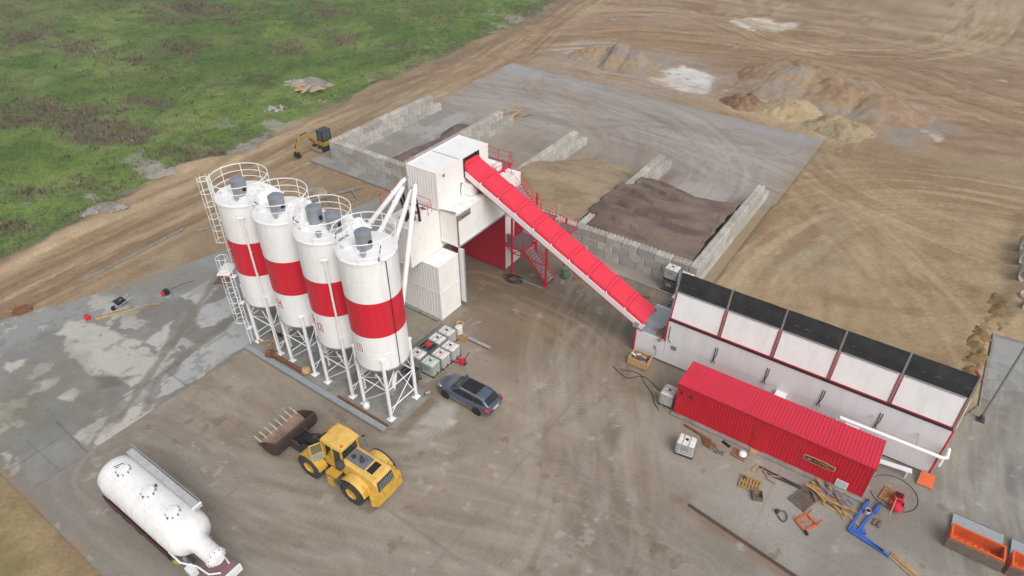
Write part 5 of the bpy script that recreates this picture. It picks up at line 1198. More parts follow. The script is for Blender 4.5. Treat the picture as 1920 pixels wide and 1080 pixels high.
ibc(ibcB,-26.0,24.25,0,'dark blue-black IBC tank half hidden behind the silo leg')
ibc(ibcW,-7.0,29.5,0,'lone white IBC tank standing in front of the red container',R(8))
ibc(ibcW,-9.75,32.95,0,'white IBC tank at the left end of the red container',R(90))
ibc(ibcB,-15.15,45.3,0,'black IBC tank at the foot of the stack by the block wall')
ibc(ibcW,-15.15,45.3,1.18,'white IBC tank on top of the black one by the block wall')
ibc(ibcW,-13.75,44.9,0,'lower white IBC tank of the stack behind the hoppers')
ibc(ibcW,-13.75,44.9,1.18,'upper white IBC tank of the stack behind the hoppers')
ibc(ibcW,-13.6,43.5,0,'white IBC tank on the ground near the hopper end',R(90))
ibc(ibcB,-13.5,42.2,0,'black IBC tank next to the low end of the hoppers',R(90))
t = thing('red_cloth','crumpled red cloth on the black IBC tank','cloth',(-26.6,26.95,1.15)); s = MB()
s.grid(8,8,lambda u,v: (-26.82+.45*u+.1*math.sin(v*7),26.75+.4*v+.08*math.sin(u*9),1.18+.1*abs(math.sin(u*6+v*4))*min(1,6*min(u,v,1-u,1-v)))); s.build('cloth', M_redr, t, smooth=True)
t = thing('pallet_truck','red hand pallet truck beside the front IBC tank','pallet truck',(-24.35,27.7,0))
for y in (27.55,27.9): s = MB(); s.box(-24.5,-23.9,y-.08,y+.08,.07,.14); s.build('fork', M_redr, t)
s = MB(); s.box(-24.05,-23.8,27.5,27.95,.1,.42); s.build('pump_housing', M_redr, t); s = MB(); s.tube((-23.82,27.72,.4),(-23.5,27.9,1.15),.025,6); s.tube((-23.5,27.75,1.15),(-23.5,28.05,1.15),.03,6); s.build('handle', M_black, t)
s = MB(); s.tube((-23.75,27.6,.1),(-23.75,27.85,.1),.1,10); s.build('wheel', M_dark, t)

# ------------------------------------------------------------------ estate car
M_car = mat('slate_car_paint','596376',.28,.35,var=.04,coat=.6,spec=.5)
M_chrome = mat('bright_trim','c8cacc',.25,.8,var=.05)
def loft(s, secs, close=True):
    n = len(secs[0]); vs = [p for sc in secs for p in sc]; fs = []
    for k in range(len(secs)-1):
        for i in range(n if close else n-1): fs.append((k*n+i,k*n+(i+1)%n,(k+1)*n+(i+1)%n,(k+1)*n+i))
    if close: fs += [tuple(range(n-1,-1,-1)), tuple(range((len(secs)-1)*n,len(secs)*n))]
    return s.add(vs,fs)
def wheel(t, x, y, r, w, side, mt, mr, nm='wheel', lugs=0, hub=.55, spokes=0):
    g = bpy.data.objects.new(nm,None); COL.objects.link(g); g.parent = t; g.location = (x,y,r)
    s = MB(); s.lathe([(r*hub,-w/2),(r*.9,-w/2),(r*.985,-w*.38),(r,-w*.2),(r,w*.2),(r*.985,w*.38),(r*.9,w/2),(r*hub,w/2)],28,(0,0,0),'y',cap=False); ty = s.build('tyre', mt, g, True, smooth=True)
    if lugs:
        s = MB()
        for k in range(lugs):
            a = 2*math.pi*k/lugs; ca,sa = math.cos(a),math.sin(a)
            for q in (-1,1):
                s.M = Matrix.Rotation(-(a+(.0 if q > 0 else math.pi/lugs)),4,'Y') @ Matrix.Translation((r*.985,q*w*.24,0)); s.box(-.03,.045,-w*.25,w*.25,-.055,.055)
        s.M = None; s.build('tread', mt, g, True)
    s = MB(); d = w/2*side
    s.lathe([(r*hub*.98,d*.96),(r*hub*.86,d*.98),(r*hub*.8,d*.6),(r*hub*.3,d*.55),(r*hub*.28,d*.8),(.01,d*.82)],20,(0,0,0),'y',cap=False); s.build('rim', mr, g, True, smooth=True)
    if spokes:
        s = MB()
        for k in range(spokes):
            a = 2*math.pi*k/spokes; s.beam((r*hub*.2*math.cos(a),d*.9,r*hub*.2*math.sin(a)),(r*hub*.9*math.cos(a),d*.95,r*hub*.9*math.sin(a)),.07,.03,(0,1,0))
        s.build('spokes', M_chrome, g, True)
    return g
car = thing('estate_car','dark grey-blue estate car with a black glass roof, parked by the IBC tanks','car',(-21.37,25.17,0),R(180))
# local: +x forward
st_ = [(-2.36,.62,.42,.74,.80),(-2.28,.80,.30,.90,.90),(-1.9,.88,.24,.98,.95),(-1.2,.905,.22,.98,.96),(0,.91,.22,.95,.94),(.75,.905,.22,.93,.92),(1.05,.90,.22,.92,.95),(1.5,.88,.24,.86,.90),(1.95,.84,.27,.76,.80),(2.25,.72,.30,.64,.68),(2.37,.52,.40,.56,.58)]
secs = []
for x,w,zb,zs,zc in st_:
    secs.append([(x,-w*.9,zb),(x,-w,zb+.16),(x,-w*1.0,zs-.22),(x,-w*.96,zs-.03),(x,-w*.82,zs+(zc-zs)*.5+.02),(x,-w*.4,zc+.02),(x,w*.4,zc+.02),(x,w*.82,zs+(zc-zs)*.5+.02),(x,w*.96,zs-.03),(x,w,zs-.22),(x,w,zb+.16),(x,w*.9,zb)])
s = MB(); loft(s,secs); s.build('body', M_car, car, True, smooth=True)
cab = [(-2.22,.70,.98,.66,1.0),(-1.75,.76,.97,.60,1.36),(-1.2,.79,.96,.60,1.44),(-.4,.80,.94,.60,1.47),(.2,.80,.93,.58,1.43),(.45,.79,.93,.56,1.36),(1.15,.74,.94,.66,.97)]
secs = [[(x,-w,z0),(x,-w1-.06,z1-.1),(x,-w1+.06,z1),(x,w1-.06,z1),(x,w1+.06,z1-.1),(x,w,z0)] if z1-z0 > .2 else [(x,-w,z0),(x,-w+.01,z0+.01),(x,-w1,z1),(x,w1,z1),(x,w-.01,z0+.01),(x,w,z0)] for x,w,z0,w1,z1 in cab]
s = MB(); loft(s,secs); s.build('cabin', M_car, car, True, smooth=True)
def pl(nm, pts, m, off): s = MB(); s.plate(pts,off); return s.build(nm, m, car, True)
pl('windscreen',[(1.10,-.66,1.0),(1.10,.66,1.0),(.50,.54,1.36),(.50,-.54,1.36)],M_glass,(.03,0,.03))
pl('rear_window',[(-2.18,.62,1.05),(-2.18,-.62,1.05),(-1.80,-.54,1.36),(-1.80,.54,1.36)],M_glass,(-.03,0,.02))
for q in (-1,1):
    for nm,pp in (('side_window',[(.95,.775,1.0),(.05,.80,.99),(.05,.665,1.36),(.38,.64,1.33)]),('side_window',[(-.02,.80,.99),(-.98,.80,1.0),(-.98,.67,1.37),(-.02,.665,1.37)]),('side_window',[(-1.05,.80,1.0),(-1.95,.745,1.03),(-1.62,.66,1.33),(-1.05,.67,1.37)])):
        pl(nm,[(x,q*(y+.005),z) for x,y,z in pp],M_glass,(0,q*.02,.005))
    s = MB(); s.path([(.3,q*.58,1.44),(.1,q*.60,1.49),(-1.5,q*.60,1.49),(-1.75,q*.58,1.43)],.032,6); s.build('roof_rail', M_chrome, car, True, smooth=True)
    s = MB(); s.box(.72,.95,q*.92-.09,q*.92+.09,.98,1.10); s.build('mirror', M_car, car, True)
    s = MB(); s.plate([(2.28,q*.40,.68),(2.30,q*.68,.62),(1.88,q*.82,.80),(1.86,q*.70,.84)],(.03,0,.035)); s.build('headlight', M_chrome, car, True)
    s = MB(); s.plate([(-2.37,q*.55,.72),(-2.31,q*.83,.70),(-2.02,q*.90,.90),(-2.10,q*.88,1.0),(-2.34,q*.60,.92)],(-.02,q*.03,.0)); s.build('tail_light', mat('tail_red','a3122a',.25), car, True)
    s = MB(); s.box(-1.9,1.6,q*.905-.01,q*.905+.015,.40,.45); s.build('door_strip', M_chrome, car, True)
pl('glass_roof',[(.30,-.50,1.462),(.30,.50,1.462),(-1.05,.53,1.475),(-1.05,-.53,1.475)],mat('black_roof','1d1b22',.15,spec=.6),(0,0,.008))
s = MB(); s.box(-2.42,-2.36,-.45,.45,.78,.83); s.build('tailgate_trim', M_chrome, car, True); s = MB(); s.box(-2.41,-2.36,-.26,.26,.60,.72); s.build('number_plate', M_hop, car, True)
s = MB(); s.box(2.30,2.40,-.5,.5,.30,.46); s.build('grille', M_black, car, True)
M_tyre = mat('tyre_rubber','3a3937',.85,var=.2,dirt='6a6258',dirt_amt=.5)
for x in (1.40,-1.36):
    for q in (-1,1):
        wheel(car,x,q*.80,.325,.22,q,M_tyre,M_chrome,'wheel',0,.68,5)
        s = MB(); s.lathe([(.38,-.02),(.38,.02)],20,(x,q*.905,.335),'y'); s.build('wheel_arch', M_black, car, True)

# ------------------------------------------------------------------ wheel loader
M_yel = mat('loader_yellow','d0a63e',.45,var=.1,scale=2,dirt='85704c',dirt_amt=.6,dscale=2.5)
M_yel2 = mat('loader_yellow_roof','dcb45c',.45,var=.07,scale=2,dirt='a08555',dirt_amt=.5,dscale=2.5)
M_ldk = mat('loader_dark','3b3c40',.6,var=.2,dirt='5b5145',dirt_amt=.5)
M_bkt = mat('bucket_steel','4a3a34',.6,.3,var=.3,scale=2,dirt='6d5444',dirt_amt=.7,dscale=1.5)
ld = thing('wheel_loader','yellow wheel loader with a brown bucket and an open cab door','loader',(-23.72,15.75,0),R(181.8))
def lp(nm, s, m, par=None, smooth=False): return s.build(nm, m, par or ld, True, smooth=smooth)
XF,XR = 1.72,-1.85
for x in (XF,XR):
    for q in (-1,1): wheel(ld,x,q*1.12,.87,.66,q,M_tyre,M_yel,'wheel',22,.5)
s = MB(); s.box(-.4,2.2,-.55,.55,.65,1.25); s.box(-2.9,-.3,-.6,.6,.6,1.2); s.tube((XF,-1.0,.87),(XF,1.0,.87),.2,10); s.tube((XR,-1.0,.87),(XR,1.0,.87),.2,10); lp('chassis',s,M_ldk)
# engine hood
s = MB(); loft(s,[[(-.75,-.72,1.2),(-.75,-.72,2.3),(-.75,-.6,2.42),(-.75,.6,2.42),(-.75,.72,2.3),(-.75,.72,1.2)],[(-2.3,-.72,1.2),(-2.3,-.72,2.22),(-2.3,-.6,2.34),(-2.3,.6,2.34),(-2.3,.72,2.22),(-2.3,.72,1.2)],[(-3.2,-.78,1.2),(-3.2,-.78,2.12),(-3.2,-.66,2.26),(-3.2,.66,2.26),(-3.2,.78,2.12),(-3.2,.78,1.2)],[(-3.45,-.78,1.2),(-3.4,-.78,1.9),(-3.35,-.66,2.1),(-3.35,.66,2.1),(-3.4,.78,1.9),(-3.45,.78,1.2)]]); hd = lp('engine_hood',s,M_yel2,smooth=False)
s = MB(); s.plate([(-.8,-.46,2.425),(-.8,.46,2.425),(-2.25,.46,2.35),(-2.25,-.46,2.35)],(0,0,.03)); lp('hood_deck',s,mat('hood_grey','6e7074',.6,var=.1),hd)
s = MB(); s.plate([(-2.4,-.42,2.345),(-2.4,.42,2.345),(-2.85,.42,2.31),(-2.85,-.42,2.31)],(0,0,.02)); lp('cooling_opening',s,M_black,hd)
s = MB(); s.lathe([(.13,2.4),(.13,2.55),(.1,2.6)],12,(-1.15,.12,0)); lp('filler_cap',s,M_ldk,hd,True)
s = MB(); s.lathe([(.16,2.38),(.16,2.5),(.12,2.55),(.06,2.9)],12,(-1.75,.05,0)); lp('exhaust',s,M_ldk,hd,True)
s = MB(); s.lathe([(.14,2.35),(.14,2.58),(.08,2.62)],12,(-2.0,-.25,0)); lp('air_cap',s,mat('blue_grey','5a6a80',.5),hd,True)
s = MB(); s.lathe([(.2,2.0),(.26,2.1),(.27,2.45),(.2,2.55),(.05,2.58)],16,(-.75,.92,0)); lp('air_cleaner',s,M_ldk,None,True)
s = MB(); s.plate([(-3.36,-.66,1.35),(-3.36,.66,1.35),(-3.32,.6,2.05),(-3.32,-.6,2.05)],(-.12,0,0)); gr = lp('radiator_grille',s,M_ldk)
for k in range(9): s = MB(); y = -.52+.13*k; s.beam((-3.5,y,1.4),(-3.46,y*.95,2.0),.03,.03); lp('grille_bar',s,M_galv,gr)
# counterweight
s = MB(); s.prism([(-2.95,-1.0),(-2.95,1.0),(-3.35,1.28),(-3.72,1.05),(-3.76,0),(-3.72,-1.05),(-3.35,-1.28)],'z',.62,1.32); lp('counterweight',s,M_yel)
# rear fenders
for q in (-1,1):
    def fen(x0,x1,y0,y1,r,cx):
        s = MB(); vs = []; n = 9
        for i in range(n):
            a = R(10+160*i/(n-1)); X = cx+r*math.cos(a); Z = .87+r*math.sin(a)*.98
            for y in (y0,y1): vs += [(X,y,Z),(cx+(r-.04)*math.cos(a),y,.87+(r-.04)*math.sin(a)*.98)]
        fs = []
        for i in range(n-1):
            b = i*4; fs += [(b,b+4,b+6,b+2),(b+1,b+3,b+7,b+5),(b,b+1,b+5,b+4),(b+2,b+6,b+7,b+3)]
        s.add(vs,fs); return s
    lp('rear_fender',fen(0,0,q*.74,q*1.36,1.06,XR),M_yel2,smooth=True)
    lp('fender_lip',fen(0,0,q*1.36,q*1.46,1.07,XR),M_dark,smooth=True)
    s = fen(0,0,q*.76,q*1.42,1.04,XF); lp('front_fender',s,M_yel,smooth=True)
    s = MB(); s.box(-3.1,-2.75,q*.8-.0,q*.8+q*.45,1.33,1.42) if q > 0 else s.box(-3.1,-2.75,-1.25,-.8,1.33,1.42); lp('tail_lamp_box',s,M_yel)
    s = MB(); s.path([(-3.0,q*1.15,1.45),(-3.0,q*1.15,1.9),(-2.7,q*1.1,1.9),(-2.7,q*1.1,1.45)],.02,5); lp('hand_rail',s,M_yel)
s = MB(); s.beam((-1.0,-1.15,2.0),(-.6,-1.35,2.55),.02,.02); s.beam((-.6,-1.35,2.55),(-.45,-1.35,2.5),.2,.03); lp('mirror',s,M_black)
# cab
s = MB(); s.box(-.75,.85,-.72,.72,1.25,1.75); lp('cab_base',s,M_yel)
for x,y,x2,y2 in ((.82,.7,.72,.64),(.82,-.7,.72,-.64),(-.7,.7,-.68,.64),(-.7,-.7,-.68,-.64),(.05,.72,.05,.66),(.05,-.72,.05,-.66)):
    s = MB(); s.beam((x,y,1.7),(x2,y2,3.3),.1,.1); lp('cab_pillar',s,M_yel)
s = MB(); loft(s,[[(-.9,-.78,3.28),(-.9,.78,3.28),(-.9,.74,3.42),(-.9,-.74,3.42)],[(0,-.82,3.30),(0,.82,3.30),(0,.76,3.50),(0,-.76,3.50)],[(.85,-.78,3.28),(.85,.78,3.28),(.85,.74,3.42),(.85,-.74,3.42)]]); rf = lp('cab_roof',s,M_yel2)
s = MB(); s.lathe([(.07,3.45),(.07,3.55),(.05,3.6)],10,(-.7,.5,0)); lp('beacon',s,mat('orange_beacon','c46a1e',.3),rf,True)
M_cg = mat('cab_glass','223230',.1,spec=.6)
s = MB(); s.plate([(.80,-.6,1.78),(.80,.6,1.78),(.70,.56,3.24),(.70,-.56,3.24)],(.01,0,0)); lp('front_glass',s,M_cg)
s = MB(); s.plate([(-.72,-.6,2.45),(-.72,.6,2.45),(-.72,.56,3.24),(-.72,-.56,3.24)],(-.012,0,0)); lp('rear_glass',s,M_cg)
s = MB(); s.plate([(.75,-.70,1.78),(-.62,-.70,1.78),(-.6,-.64,3.24),(.66,-.64,3.24)],(0,-.012,0)); lp('side_glass',s,M_cg)
s = MB(); s.plate([(-.0,.70,1.78),(-.62,.70,1.78),(-.6,.64,3.24),(.0,.64,3.24)],(0,.012,0)); lp('side_glass',s,M_cg)
s = MB(); s.box(-.45,.05,-.25,.25,1.75,2.05); s.box(-.5,-.38,-.25,.25,2.05,2.6); lp('seat',s,M_black)
# open door swung out to the front
dr = bpy.data.objects.new('cab_door',None); COL.objects.link(dr); dr.parent = ld; dr.location = (.80,.74,1.75); dr.rotation_euler = (0,0,R(62))
s = MB(); s.box(0,.06,-.02,.03,0,1.45); s.box(.72,.78,-.02,.03,0,1.45); s.box(.06,.72,-.02,.03,1.39,1.45); s.box(.06,.72,-.02,.03,.55,.62); s.build('door_frame', M_yel2, dr, True)
s = MB(); s.box(.06,.72,-.005,.01,.62,1.39); s.build('door_glass', mat('dusty_glass','6f6f50',.3), dr, True); s = MB(); s.box(.06,.72,-.01,.02,.0,.55); s.build('door_lower_panel', M_galv, dr, True)
# ladder and platform on the near side
s = MB(); s.box(-.55,.35,.75,1.3,1.2,1.25); lp('cab_platform',s,M_yel)
for k in range(3): s = MB(); s.box(-.3,.15,1.25,1.42,.45+.25*k,.49+.25*k); lp('step',s,M_yel)
for x in (-.32,.17): s = MB(); s.path([(x,1.35,.4),(x,1.35,1.25),(x,1.28,2.0)],.02,5); lp('grab_rail',s,M_yel)
# lift arms, cylinders, bucket
for q in (-1,1):
    s = MB(); vs = [(1.0,1.75),(1.3,2.0),(2.5,1.45),(3.6,.85),(4.4,.6),(4.4,.3),(3.4,.4),(2.2,.95),(1.1,1.5)]; s.prism(vs,'y',q*.42,q*.66); lp('lift_arm',s,M_ldk)
    s = MB(); s.tube((1.1,q*.36,.95),(2.3,q*.4,.95),.09,8); s.tube((2.3,q*.4,.95),(2.6,q*.45,1.0),.05,8); lp('lift_cylinder',s,M_ldk)
    s = MB(); s.prism([(.7,.9),(.75,1.95),(1.25,2.1),(1.5,1.7),(1.6,.9)],'y',q*.3,q*.42); lp('tower_plate',s,M_yel)
s = MB(); s.prism([(2.15,1.0),(2.4,1.85),(2.65,1.8),(2.6,.9)],'y',-.14,.14); s.beam((2.6,0,.95),(3.3,0,.75),.2,.16); s.tube((1.1,0,1.8),(2.4,0,1.75),.1,8); lp('tilt_linkage',s,M_ldk)
s = MB(); s.box(1.7,2.1,-.3,.3,1.3,1.5); s.box(2.2,3.9,-.36,.36,.55,.95); s.box(2.6,3.4,-.2,.2,.95,1.3)
for k in range(10): s.path(spline([(1.3,-.3+.06*k,1.5),(1.9,-.35+.07*k,1.75+.02*k),(2.6,-.3+.06*k,1.1)],4),.025,5)
lp('hydraulic_hoses',s,M_black)
BW = 1.63
prof = [(6.35,.42),(5.5,.10),(4.9,.10),(4.4,.42),(4.2,.85),(4.18,1.25),(4.28,1.55)]
prof = [(x-.0,z) for x,z in prof]
s = MB(); vs = []; n = len(prof)
inner = [(6.33,.48),(5.48,.16),(4.94,.17),(4.48,.46),(4.29,.86),(4.27,1.22),(4.36,1.5)]
for x,z in prof+inner[::-1]: vs.append((x,z))
s.prism(vs,'y',-BW,BW); bk = lp('bucket',s,M_bkt)
s = MB(); il = [(6.3,.49),(5.47,.18),(4.96,.19),(4.5,.48),(4.31,.87),(4.29,1.2)]; s.add([(x,y,z) for x,z in il for y in (-BW+.02,BW-.02)],[(2*k,2*k+1,2*k+3,2*k+2) for k in range(5)]); lp('bucket_liner',s,mat('worn_liner','957e6e',.55,.2,var=.3,scale=1.5,dirt='59463a',dirt_amt=.6),bk,True)
for q in (-1,1):
    s = MB(); s.prism([(6.3,.45),(5.5,.12),(4.92,.12),(4.42,.44),(4.22,.85),(4.2,1.25),(4.3,1.53),(4.75,1.40),(5.6,.95),(6.0,.62)],'y',q*BW,q*(BW+.05)); lp('bucket_side',s,M_bkt,bk)
for k in range(8):
    y = -1.5+3.0*k/7; s = MB(); s.prism([(6.1,.36),(6.1,.46),(6.40,.58),(6.82,.66),(6.82,.62)],'y',y-.045,y+.045); lp('bucket_tooth',s,mat('worn_tooth','c4b9a8',.5,.4) if k == 0 else bpy.data.materials['worn_tooth'],bk)
s = MB(); s.tube((4.28,-BW,1.5),(4.28,BW,1.5),.1,8); lp('bucket_rim',s,M_bkt,bk)
for q in (-.55,.55): s = MB(); s.prism([(4.3,.3),(4.2,1.1),(3.8,1.0),(3.2,.7),(3.2,.3),(4.0,.2)],'y',q-.06,q+.06); lp('bucket_hinge',s,M_bkt,bk)

# ------------------------------------------------------------------ tank semi-trailer
tk = thing('tank_trailer','white silo tank semi-trailer with a narrow neck, parked at the lower left','trailer',(-29.6,7.0,0))
TY,TZ,TR = 6.98,2.22,1.24
s = MB(); s.lathe([(.05,-33.7),(.6,-33.66),(.95,-33.55),(1.15,-33.32),(TR-.03,-32.95),(TR,-32.6),(TR,-26.6),(TR-.03,-26.25),(1.1,-25.95),(.88,-25.72),(.66,-25.58),(.55,-25.4),(.51,-25.1),(.49,-23.8),(.30,-23.6),(.05,-23.58)],40,(0,TY,TZ),'x'); bar = s.build('barrel', M_silo, tk, smooth=True)
s = MB()
for x in (-32.6,-30.7,-28.9,-27.1): s.M = Matrix.Translation((x,TY,TZ)) @ Matrix.Rotation(R(90),4,'Y'); s.ring((0,0,0),TR+.002,.006,40,4)
s.M = None; s.beam((-33.0,TY-.75,TZ+.995),(-27.0,TY-.75,TZ+.995),.02,.02); s.build('weld_seam', M_hop, bar)
for x in (-31.9,-29.4,-27.1):
    s = MB(); s.lathe([(.30,TZ+TR-.05),(.30,TZ+TR+.10),(.34,TZ+TR+.11),(.34,TZ+TR+.15),(.1,TZ+TR+.19),(.01,TZ+TR+.19)],20,(x,TY,0)); h = s.build('hatch', M_white, bar, smooth=True)
    for k in range(8):
        a = k*math.pi/4+.2; s = MB(); s.box(x+.38*math.cos(a)-.028,x+.38*math.cos(a)+.028,TY+.38*math.sin(a)-.028,TY+.38*math.sin(a)+.028,TZ+TR-.06,TZ+TR+.10); s.build('clamp', M_grey if k%3 else M_ldk, h)
for k in (0,.16): s = MB(); s.beam((-32.62+k,TY-.18,TZ+TR+.01),(-32.42+k,TY+.3,TZ+TR+.01),.03,.03); s.build('grab_bar', M_black, bar)
s = MB(); s.box(-29.5,-29.42,TY+.45,TY+.53,TZ+TR-.1,TZ+TR+.12); s.build('gauge', M_ldk, bar)
s = MB(); s.box(-33.3,-26.4,TY+.86,TY+1.26,TZ+.98,TZ+1.02); s.build('walkway', mat('walkway_grey','b9babb',.6,.2,var=.15), tk)
s = MB(); s.path([(-33.45,TY+1.28,TZ+1.0),(-33.45,TY+1.28,TZ+1.32),(-26.65,TY+1.28,TZ+1.32),(-26.65,TY+1.28,TZ+1.0)],.025,6); s.build('walkway_rail', M_galv, tk)
s = MB(); s.box(-26.66,-26.58,TY+.76,TY+1.32,TZ+.92,TZ+1.1); s.build('walkway_end', M_hop, tk)
for y in (TY-.5,TY+.5): s = MB(); s.box(-33.6,-25.6,y-.07,y+.07,.85,1.1); s.build('chassis_beam', M_ldk, tk)
for x in (-33.0,-31.7,-30.4):
    for q in (-1,1): wheel(tk,x-(-29.6),q*.98-(7.0-TY),.5,.34,q,M_tyre,M_galv,'wheel',0,.55)
s = MB(); s.box(-33.55,-26.9,TY-1.2,TY-1.13,.62,1.2); s.build('side_skirt', M_black, tk); s = MB(); s.box(-33.55,-26.9,TY-1.215,TY-1.201,1.16,1.2); s.build('red_line', M_num, tk)
for x in (-29.0,-28.0,-27.2):
    s = MB(); s.box(x,x+.72,TY-1.15,TY-1.08,.55,1.1); s.build('side_guard', M_ldk, tk)
s = MB(); s.tube((-29.5,TY-1.05,.7),(-26.3,TY-1.05,.7),.07,8); s.build('hose_tube', M_galv, tk); s = MB(); s.tube((-33.7,TY-1.1,.72),(-30.0,TY-1.1,.72),.04,6); s.build('air_pipe', mat('teal_pipe','5f7f7c',.5), tk)
s = MB(); s.path([(-26.8,TY-1.1,1.5),(-25.8,TY-1.1,1.4),(-24.9,TY-.72,1.4),(-24.0,TY-.62,1.35),(-23.55,TY-.2,1.35)],.05,6); s.path([(-26.3,TY+.7,1.3),(-25.0,TY+.62,1.3),(-23.7,TY+.4,1.3)],.05,6); s.build('discharge_pipe', M_white, tk)
s = MB(); s.lathe([(.50,-24.0),(.55,-23.98),(.55,-23.84),(.50,-23.82)],24,(0,TY,TZ),'x'); fl = s.build('rear_flange', M_hop, bar, smooth=True)
for k in range(12): a = k*math.pi/6; s = MB(); s.tube((-24.02,TY+.5*math.cos(a),TZ+.5*math.sin(a)),(-23.78,TY+.5*math.cos(a),TZ+.5*math.sin(a)),.03,6); s.build('bolt', M_ldk, fl)
s = MB(); s.box(-24.7,-23.35,TY-.62,TY+.66,.78,1.15); s.build('rear_box', mat('dull_maroon','84666a',.6,var=.15), tk); s = MB(); s.box(-23.34,-23.2,TY-.7,TY+.74,.7,1.2); s.build('bumper', M_hop, tk)
for y in (TY-.8,TY+.8): s = MB(); s.box(-26.1,-25.95,y-.07,y+.07,.05,1.2); s.box(-26.2,-25.85,y-.16,y+.16,.005,.05); s.build('landing_leg', M_galv, tk)
s = MB(); s.box(-25.7,-25.1,TY-1.1,TY-.7,.5,.95); s.build('tool_box', M_hop, tk); s = MB(); s.box(-26.6,-26.35,TY-1.2,TY-1.05,.75,1.0); s.build('valve', mat('yellow_valve','b9a23a',.5), tk)

# ------------------------------------------------------------------ mini excavator
ex = thing('mini_excavator','yellow mini excavator with a black cab beside the block wall','excavator',(-61.15,47.95,0),R(-92))
M_ey = mat('excavator_yellow','b08c3c',.5,var=.15,dirt='6f5d3c',dirt_amt=.4)
def ep(nm, s, m, par=None, smooth=False): return s.build(nm, m, par or ex, True, smooth=smooth)
for q in (-1,1):
    s = MB(); pr = [(1.05*math.cos(a)*1.0 if False else (.82 if math.cos(a) > 0 else -.82)+.26*math.cos(a),.28+.26*math.sin(a)) for a in [math.pi*2*k/20 for k in range(20)]]; s.prism(pr,'y',q*.65,q*.98); tr = ep('track',s,M_dark)
    s = MB()
    for k in range(10): x = -.85+.19*k; s.box(x-.03,x+.03,(.64 if q > 0 else -.99),(.99 if q > 0 else -.64),.53,.57)
    ep('grouser',s,M_dark,tr)
    s = MB(); s.box(-.7,.7,(.6 if q > 0 else -.66),(.66 if q > 0 else -.6),.15,.4); ep('track_frame',s,M_ey)
s = MB(); s.box(1.2,1.28,-.98,.98,.05,.42); bl = ep('blade',s,mat('blade_grey','a59c90',.6,.2)); s = MB(); s.beam((.6,-.4,.3),(1.2,-.6,.25),.1,.1); s.beam((.6,.4,.3),(1.2,.6,.25),.1,.1); ep('blade_arm',s,M_ey,bl)
s = MB(); s.lathe([(.4,.4),(.4,.62)],16); ep('slew_ring',s,M_dark)
s = MB(); s.prism([(.75,-.85),(.75,.85),(-.7,.9),(-1.0,.6),(-1.05,0),(-1.0,-.6),(-.7,-.9)],'z',.62,1.15); ep('house',s,M_ey)
s = MB(); s.box(-.55,.72,-.15,.82,1.2,1.26); ep('cab_floor',s,M_black)
for x,y in ((.70,-.13),(.70,.8),(-.5,-.13),(-.5,.8)): s = MB(); s.box(x-.05,x+.05,y-.05,y+.05,1.15,2.45); ep('cab_pillar',s,M_black)
s = MB(); s.cbox(-.58,.80,-.2,.86,2.45,2.55,.05); ep('cab_roof',s,mat('cab_roof_dark','3b424c',.45))
for b in ((.66,.68,-.08,.75,1.3,2.4),(-.5,-.48,-.08,.75,1.5,2.4),(-.45,.65,-.14,-.13,1.6,2.4),(-.45,.65,.80,.81,1.3,2.4)): s = MB(); s.box(*b); ep('cab_window',s,mat('cab_pane','4d5a58',.12,spec=.7))
s = MB(); s.box(-.3,.15,.15,.6,1.26,1.6); s.box(-.35,-.25,.15,.6,1.6,2.05); ep('seat',s,M_black)
s = MB(); s.box(-.98,-.5,-.8,-.15,1.15,1.6); ep('engine_cover',s,M_ey)
def arm(pts,w,h0,h1,nm,m):
    s = MB(); vs=[]; n=len(pts)
    for k in range(n-1):
        hh = h0+(h1-h0)*k/(n-1); s.beam((pts[k][0],pts[k][2] if len(pts[k]) > 2 else 0,pts[k][1]),(pts[k+1][0],pts[k+1][2] if len(pts[k+1]) > 2 else 0,pts[k+1][1]),w,hh)
    return ep(nm,s,m)
s = MB(); s.box(.72,1.05,-.5,-.2,.8,1.2); ep('boom_foot',s,M_ey)
arm([(.95,1.05,-.35),(1.5,1.85,-.35),(2.15,2.35,-.35),(3.0,2.25,-.35)],.2,.3,.22,'boom',M_ey)
arm([(2.9,2.3,-.35),(3.55,1.75,-.35),(3.75,.7,-.35)],.17,.22,.16,'dipper',M_ey)
s = MB(); s.tube((1.05,-.35,.9),(1.7,-.35,1.65),.07,8); s.tube((2.0,-.35,2.6),(2.9,-.35,2.5),.06,8); s.tube((3.35,-.35,2.15),(3.95,-.35,1.2),.05,8); ep('cylinder',s,M_ldk)
s = MB(); s.prism([(3.6,.75),(3.95,.75),(4.1,.4),(3.9,.12),(3.5,.1),(3.35,.25),(3.55,.4)],'y',-.65,-.05); ep('digging_bucket',s,M_black)

# ------------------------------------------------------------------ small things in the yard
random.seed(21)
def boxthing(name, label, cat, c, size, m, rz=0., part='body', group=None, z=0.0):
    t = thing(name,label,cat,(c[0],c[1],z),rz,group); s = MB(); s.cbox(-size[0]/2,size[0]/2,-size[1]/2,size[1]/2,.004,size[2],min(.02,size[2]*.3)); s.build(part,m,t,True); return t
def pallet(label, x, y, rz, m, L=1.2, W=.8, z=0., n=7):
    t = thing('pallet',label,'pallet',(x,y,z),rz,'wooden pallets')
    for yy in (-W/2+.05,0,W/2-.05): s = MB(); s.box(-L/2,L/2,yy-.05,yy+.05,.004,.10); s.build('runner',m,t,True)
    for k in range(n): xx = -L/2+.06+(L-.12)*k/(n-1); s = MB(); s.box(xx-.05,xx+.05,-W/2,W/2,.103,.125); s.build('deck_board',m,t,True)
    return t
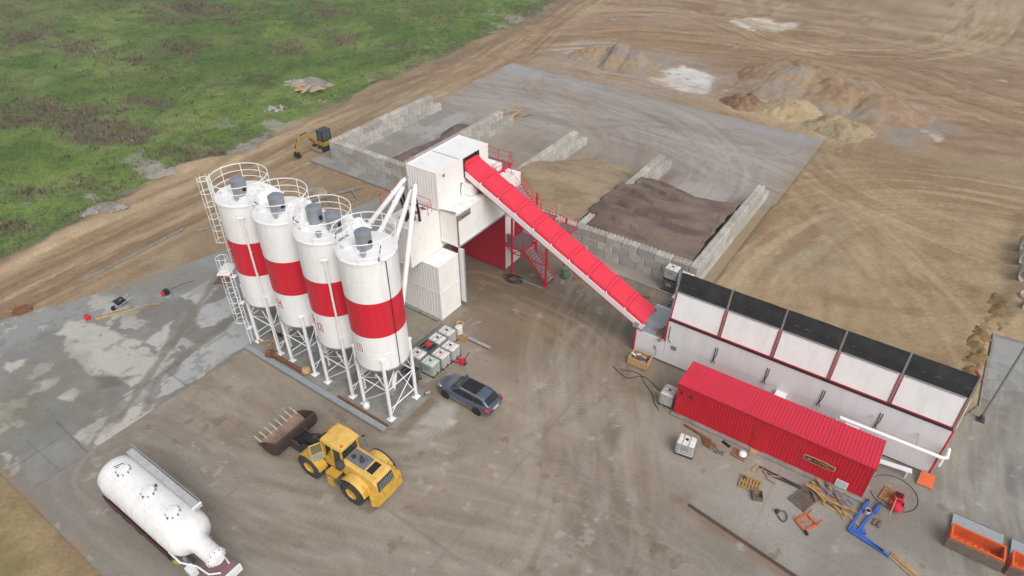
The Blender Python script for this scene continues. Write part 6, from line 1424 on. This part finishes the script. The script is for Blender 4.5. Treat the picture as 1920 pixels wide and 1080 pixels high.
# timber trough / parts bin at the hopper end
t = thing('parts_bin','tan wooden bin full of oddments at the left end of the hoppers','bin',(-13.1,35.3,0),R(2))
for b in ((-.75,.75,-.55,-.5,.1,.75),(-.75,.75,.5,.55,.1,.75),(-.75,-.7,-.5,.5,.1,.75),(.7,.75,-.5,.5,.1,.75)): s = MB(); s.box(*b); s.build('side_board',M_tan,t,True)
s = MB(); s.box(-.7,.7,-.5,.5,.1,.4); s.build('bottom',M_woodold,t,True)
for k in range(14):
    s = MB(); a = random.uniform(0,3); x,y = random.uniform(-.45,.45),random.uniform(-.35,.35); s.beam((x,y,.45+.015*k),(x+.3*math.cos(a),y+.2*math.sin(a),.52+.02*k),random.uniform(.05,.16),.05); s.build('oddment',random.choice([M_galv,M_woodold,M_rust,M_white,bpy.data.materials['blue_grey']]),t,True)
# hoses by the bin
for i,pts in enumerate(([(-13.9,33.9),(-12.7,34.3),(-11.8,33.6),(-10.9,32.9),(-10.5,32.3),(-9.9,31.8)],[(-14.6,33.9),(-13.2,33.4),(-12.3,34.2),(-11.3,33.9),(-10.2,33.4)])):
    t = thing('hose',('dark hose curving from the parts bin towards the red container','second dark hose running along the hopper wall')[i],'hose',(*pts[0],0)); s = MB(); s.path([(x,y,.03) for x,y in spline(pts)],.028,5); s.build('hose',M_dark,t)
boxthing('yellow_plank','short yellow plank on the ground beside the hopper wall','plank',(-10.75,33.35),(.75,.2,.06),mat('yellow_wood','bb9440',.8),R(-12))
# in front of the red container
t = thing('rusty_beam','rusty channel beam lying along the red container next to the lone tank','beam',(-6.9,31.2,0)); s = MB(); s.beam((-7.9,31.55,.07),(-5.9,31.2,.07),.14,.12); s.build('channel',M_rust,t)
for k in range(7):
    t = thing('brick_batten',['topmost','second','third','fourth','fifth','sixth','lowest'][k]+' of the stacked rusty bars beside the lone tank','bar',(-6.1,31.1-.08*k,0),0,'rusty bars'); s = MB(); s.beam((-6.55+.05*k,31.25-.09*k,.06),(-5.5+.05*k,31.05-.09*k,.06),.07,.1); s.build('bar',M_rust,t)
for k in range(3):
    t = thing('hollow_block',('grey hollow block left of the row by the rusty bars','grey hollow block in the middle of the row by the rusty bars','grey hollow block right of the row by the rusty bars')[k],'block',(-5.6+.33*k,30.62,0),R(-8),'hollow blocks')
    for b in ((-.14,.14,-.1,-.07,0,.2),(-.14,.14,.07,.1,0,.2),(-.14,-.11,-.07,.07,0,.2),(.11,.14,-.07,.07,0,.2)): s = MB(); s.box(*b); s.build('web',M_beam,t,True)
boxthing('black_mat','small black mat lying by the container base','mat',(-5.0,31.6),(.62,.26,.03),M_black,R(-20))
pallet('small reddish pallet carrying a white bag by the container base',-3.95,31.2,R(-5),mat('red_wood','9a6a4c',.85,var=.2),.9,.7,n=6)
t = thing('white_bag','white crumpled bag on the small reddish pallet','bag',(-3.8,31.2,.12)); s = MB(); s.lathe([(.2,0),(.27,.08),(.22,.22),(.1,.28),(.02,.3)],10,(-3.8,31.22,.13)); s.build('bag',M_white,t,smooth=True)
for k in range(6):
    x,y = -3.2+.28*k+random.uniform(-.1,.1), 30.6+random.uniform(-.35,.3); a = random.uniform(-1.4,1.4); L = random.uniform(.6,1.0)
    t = thing('batten','orange-brown batten strewn before the container step, %s'%('leftmost','second from the left','third from the left','third from the right','second from the right','rightmost')[k],'batten',(x,y,0),0,'loose battens'); s = MB(); s.beam((x,y,.03+.02*k),(x+L*math.cos(a),y+L*math.sin(a),.03+.02*k),.07,.04); s.build('batten',M_wood,t)
for k,(p,q) in enumerate((((-2.6,31.0),(2.2,30.9)),((-2.3,30.75),(1.6,30.85)))):
    t = thing('steel_bar',('long dark steel bar along the container base','shorter dark steel bar beside the long one')[k],'bar',(*p,0)); s = MB(); s.beam((*p,.05),(*q,.05),.09,.08); s.build('bar',M_ldk,t)
pallet('tan pallet with a dark cap lying in front of the red container',-2.65,29.35,R(5),M_pal,1.25,1.0,n=7)
t = thing('cap','dark round cap on the corner of the tan pallet','cap',(-3.1,29.6,.13)); s = MB(); s.lathe([(.11,0),(.11,.05),(.02,.07)],12,(-3.1,29.6,.13)); s.build('cap',M_ldk,t)
t = thing('open_crate','small dark open crate on the ground below the tan pallet','crate',(-2.0,28.7,0),R(25))
for b in ((-.3,.3,-.3,-.26,0,.3),(-.3,.3,.26,.3,0,.3),(-.3,-.26,-.26,.26,0,.3),(.26,.3,-.26,.26,0,.3),(-.26,.26,-.26,.26,0.004,.05)): s = MB(); s.box(*b); s.build('board',M_woodold,t,True)
pallet('weathered grey pallet leaning by the heap of boards',.35,30.05,R(70),M_woodold,1.35,1.1,n=8)
# heap of boards: every board is a thing in the heap
bp = thing('board_heap','untidy heap of loose timber boards at the right end of the red container','timber heap',(1.7,31.2,0))
for k in range(34):
    x,y = .7+random.random()*1.6, 30.65+random.random()*1.0; a = R(random.choice([-22,-30,-12,-38,8,-55])+random.uniform(-8,8)); L = random.uniform(.7,2.0); z = .04+.011*k
    s = MB(); s.beam((x-L/2*math.cos(a),y-L/2*math.sin(a),z),(x+L/2*math.cos(a),y+L/2*math.sin(a),z+random.uniform(-.03,.05)),random.uniform(.08,.22),.03); s.build('board',random.choice([M_wood,M_wood,M_pal,M_woodold]),bp)
for k in range(5):
    x,y = .9+.4*k, 31.2+random.uniform(-.25,.35); a = R(random.uniform(-60,-20)); s = MB(); s.beam((x,y,.45),(x+.45*math.cos(a),y+.45*math.sin(a),.5),.12,.03); s.build('blue_strap',mat('blue_strap','5a6fa8',.6) if k == 0 else bpy.data.materials['blue_strap'],bp)
for k,(x,y,a,L) in enumerate(((2.9,30.5,-28,1.5),(1.6,30.45,-4,1.6),(6.2,29.1,-20,1.7),(6.25,28.95,-22,1.8),(6.05,28.75,-26,1.7))):
    t = thing('plank',('single plank lying below the heap of boards','plank lying along the lower edge of the heap of boards','upper pale plank at the end of the blue frame','middle pale plank at the end of the blue frame','lower pale plank at the end of the blue frame')[k],'plank',(x,y,0),0,'planks'); a = R(a); s = MB(); s.beam((x-L/2*math.cos(a),y-L/2*math.sin(a),.04),(x+L/2*math.cos(a),y+L/2*math.sin(a),.04),.14,.05); s.build('plank',M_wood,t)
# blue lifting frames
M_blue = mat('blue_paint','3c62b4',.5,var=.15,dirt='54586a',dirt_amt=.3)
for k,(ax,ay,bx,by,cx,cy) in enumerate(((3.55,32.1,3.1,29.45,5.0,29.1),(4.2,32.3,3.55,29.6,5.35,29.0))):
    t = thing('blue_frame',('left blue L-shaped steel frame lying beside the red container','right blue L-shaped steel frame lying by the white bucket')[k],'frame',(bx,by,0),0,'blue steel frames')
    s = MB(); s.beam((ax,ay,.1),(bx,by,.1),.14,.16); s.build('post',M_blue,t); s = MB(); s.beam((bx,by,.095),(cx,cy,.095),.16,.14); s.build('foot',M_blue,t)
    s = MB(); s.beam((ax+.05,ay-.1,.22),(ax-.1,ay-.85,.22),.2,.08); s.build('head_plate',M_blue,t); s = MB(); s.plate([(bx+.1,by+.05,.1),(bx+.45,by+.05,.1),(bx+.2,by+.5,.1)],(0,0,.12)); s.build('gusset',M_blue,t); s = MB(); s.tube((ax,ay,.1),(ax,ay,.3),.09,10); s.build('pin',M_ldk,t)
t = thing('paint_bucket','off-white bucket between the two blue frames','bucket',(3.72,31.3,0)); s = MB(); s.lathe([(.14,.0),(.17,.34),(.16,.34),(.135,.04),(.01,.04)],14,(3.72,31.3,.004)); s.build('pail',M_ibc,t,smooth=True); s = MB(); s.lathe([(.15,.28),(.01,.29)],12,(3.72,31.3,0),cap=False); s.build('contents',M_black,t)
for k in range(2):
    t = thing('short_post',('left short timber post next to the blue frame','right short timber post next to the blue frame')[k],'post',(4.35+.25*k,31.0,0)); s = MB(); s.beam((4.3+.25*k,31.2,.07),(4.2+.25*k,30.65,.07),.14,.12); s.build('post',M_woodold,t)
# red trowelling machine on a pallet inside a ring rut
pallet('pallet under the red machine at the right end of the container',4.55,33.35,R(80),M_pal,1.2,.8)
t = thing('power_trowel','red power trowel with a red tank and a long handle','machine',(4.95,33.1,0))
s = MB(); s.ring((5.05,32.7,.18),.42,.025,20,5); s.build('guard_ring',M_redr,t); s = MB(); s.cbox(4.75,5.3,32.95,33.55,.15,.6,.06); s.build('engine',M_redr,t); s = MB(); s.cbox(4.82,5.2,33.0,33.35,.6,.72,.03); s.build('engine_cover',M_black,t)
s = MB(); s.lathe([(.05,.1),(.26,.2),(.3,.4),(.22,.55),(.05,.6)],14,(5.05,32.45,0)); s.build('tank',M_redr,t,smooth=True); s = MB(); s.path([(4.9,32.95,.5),(4.85,32.4,.7),(4.75,31.2,.75)],.03,6); s.build('handle',M_tan,t); s = MB(); s.tube((5.3,33.0,.2),(5.4,33.0,.2),.14,10); s.build('wheel',M_black,t)
t = thing('ring_groove','thin dark circular hose lying round the red machine','hose',(4.7,33.6,0)); s = MB(); s.ring((4.75,33.75,.02),1.35,.022,44,5); s.build('hose',M_dark,t)
# orange sheet and orange frame
M_or = mat('orange_paint','d4622c',.55,var=.1,dirt='9c5a3a',dirt_amt=.3)
t = thing('orange_sheet','tilted orange steel sheet at the foot of the hopper corner','sheet',(6.2,35.6,0)); s = MB(); s.plate([(5.75,35.25,.1),(6.65,35.35,.06),(6.6,36.15,.42),(5.8,36.1,.46)],(0,0,.03)); s.build('sheet',M_or,t); s = MB(); s.beam((5.8,36.15,.4),(6.6,36.2,.37),.05,.06); s.build('edge_bar',M_redr,t)
t = thing('orange_rack','orange steel stand lying on the ground below the boards','rack',(.95,28.5,0))
P4 = [(.4,28.35),(.85,29.15),(1.5,28.75),(1.0,27.95)]
for k in range(4): a,b = P4[k],P4[(k+1)%4]; s = MB(); s.beam((*a,.1),(*b,.1),.09,.09); s.build('bar',M_or,t)
for k in range(3): a = P4[k]; s = MB(); s.beam((*a,.1),(a[0]+.12,a[1]+.15,.55),.07,.07); s.build('upright',M_or,t)
s = MB(); s.beam((.7,28.3,.15),(1.2,28.7,.3),.07,.05); s.build('brace',M_or,t); s = MB(); s.tube((1.05,27.95,.12),(1.25,27.75,.12),.08,8); s.build('wheel',M_black,t)
t = thing('barrow_frame','small dark barrow frame lying on the ground in front of the rack','frame',(-.4,28.2,0)); s = MB(); s.path(spline([(-.75,28.35,.05),(-.3,28.55,.12),(-.05,28.2,.1),(-.2,27.85,.08),(-.7,28.25,.05)]),.035,5); s.build('loop',M_ldk,t); s = MB(); s.tube((-.75,28.3,.12),(-.6,28.4,.12),.12,10); s.build('wheel',M_dark,t)
# drainage channel in the yard
t = thing('drain_channel','dark narrow drainage channel cut into the yard at the lower right','channel',(-1.9,25.3,0)); s = MB(); s.beam((-5.2,25.82,.012),(2.4,24.72,.012),.17,.016); s.build('grating',M_ldk,t); s = MB(); s.beam((-5.2,25.93,.014),(2.4,24.83,.014),.05,.02); s.build('edge',M_rust,t); s = MB(); s.beam((-5.2,25.71,.014),(2.4,24.61,.014),.05,.02); s.build('edge',M_rust,t)
# orange block moulds
for k,x0 in enumerate((7.8,10.75)):
    t = thing('block_mould',('open orange block mould with grey side plates at the right edge','second orange block mould, cut off by the right edge')[k],'mould',(x0+1.3,32.1,0),0,'orange block moulds'); x1 = x0+2.65
    for b,m_,nm in (((x0,x1,31.55,31.66,.1,.92),M_or,'side'),((x0,x1,32.55,32.66,.1,.92),M_or,'side'),((x0,x0+.1,31.66,32.55,.1,.92),M_or,'end'),((x1-.1,x1,31.66,32.55,.1,.92),M_or,'end'),((x0+.1,x1-.1,31.66,32.55,.1,.18),M_or,'floor'),((x0-.04,x1+.04,31.5,31.545,.05,.8),M_woodold,'outer_plate')):
        s = MB(); s.box(*b); s.build(nm,m_,t)
    for i in range(7):
        for j in range(2): s = MB(); x,y = x0+.35+.33*i,31.9+.42*j; s.lathe([(.11,.19),(.1,.3),(.06,.32)],10,(x,y,0)); s.build('stud',M_or,t,smooth=True)
    s = MB(); s.plate([(x0+.1,32.75,.12),(x1+.0,32.75,.12),(x1,34.05,.22),(x0+.1,34.05,.22)],(0,0,.04)); s.build('lid_plate',M_galv,t); s = MB(); s.beam((x0+.1,34.1,.25),(x1,34.1,.25),.06,.1); s.build('lid_edge',M_beam,t)
# lamp post
t = thing('lamp_post','slim grey lamp post on the right behind the hopper end','lamp post',(8.45,43.5,0)); s = MB(); s.tube((8.45,43.5,0),(8.45,43.5,12),.09,10,.06); s.build('mast',M_grey,t,smooth=True); s = MB(); s.box(8.2,8.7,43.25,43.75,.0,.08); s.build('base',M_ldk,t); s = MB(); s.tube((8.45,43.5,.05),(8.45,43.5,.45),.14,10); s.build('sleeve',M_ldk,t)
s = MB(); s.tube((8.45,43.5,12),(8.45,42.3,12.3),.04,8); s.box(8.3,8.6,41.6,42.3,12.25,12.35); s.build('lamp_head',M_grey,t)
# concrete pipe rings
for k,(x,y,z,up) in enumerate(((9.75,69.3,0,0),(9.85,66.7,0,0),(9.95,63.9,0,0),(10.2,60.7,0,1),(10.4,58.6,0,0))):
    lab = ('farthest grey concrete pipe at the right edge','second farthest grey concrete pipe at the right edge','third grey concrete pipe at the right edge, nearest of the big ones','low grey concrete ring lying flat at the right edge','nearest short grey concrete pipe piece at the right edge')[k]
    t = thing('concrete_pipe',lab,'pipe',(x,y,0),0,'concrete pipes'); r = .85 if k < 3 else .7; s = MB(); L = 1.4 if k < 3 else .6
    if up: s.lathe([(r-.14,0),(r,0),(r,L),(r-.14,L),(r-.14,0)],24,(x,y,.05),cap=False)
    else: s.lathe([(r-.13,-L/2),(r,-L/2),(r,L/2-.2),(r+.1,L/2-.2),(r+.1,L/2),(r-.13,L/2),(r-.13,-L/2)],24,(x,y,r+.15),'y',cap=False)
    s.build('barrel',M_block,t,smooth=True); s = MB()
    if up: s.ring((x,y,L+.05),r-.07,.05,24,5)
    else: s.M = Matrix.Translation((x,y-L/2,r+.15)) @ Matrix.Rotation(R(90),4,'X'); s.ring((0,0,0),r-.06,.06,24,5)
    s.build('rim',M_block,t,smooth=True)
# between tower and car
t = thing('steel_plank','long grey steel plank lying on the ground behind the IBC tanks','plank',(-24.6,30.3,0)); s = MB(); s.box(-25.9,-23.3,30.12,30.42,.03,.10); s.build('plank',M_galv,t); s = MB(); s.box(-25.9,-23.3,30.08,30.12,.0,.1); s.build('lip',M_rust,t)
pallet('small pallet next to the wire drum behind the IBC tanks',-25.75,30.0,R(10),M_pal,.8,.6,n=5)
t = thing('wire_drum','grey drum with coiled wire behind the IBC tanks','drum',(-26.35,30.35,0)); s = MB(); s.lathe([(.3,.0),(.3,.7),(.26,.72)],14,(-26.35,30.3,.01)); s.build('drum',M_ibc,t,smooth=True); s = MB(); s.ring((-26.6,30.75,.55),.28,.06,16,5); s.ring((-26.6,30.75,.66),.25,.05,16,5); s.build('coil',M_tan,t)
for k,(p,q) in enumerate((((-26.75,31.2),(-26.6,32.3)),((-26.3,31.6),(-25.9,32.4)),((-26.2,31.55),(-25.2,31.3)),((-26.15,31.7),(-25.75,32.45)))):
    t = thing('bright_rod',('single bright rod near the container corner','first of three bright rods lying together','lower of three bright rods lying together','last of three bright rods lying together')[k],'rod',(*p,0)); s = MB(); s.beam((*p,.03),(*q,.03),.05,.04); s.build('rod',M_galv,t)
for k in range(5):
    x,y = -16.2+random.uniform(-.5,.5),42.6+random.uniform(-.4,.4); a = random.uniform(0,3); t = thing('orange_scrap','rust-orange scrap piece %s of the small litter near the IBC stack'%('nearest','second','third','fourth','farthest')[k],'scrap',(x,y,0),0,'orange scrap'); s = MB(); s.plate([(x,y,.02),(x+.4*math.cos(a),y+.4*math.sin(a),.05),(x+.3*math.cos(a+.8),y+.3*math.sin(a+.8),.12)],(0,0,.02)); s.build('piece',M_rust,t)
# left side: barrow, trowel, boards, red canister
t = thing('wheelbarrow','dark wheelbarrow standing on the new concrete at the left','wheelbarrow',(-51.7,16.8,0)); s = MB(); vs = [(-52.1,16.5,.62),(-51.3,16.5,.62),(-51.3,17.3,.62),(-52.1,17.3,.62),(-51.95,16.65,.35),(-51.45,16.65,.35),(-51.45,17.15,.35),(-51.95,17.15,.35)]; s.add(vs,[(4,5,6,7),(0,1,5,4),(1,2,6,5),(2,3,7,6),(3,0,4,7)]); s.build('tray',M_dark,t)
s = MB(); s.tube((-51.76,16.3,.2),(-51.64,16.3,.2),.2,14); s.build('wheel',M_black,t)
for x in (-52.0,-51.4): s = MB(); s.path([(-51.7,16.3,.22),(x,16.8,.34),(x,17.9,.6)],.025,5); s.build('handle',M_galv,t); s = MB(); s.tube((x,17.1,.0),(x,17.1,.35),.02,5); s.build('leg',M_galv,t)
t = thing('screed_machine','small red and black screed machine with a long handle on the new concrete','machine',(-49.9,20.0,0)); s = MB(); s.cbox(-50.15,-49.75,19.8,20.2,.2,.6,.05); s.build('engine',M_black,t); s = MB(); s.cbox(-50.25,-49.95,19.65,19.95,.15,.45,.04); s.build('tank',M_redr,t); s = MB(); s.ring((-49.95,19.95,.12),.45,.03,20,5); s.build('guard',M_galv,t); s = MB(); s.path([(-49.8,20.1,.5),(-49.2,21.3,.75),(-48.8,22.0,.8)],.03,5); s.build('handle',M_ldk,t)
for k,(p,q) in enumerate((((-52.0,14.7),(-50.6,17.3)),((-51.7,14.75),(-50.4,17.4)),((-50.2,18.0),(-49.3,19.0)))):
    t = thing('timber_board',('left of the two long boards lying beside the wheelbarrow','right of the two long boards lying beside the wheelbarrow','short board on trestles near the screed machine')[k],'board',(*p,0)); s = MB(); s.beam((*p,.06),(*q,.06),.2,.06); s.build('board',M_wood,t)
t = thing('red_canister','bright red canister at the end of the long boards','canister',(-52.3,14.4,0)); s = MB(); s.cbox(-52.5,-52.1,14.25,14.6,.01,.42,.05); s.build('can',M_redr,t); s = MB(); s.beam((-52.45,14.42,.45),(-52.15,14.42,.45),.05,.04); s.build('handle',M_redr,t)
t = thing('manhole_cover','round rusty manhole cover at the left edge','cover',(-59,11.4,0)); s = MB(); s.lathe([(.75,.0),(.75,.05),(.6,.07),(.01,.07)],24,(-58.0,11.9,.004)); s.build('disc',M_rust,t,smooth=True); s = MB(); s.beam((-58.6,11.3,.03),(-57.3,12.3,.03),.1,.05); s.build('bar',M_galv,t)
t = thing('open_pit','open pit with reddish earth in the slab beside the caged ladder','pit',(-47.9,24.2,0)); s = MB(); s.plate([(-48.1,22.9,.006),(-49.1,24.8,.006),(-47.4,25.5,.006),(-46.8,23.9,.006)],(0,0,.004)); s.build('soil',mat('pit_soil','6d5844',.95,var=.3,scale=5),t)
s = MB()
P5 = [(-48.1,22.9),(-49.1,24.8),(-47.4,25.5),(-46.8,23.9)]
for a,b in zip(P5,P5[1:]+P5[:1]): s.beam((*a,.03),(*b,.03),.16,.05)
s.build('broken_edge',M_slabc,t); s = MB(); s.beam((-48.3,24.6,.1),(-47.7,24.9,.1),.22,.12); s.build('red_pipe_end',M_redr,t)
# formwork strips and frame near the road
for k,(p,q,w) in enumerate((((-58.4,27.1),(-57.9,16.9),.24),((-57.0,27.6),(-55.4,31.5),.3),((-53.2,36.5),(-50.2,43.6),.28))):
    t = thing('kerb_strip',('long grey concrete strip lying between the track and the new slab','second grey concrete strip ending behind the leftmost silo','grey concrete strip behind the silos near the block wall')[k],'strip',(*p,0),0,'concrete strips'); s = MB(); s.beam((*p,.03),(*q,.03),w,.18); s.build('strip',M_beam,t)
t = thing('formwork_frame','small rectangular formwork frame in the sand behind the silos','frame',(-50.5,40,0)); C_ = [(-52.0,39.6),(-50.6,42.2),(-48.6,41.0),(-49.8,38.6)]
for a,b in zip(C_,C_[1:]+C_[:1]): s = MB(); s.beam((*a,.06),(*b,.06),.14,.18); s.build('board',M_beam,t)
M_rub = mat('grey_rubble','a9a39a',.95,var=.2,scale=2,bump=.6,dirt='8a7f70',dirt_amt=.6)
def lump(name,label,cat,x,y,r,h,seed,rz=20,tint='a8a298',tint2='8b8378'):
    f0 = cone_heap(x,y,r,r*.62,rz,h,1.1,seed,.8)
    heap(name,label,x-r*1.3,x+r*1.3,y-r*1.3,y+r*1.3,f0,tint,tint2,.12,cat,base=float(zground(np.array([x]),np.array([y]))[0])-.02)
lump('concrete_spill','flat pale lump of spilt concrete in the sand behind the silos','spill',-54.3,39.5,2.2,.22,1,tint='b0a698',tint2='9a8d7c')
lump('stone_lump','small grey lump in the sand near the excavator bucket','lump',-57.0,41.0,.6,.22,2)
lump('rubble_heap','grey rubble heap at the field edge on the left','rubble',-68.2,24.6,2.1,.6,3,60)
lump('rubble_heap','low grey rubble heap in the grass behind the silos','rubble',-71.0,32.8,2.0,.35,4,40)
lump('rubble_heap','pale rubble heap in the field next to the broken boards','rubble',-79.6,61.5,3.6,.7,5,30,'aea79f','968d84')
lump('rubble_heap','small pale rubble patch in the grass above the excavator','rubble',-76.0,52.5,1.7,.3,6,60,'b9b4ad')
# broken boards dumped in the field
t = thing('board_pile','pile of broken orange-brown boards dumped at the field edge','debris',(-76.5,59.3,0)); random.seed(9)
for k in range(13):
    x,y = -76.8+random.uniform(-1.8,1.8), 59.3+random.uniform(-1.2,1.4); a = random.uniform(0,3.1); L,W = random.uniform(.8,2.0),random.uniform(.5,1.0); z = .35+.06*k*.6; cA_,sA_ = math.cos(a),math.sin(a)
    s = MB(); s.plate([(x+u*cA_-v*sA_,y+u*sA_+v*cA_,z+.12*u) for u,v in ((-L/2,-W/2),(L/2,-W/2),(L/2,W/2),(-L/2,W/2))],(0,0,.06)); s.build('board',M_tan if k < 9 else M_rub,t)
t = thing('dead_branch','bare bent branch lying at the edge of the grass','branch',(-72,40,0)); s = MB(); s.path([(-77.2,41.2,1.6),(-75.5,40.6,.9),(-73.2,40.4,.7),(-71.0,40.0,.45)],.09,6); s.path([(-75.5,40.6,.9),(-75.9,41.6,1.5)],.05,5); s.build('limb',mat('bark','6e5d4f',.9,var=.2),t)
t = thing('root_stump','dark root stump at the end of the bare branch','stump',(-70.3,39.6,0)); s = MB()
for k in range(16): a = random.uniform(0,6.28); s.tube((-70.4+random.uniform(-.8,.8),39.6+random.uniform(-.4,.4),.05),(-70.4+1.6*math.cos(a),39.6+.8*math.sin(a),random.uniform(.2,.9)),.09,5,.03)
s.build('roots',bpy.data.materials['bark'],t)
# boards at the mouth of the second bay
bb = thing('board_heap','strewn boards on the ground at the end of the second block divider','timber heap',(-47,69.5,0))
for k in range(12):
    x,y = -48+random.uniform(-1.6,1.6), 69+random.uniform(-2,2); a = R(random.uniform(60,110)); L = random.uniform(1.5,3.5); s = MB(); s.beam((x-L/2*math.cos(a),y-L/2*math.sin(a),.04+.02*k),(x+L/2*math.cos(a),y+L/2*math.sin(a),.04+.02*k),.16,.04); s.build('board',random.choice([M_wood,M_woodold,M_tan]),bb)

# ------------------------------------------------------------------ grass and dead weeds of the field (uncountable)
def tufts(name, label, n, xr, yr, accept, hmin, hmax, m, cols, per=4, spread=.16, seed=1, own=False):
    g = np.random.default_rng(seed); x = g.uniform(*xr,n); y = g.uniform(*yr,n); k = accept(x,y) > g.random(n); x,y = x[k],y[k]; z = zground(x,y); N = len(x)
    h = g.uniform(hmin,hmax,(N,per)); a = g.uniform(0,6.283,(N,per)); ox = g.normal(0,spread,(N,per)); oy = g.normal(0,spread,(N,per)); w = .05+.5*h*.35
    bx,by = x[:,None]+ox, y[:,None]+oy; dx,dy = np.cos(a)*w, np.sin(a)*w; lx,ly = g.normal(0,.35,(N,per))*h, g.normal(0,.35,(N,per))*h
    zz = np.broadcast_to(z[:,None]-.03,(N,per))
    V = np.stack([np.stack([bx-dx,by-dy,zz],-1),np.stack([bx+dx,by+dy,zz],-1),np.stack([bx+lx,by+ly,zz+h],-1)],2).reshape(-1,3)
    me = bpy.data.meshes.new(name); nt = N*per; me.vertices.add(nt*3); me.vertices.foreach_set('co',V.astype(np.float32).ravel())
    me.loops.add(nt*3); me.loops.foreach_set('vertex_index',np.arange(nt*3,dtype=np.int32)); me.polygons.add(nt); me.polygons.foreach_set('loop_start',np.arange(0,nt*3,3,dtype=np.int32)); me.polygons.foreach_set('loop_total',np.full(nt,3,dtype=np.int32)); me.update(calc_edges=True)
    C = np.array([lin(c) for c in cols]); f = np.clip(fbm(x,y,7,4,seed+40)*1.6-.3+g.normal(0,.22,N),0,.999)*(len(C)-1); i = f.astype(int); t = (f-i)[:,None]; c = C[i]*(1-t)+C[i+1]*t; c = c*g.uniform(.8,1.2,(N,1))*TINT*1.12
    if own: c = cground(x,y,z)[:,:3]*TINT*g.uniform(.85,1.3,(N,1))
    c4 = np.concatenate([c,np.zeros((N,1))],1); c4 = np.repeat(c4,per*3,0); at = me.attributes.new('tint','FLOAT_COLOR','POINT'); at.data.foreach_set('color',c4.astype(np.float32).ravel()); me.materials.append(m)
    o = bpy.data.objects.new(name,me); COL.objects.link(o); return tag(o,label,'grass',None,'stuff')
m_gr = ground_mat('grass_blades',.12,2,20,0,(.8,1.))
def brownness(x,y):
    b = sstep(.54,.68,fbm(x,y,11,5,55))*.25
    n2 = fbm(x,y,3.5,5,3)
    for k in range(22): b = np.maximum(b, pmask(x,y,S['b%d'%k],2.2,4,5,seed=k)*sstep(.25,.6,n2+.1))
    return b
def infield(x,y): return sstep(.2,1.6,edge_x(y)+(fbm(x,y,3.5,5,3)-.5)*3.2-x)
tufts('field_grass','short green grass covering the field at the upper left',170000,(-185,-64),(8,165),lambda x,y: infield(x,y)*(1-.85*brownness(x,y))*np.clip(1.15-.003*(y-40)-.002*(-x-70),.35,1),.08,.24,m_gr,['44591f','5f7630','72833c','87924c'],4,.24,3,True)
tufts('field_weeds','dead brown weeds standing in patches of the field',38000,(-185,-64),(8,165),lambda x,y: infield(x,y)*np.clip(brownness(x,y)*.9+.04,0,1),.25,.6,m_gr,['5c4d40','6a5948','7a6a58','8f8064'],4,.28,8)

# ------------------------------------------------------------------ damp air over the site
hz = MB(); hz.box(-700,500,-400,900,-4,36); hz = hz.build('haze', None); tag(hz, kind='stuff')
hm = bpy.data.materials.new('damp_air'); hm.use_nodes = True; hn, hl = hm.node_tree.nodes, hm.node_tree.links
hn.remove(hn['Principled BSDF']); pv = hn.new('ShaderNodeVolumePrincipled'); pv.inputs['Color'].default_value = (.93,.94,.96,1); pv.inputs['Density'].default_value = .0009; pv.inputs['Anisotropy'].default_value = .2
hl.new(pv.outputs[0], hn['Material Output'].inputs['Volume']); hz.data.materials.append(hm)
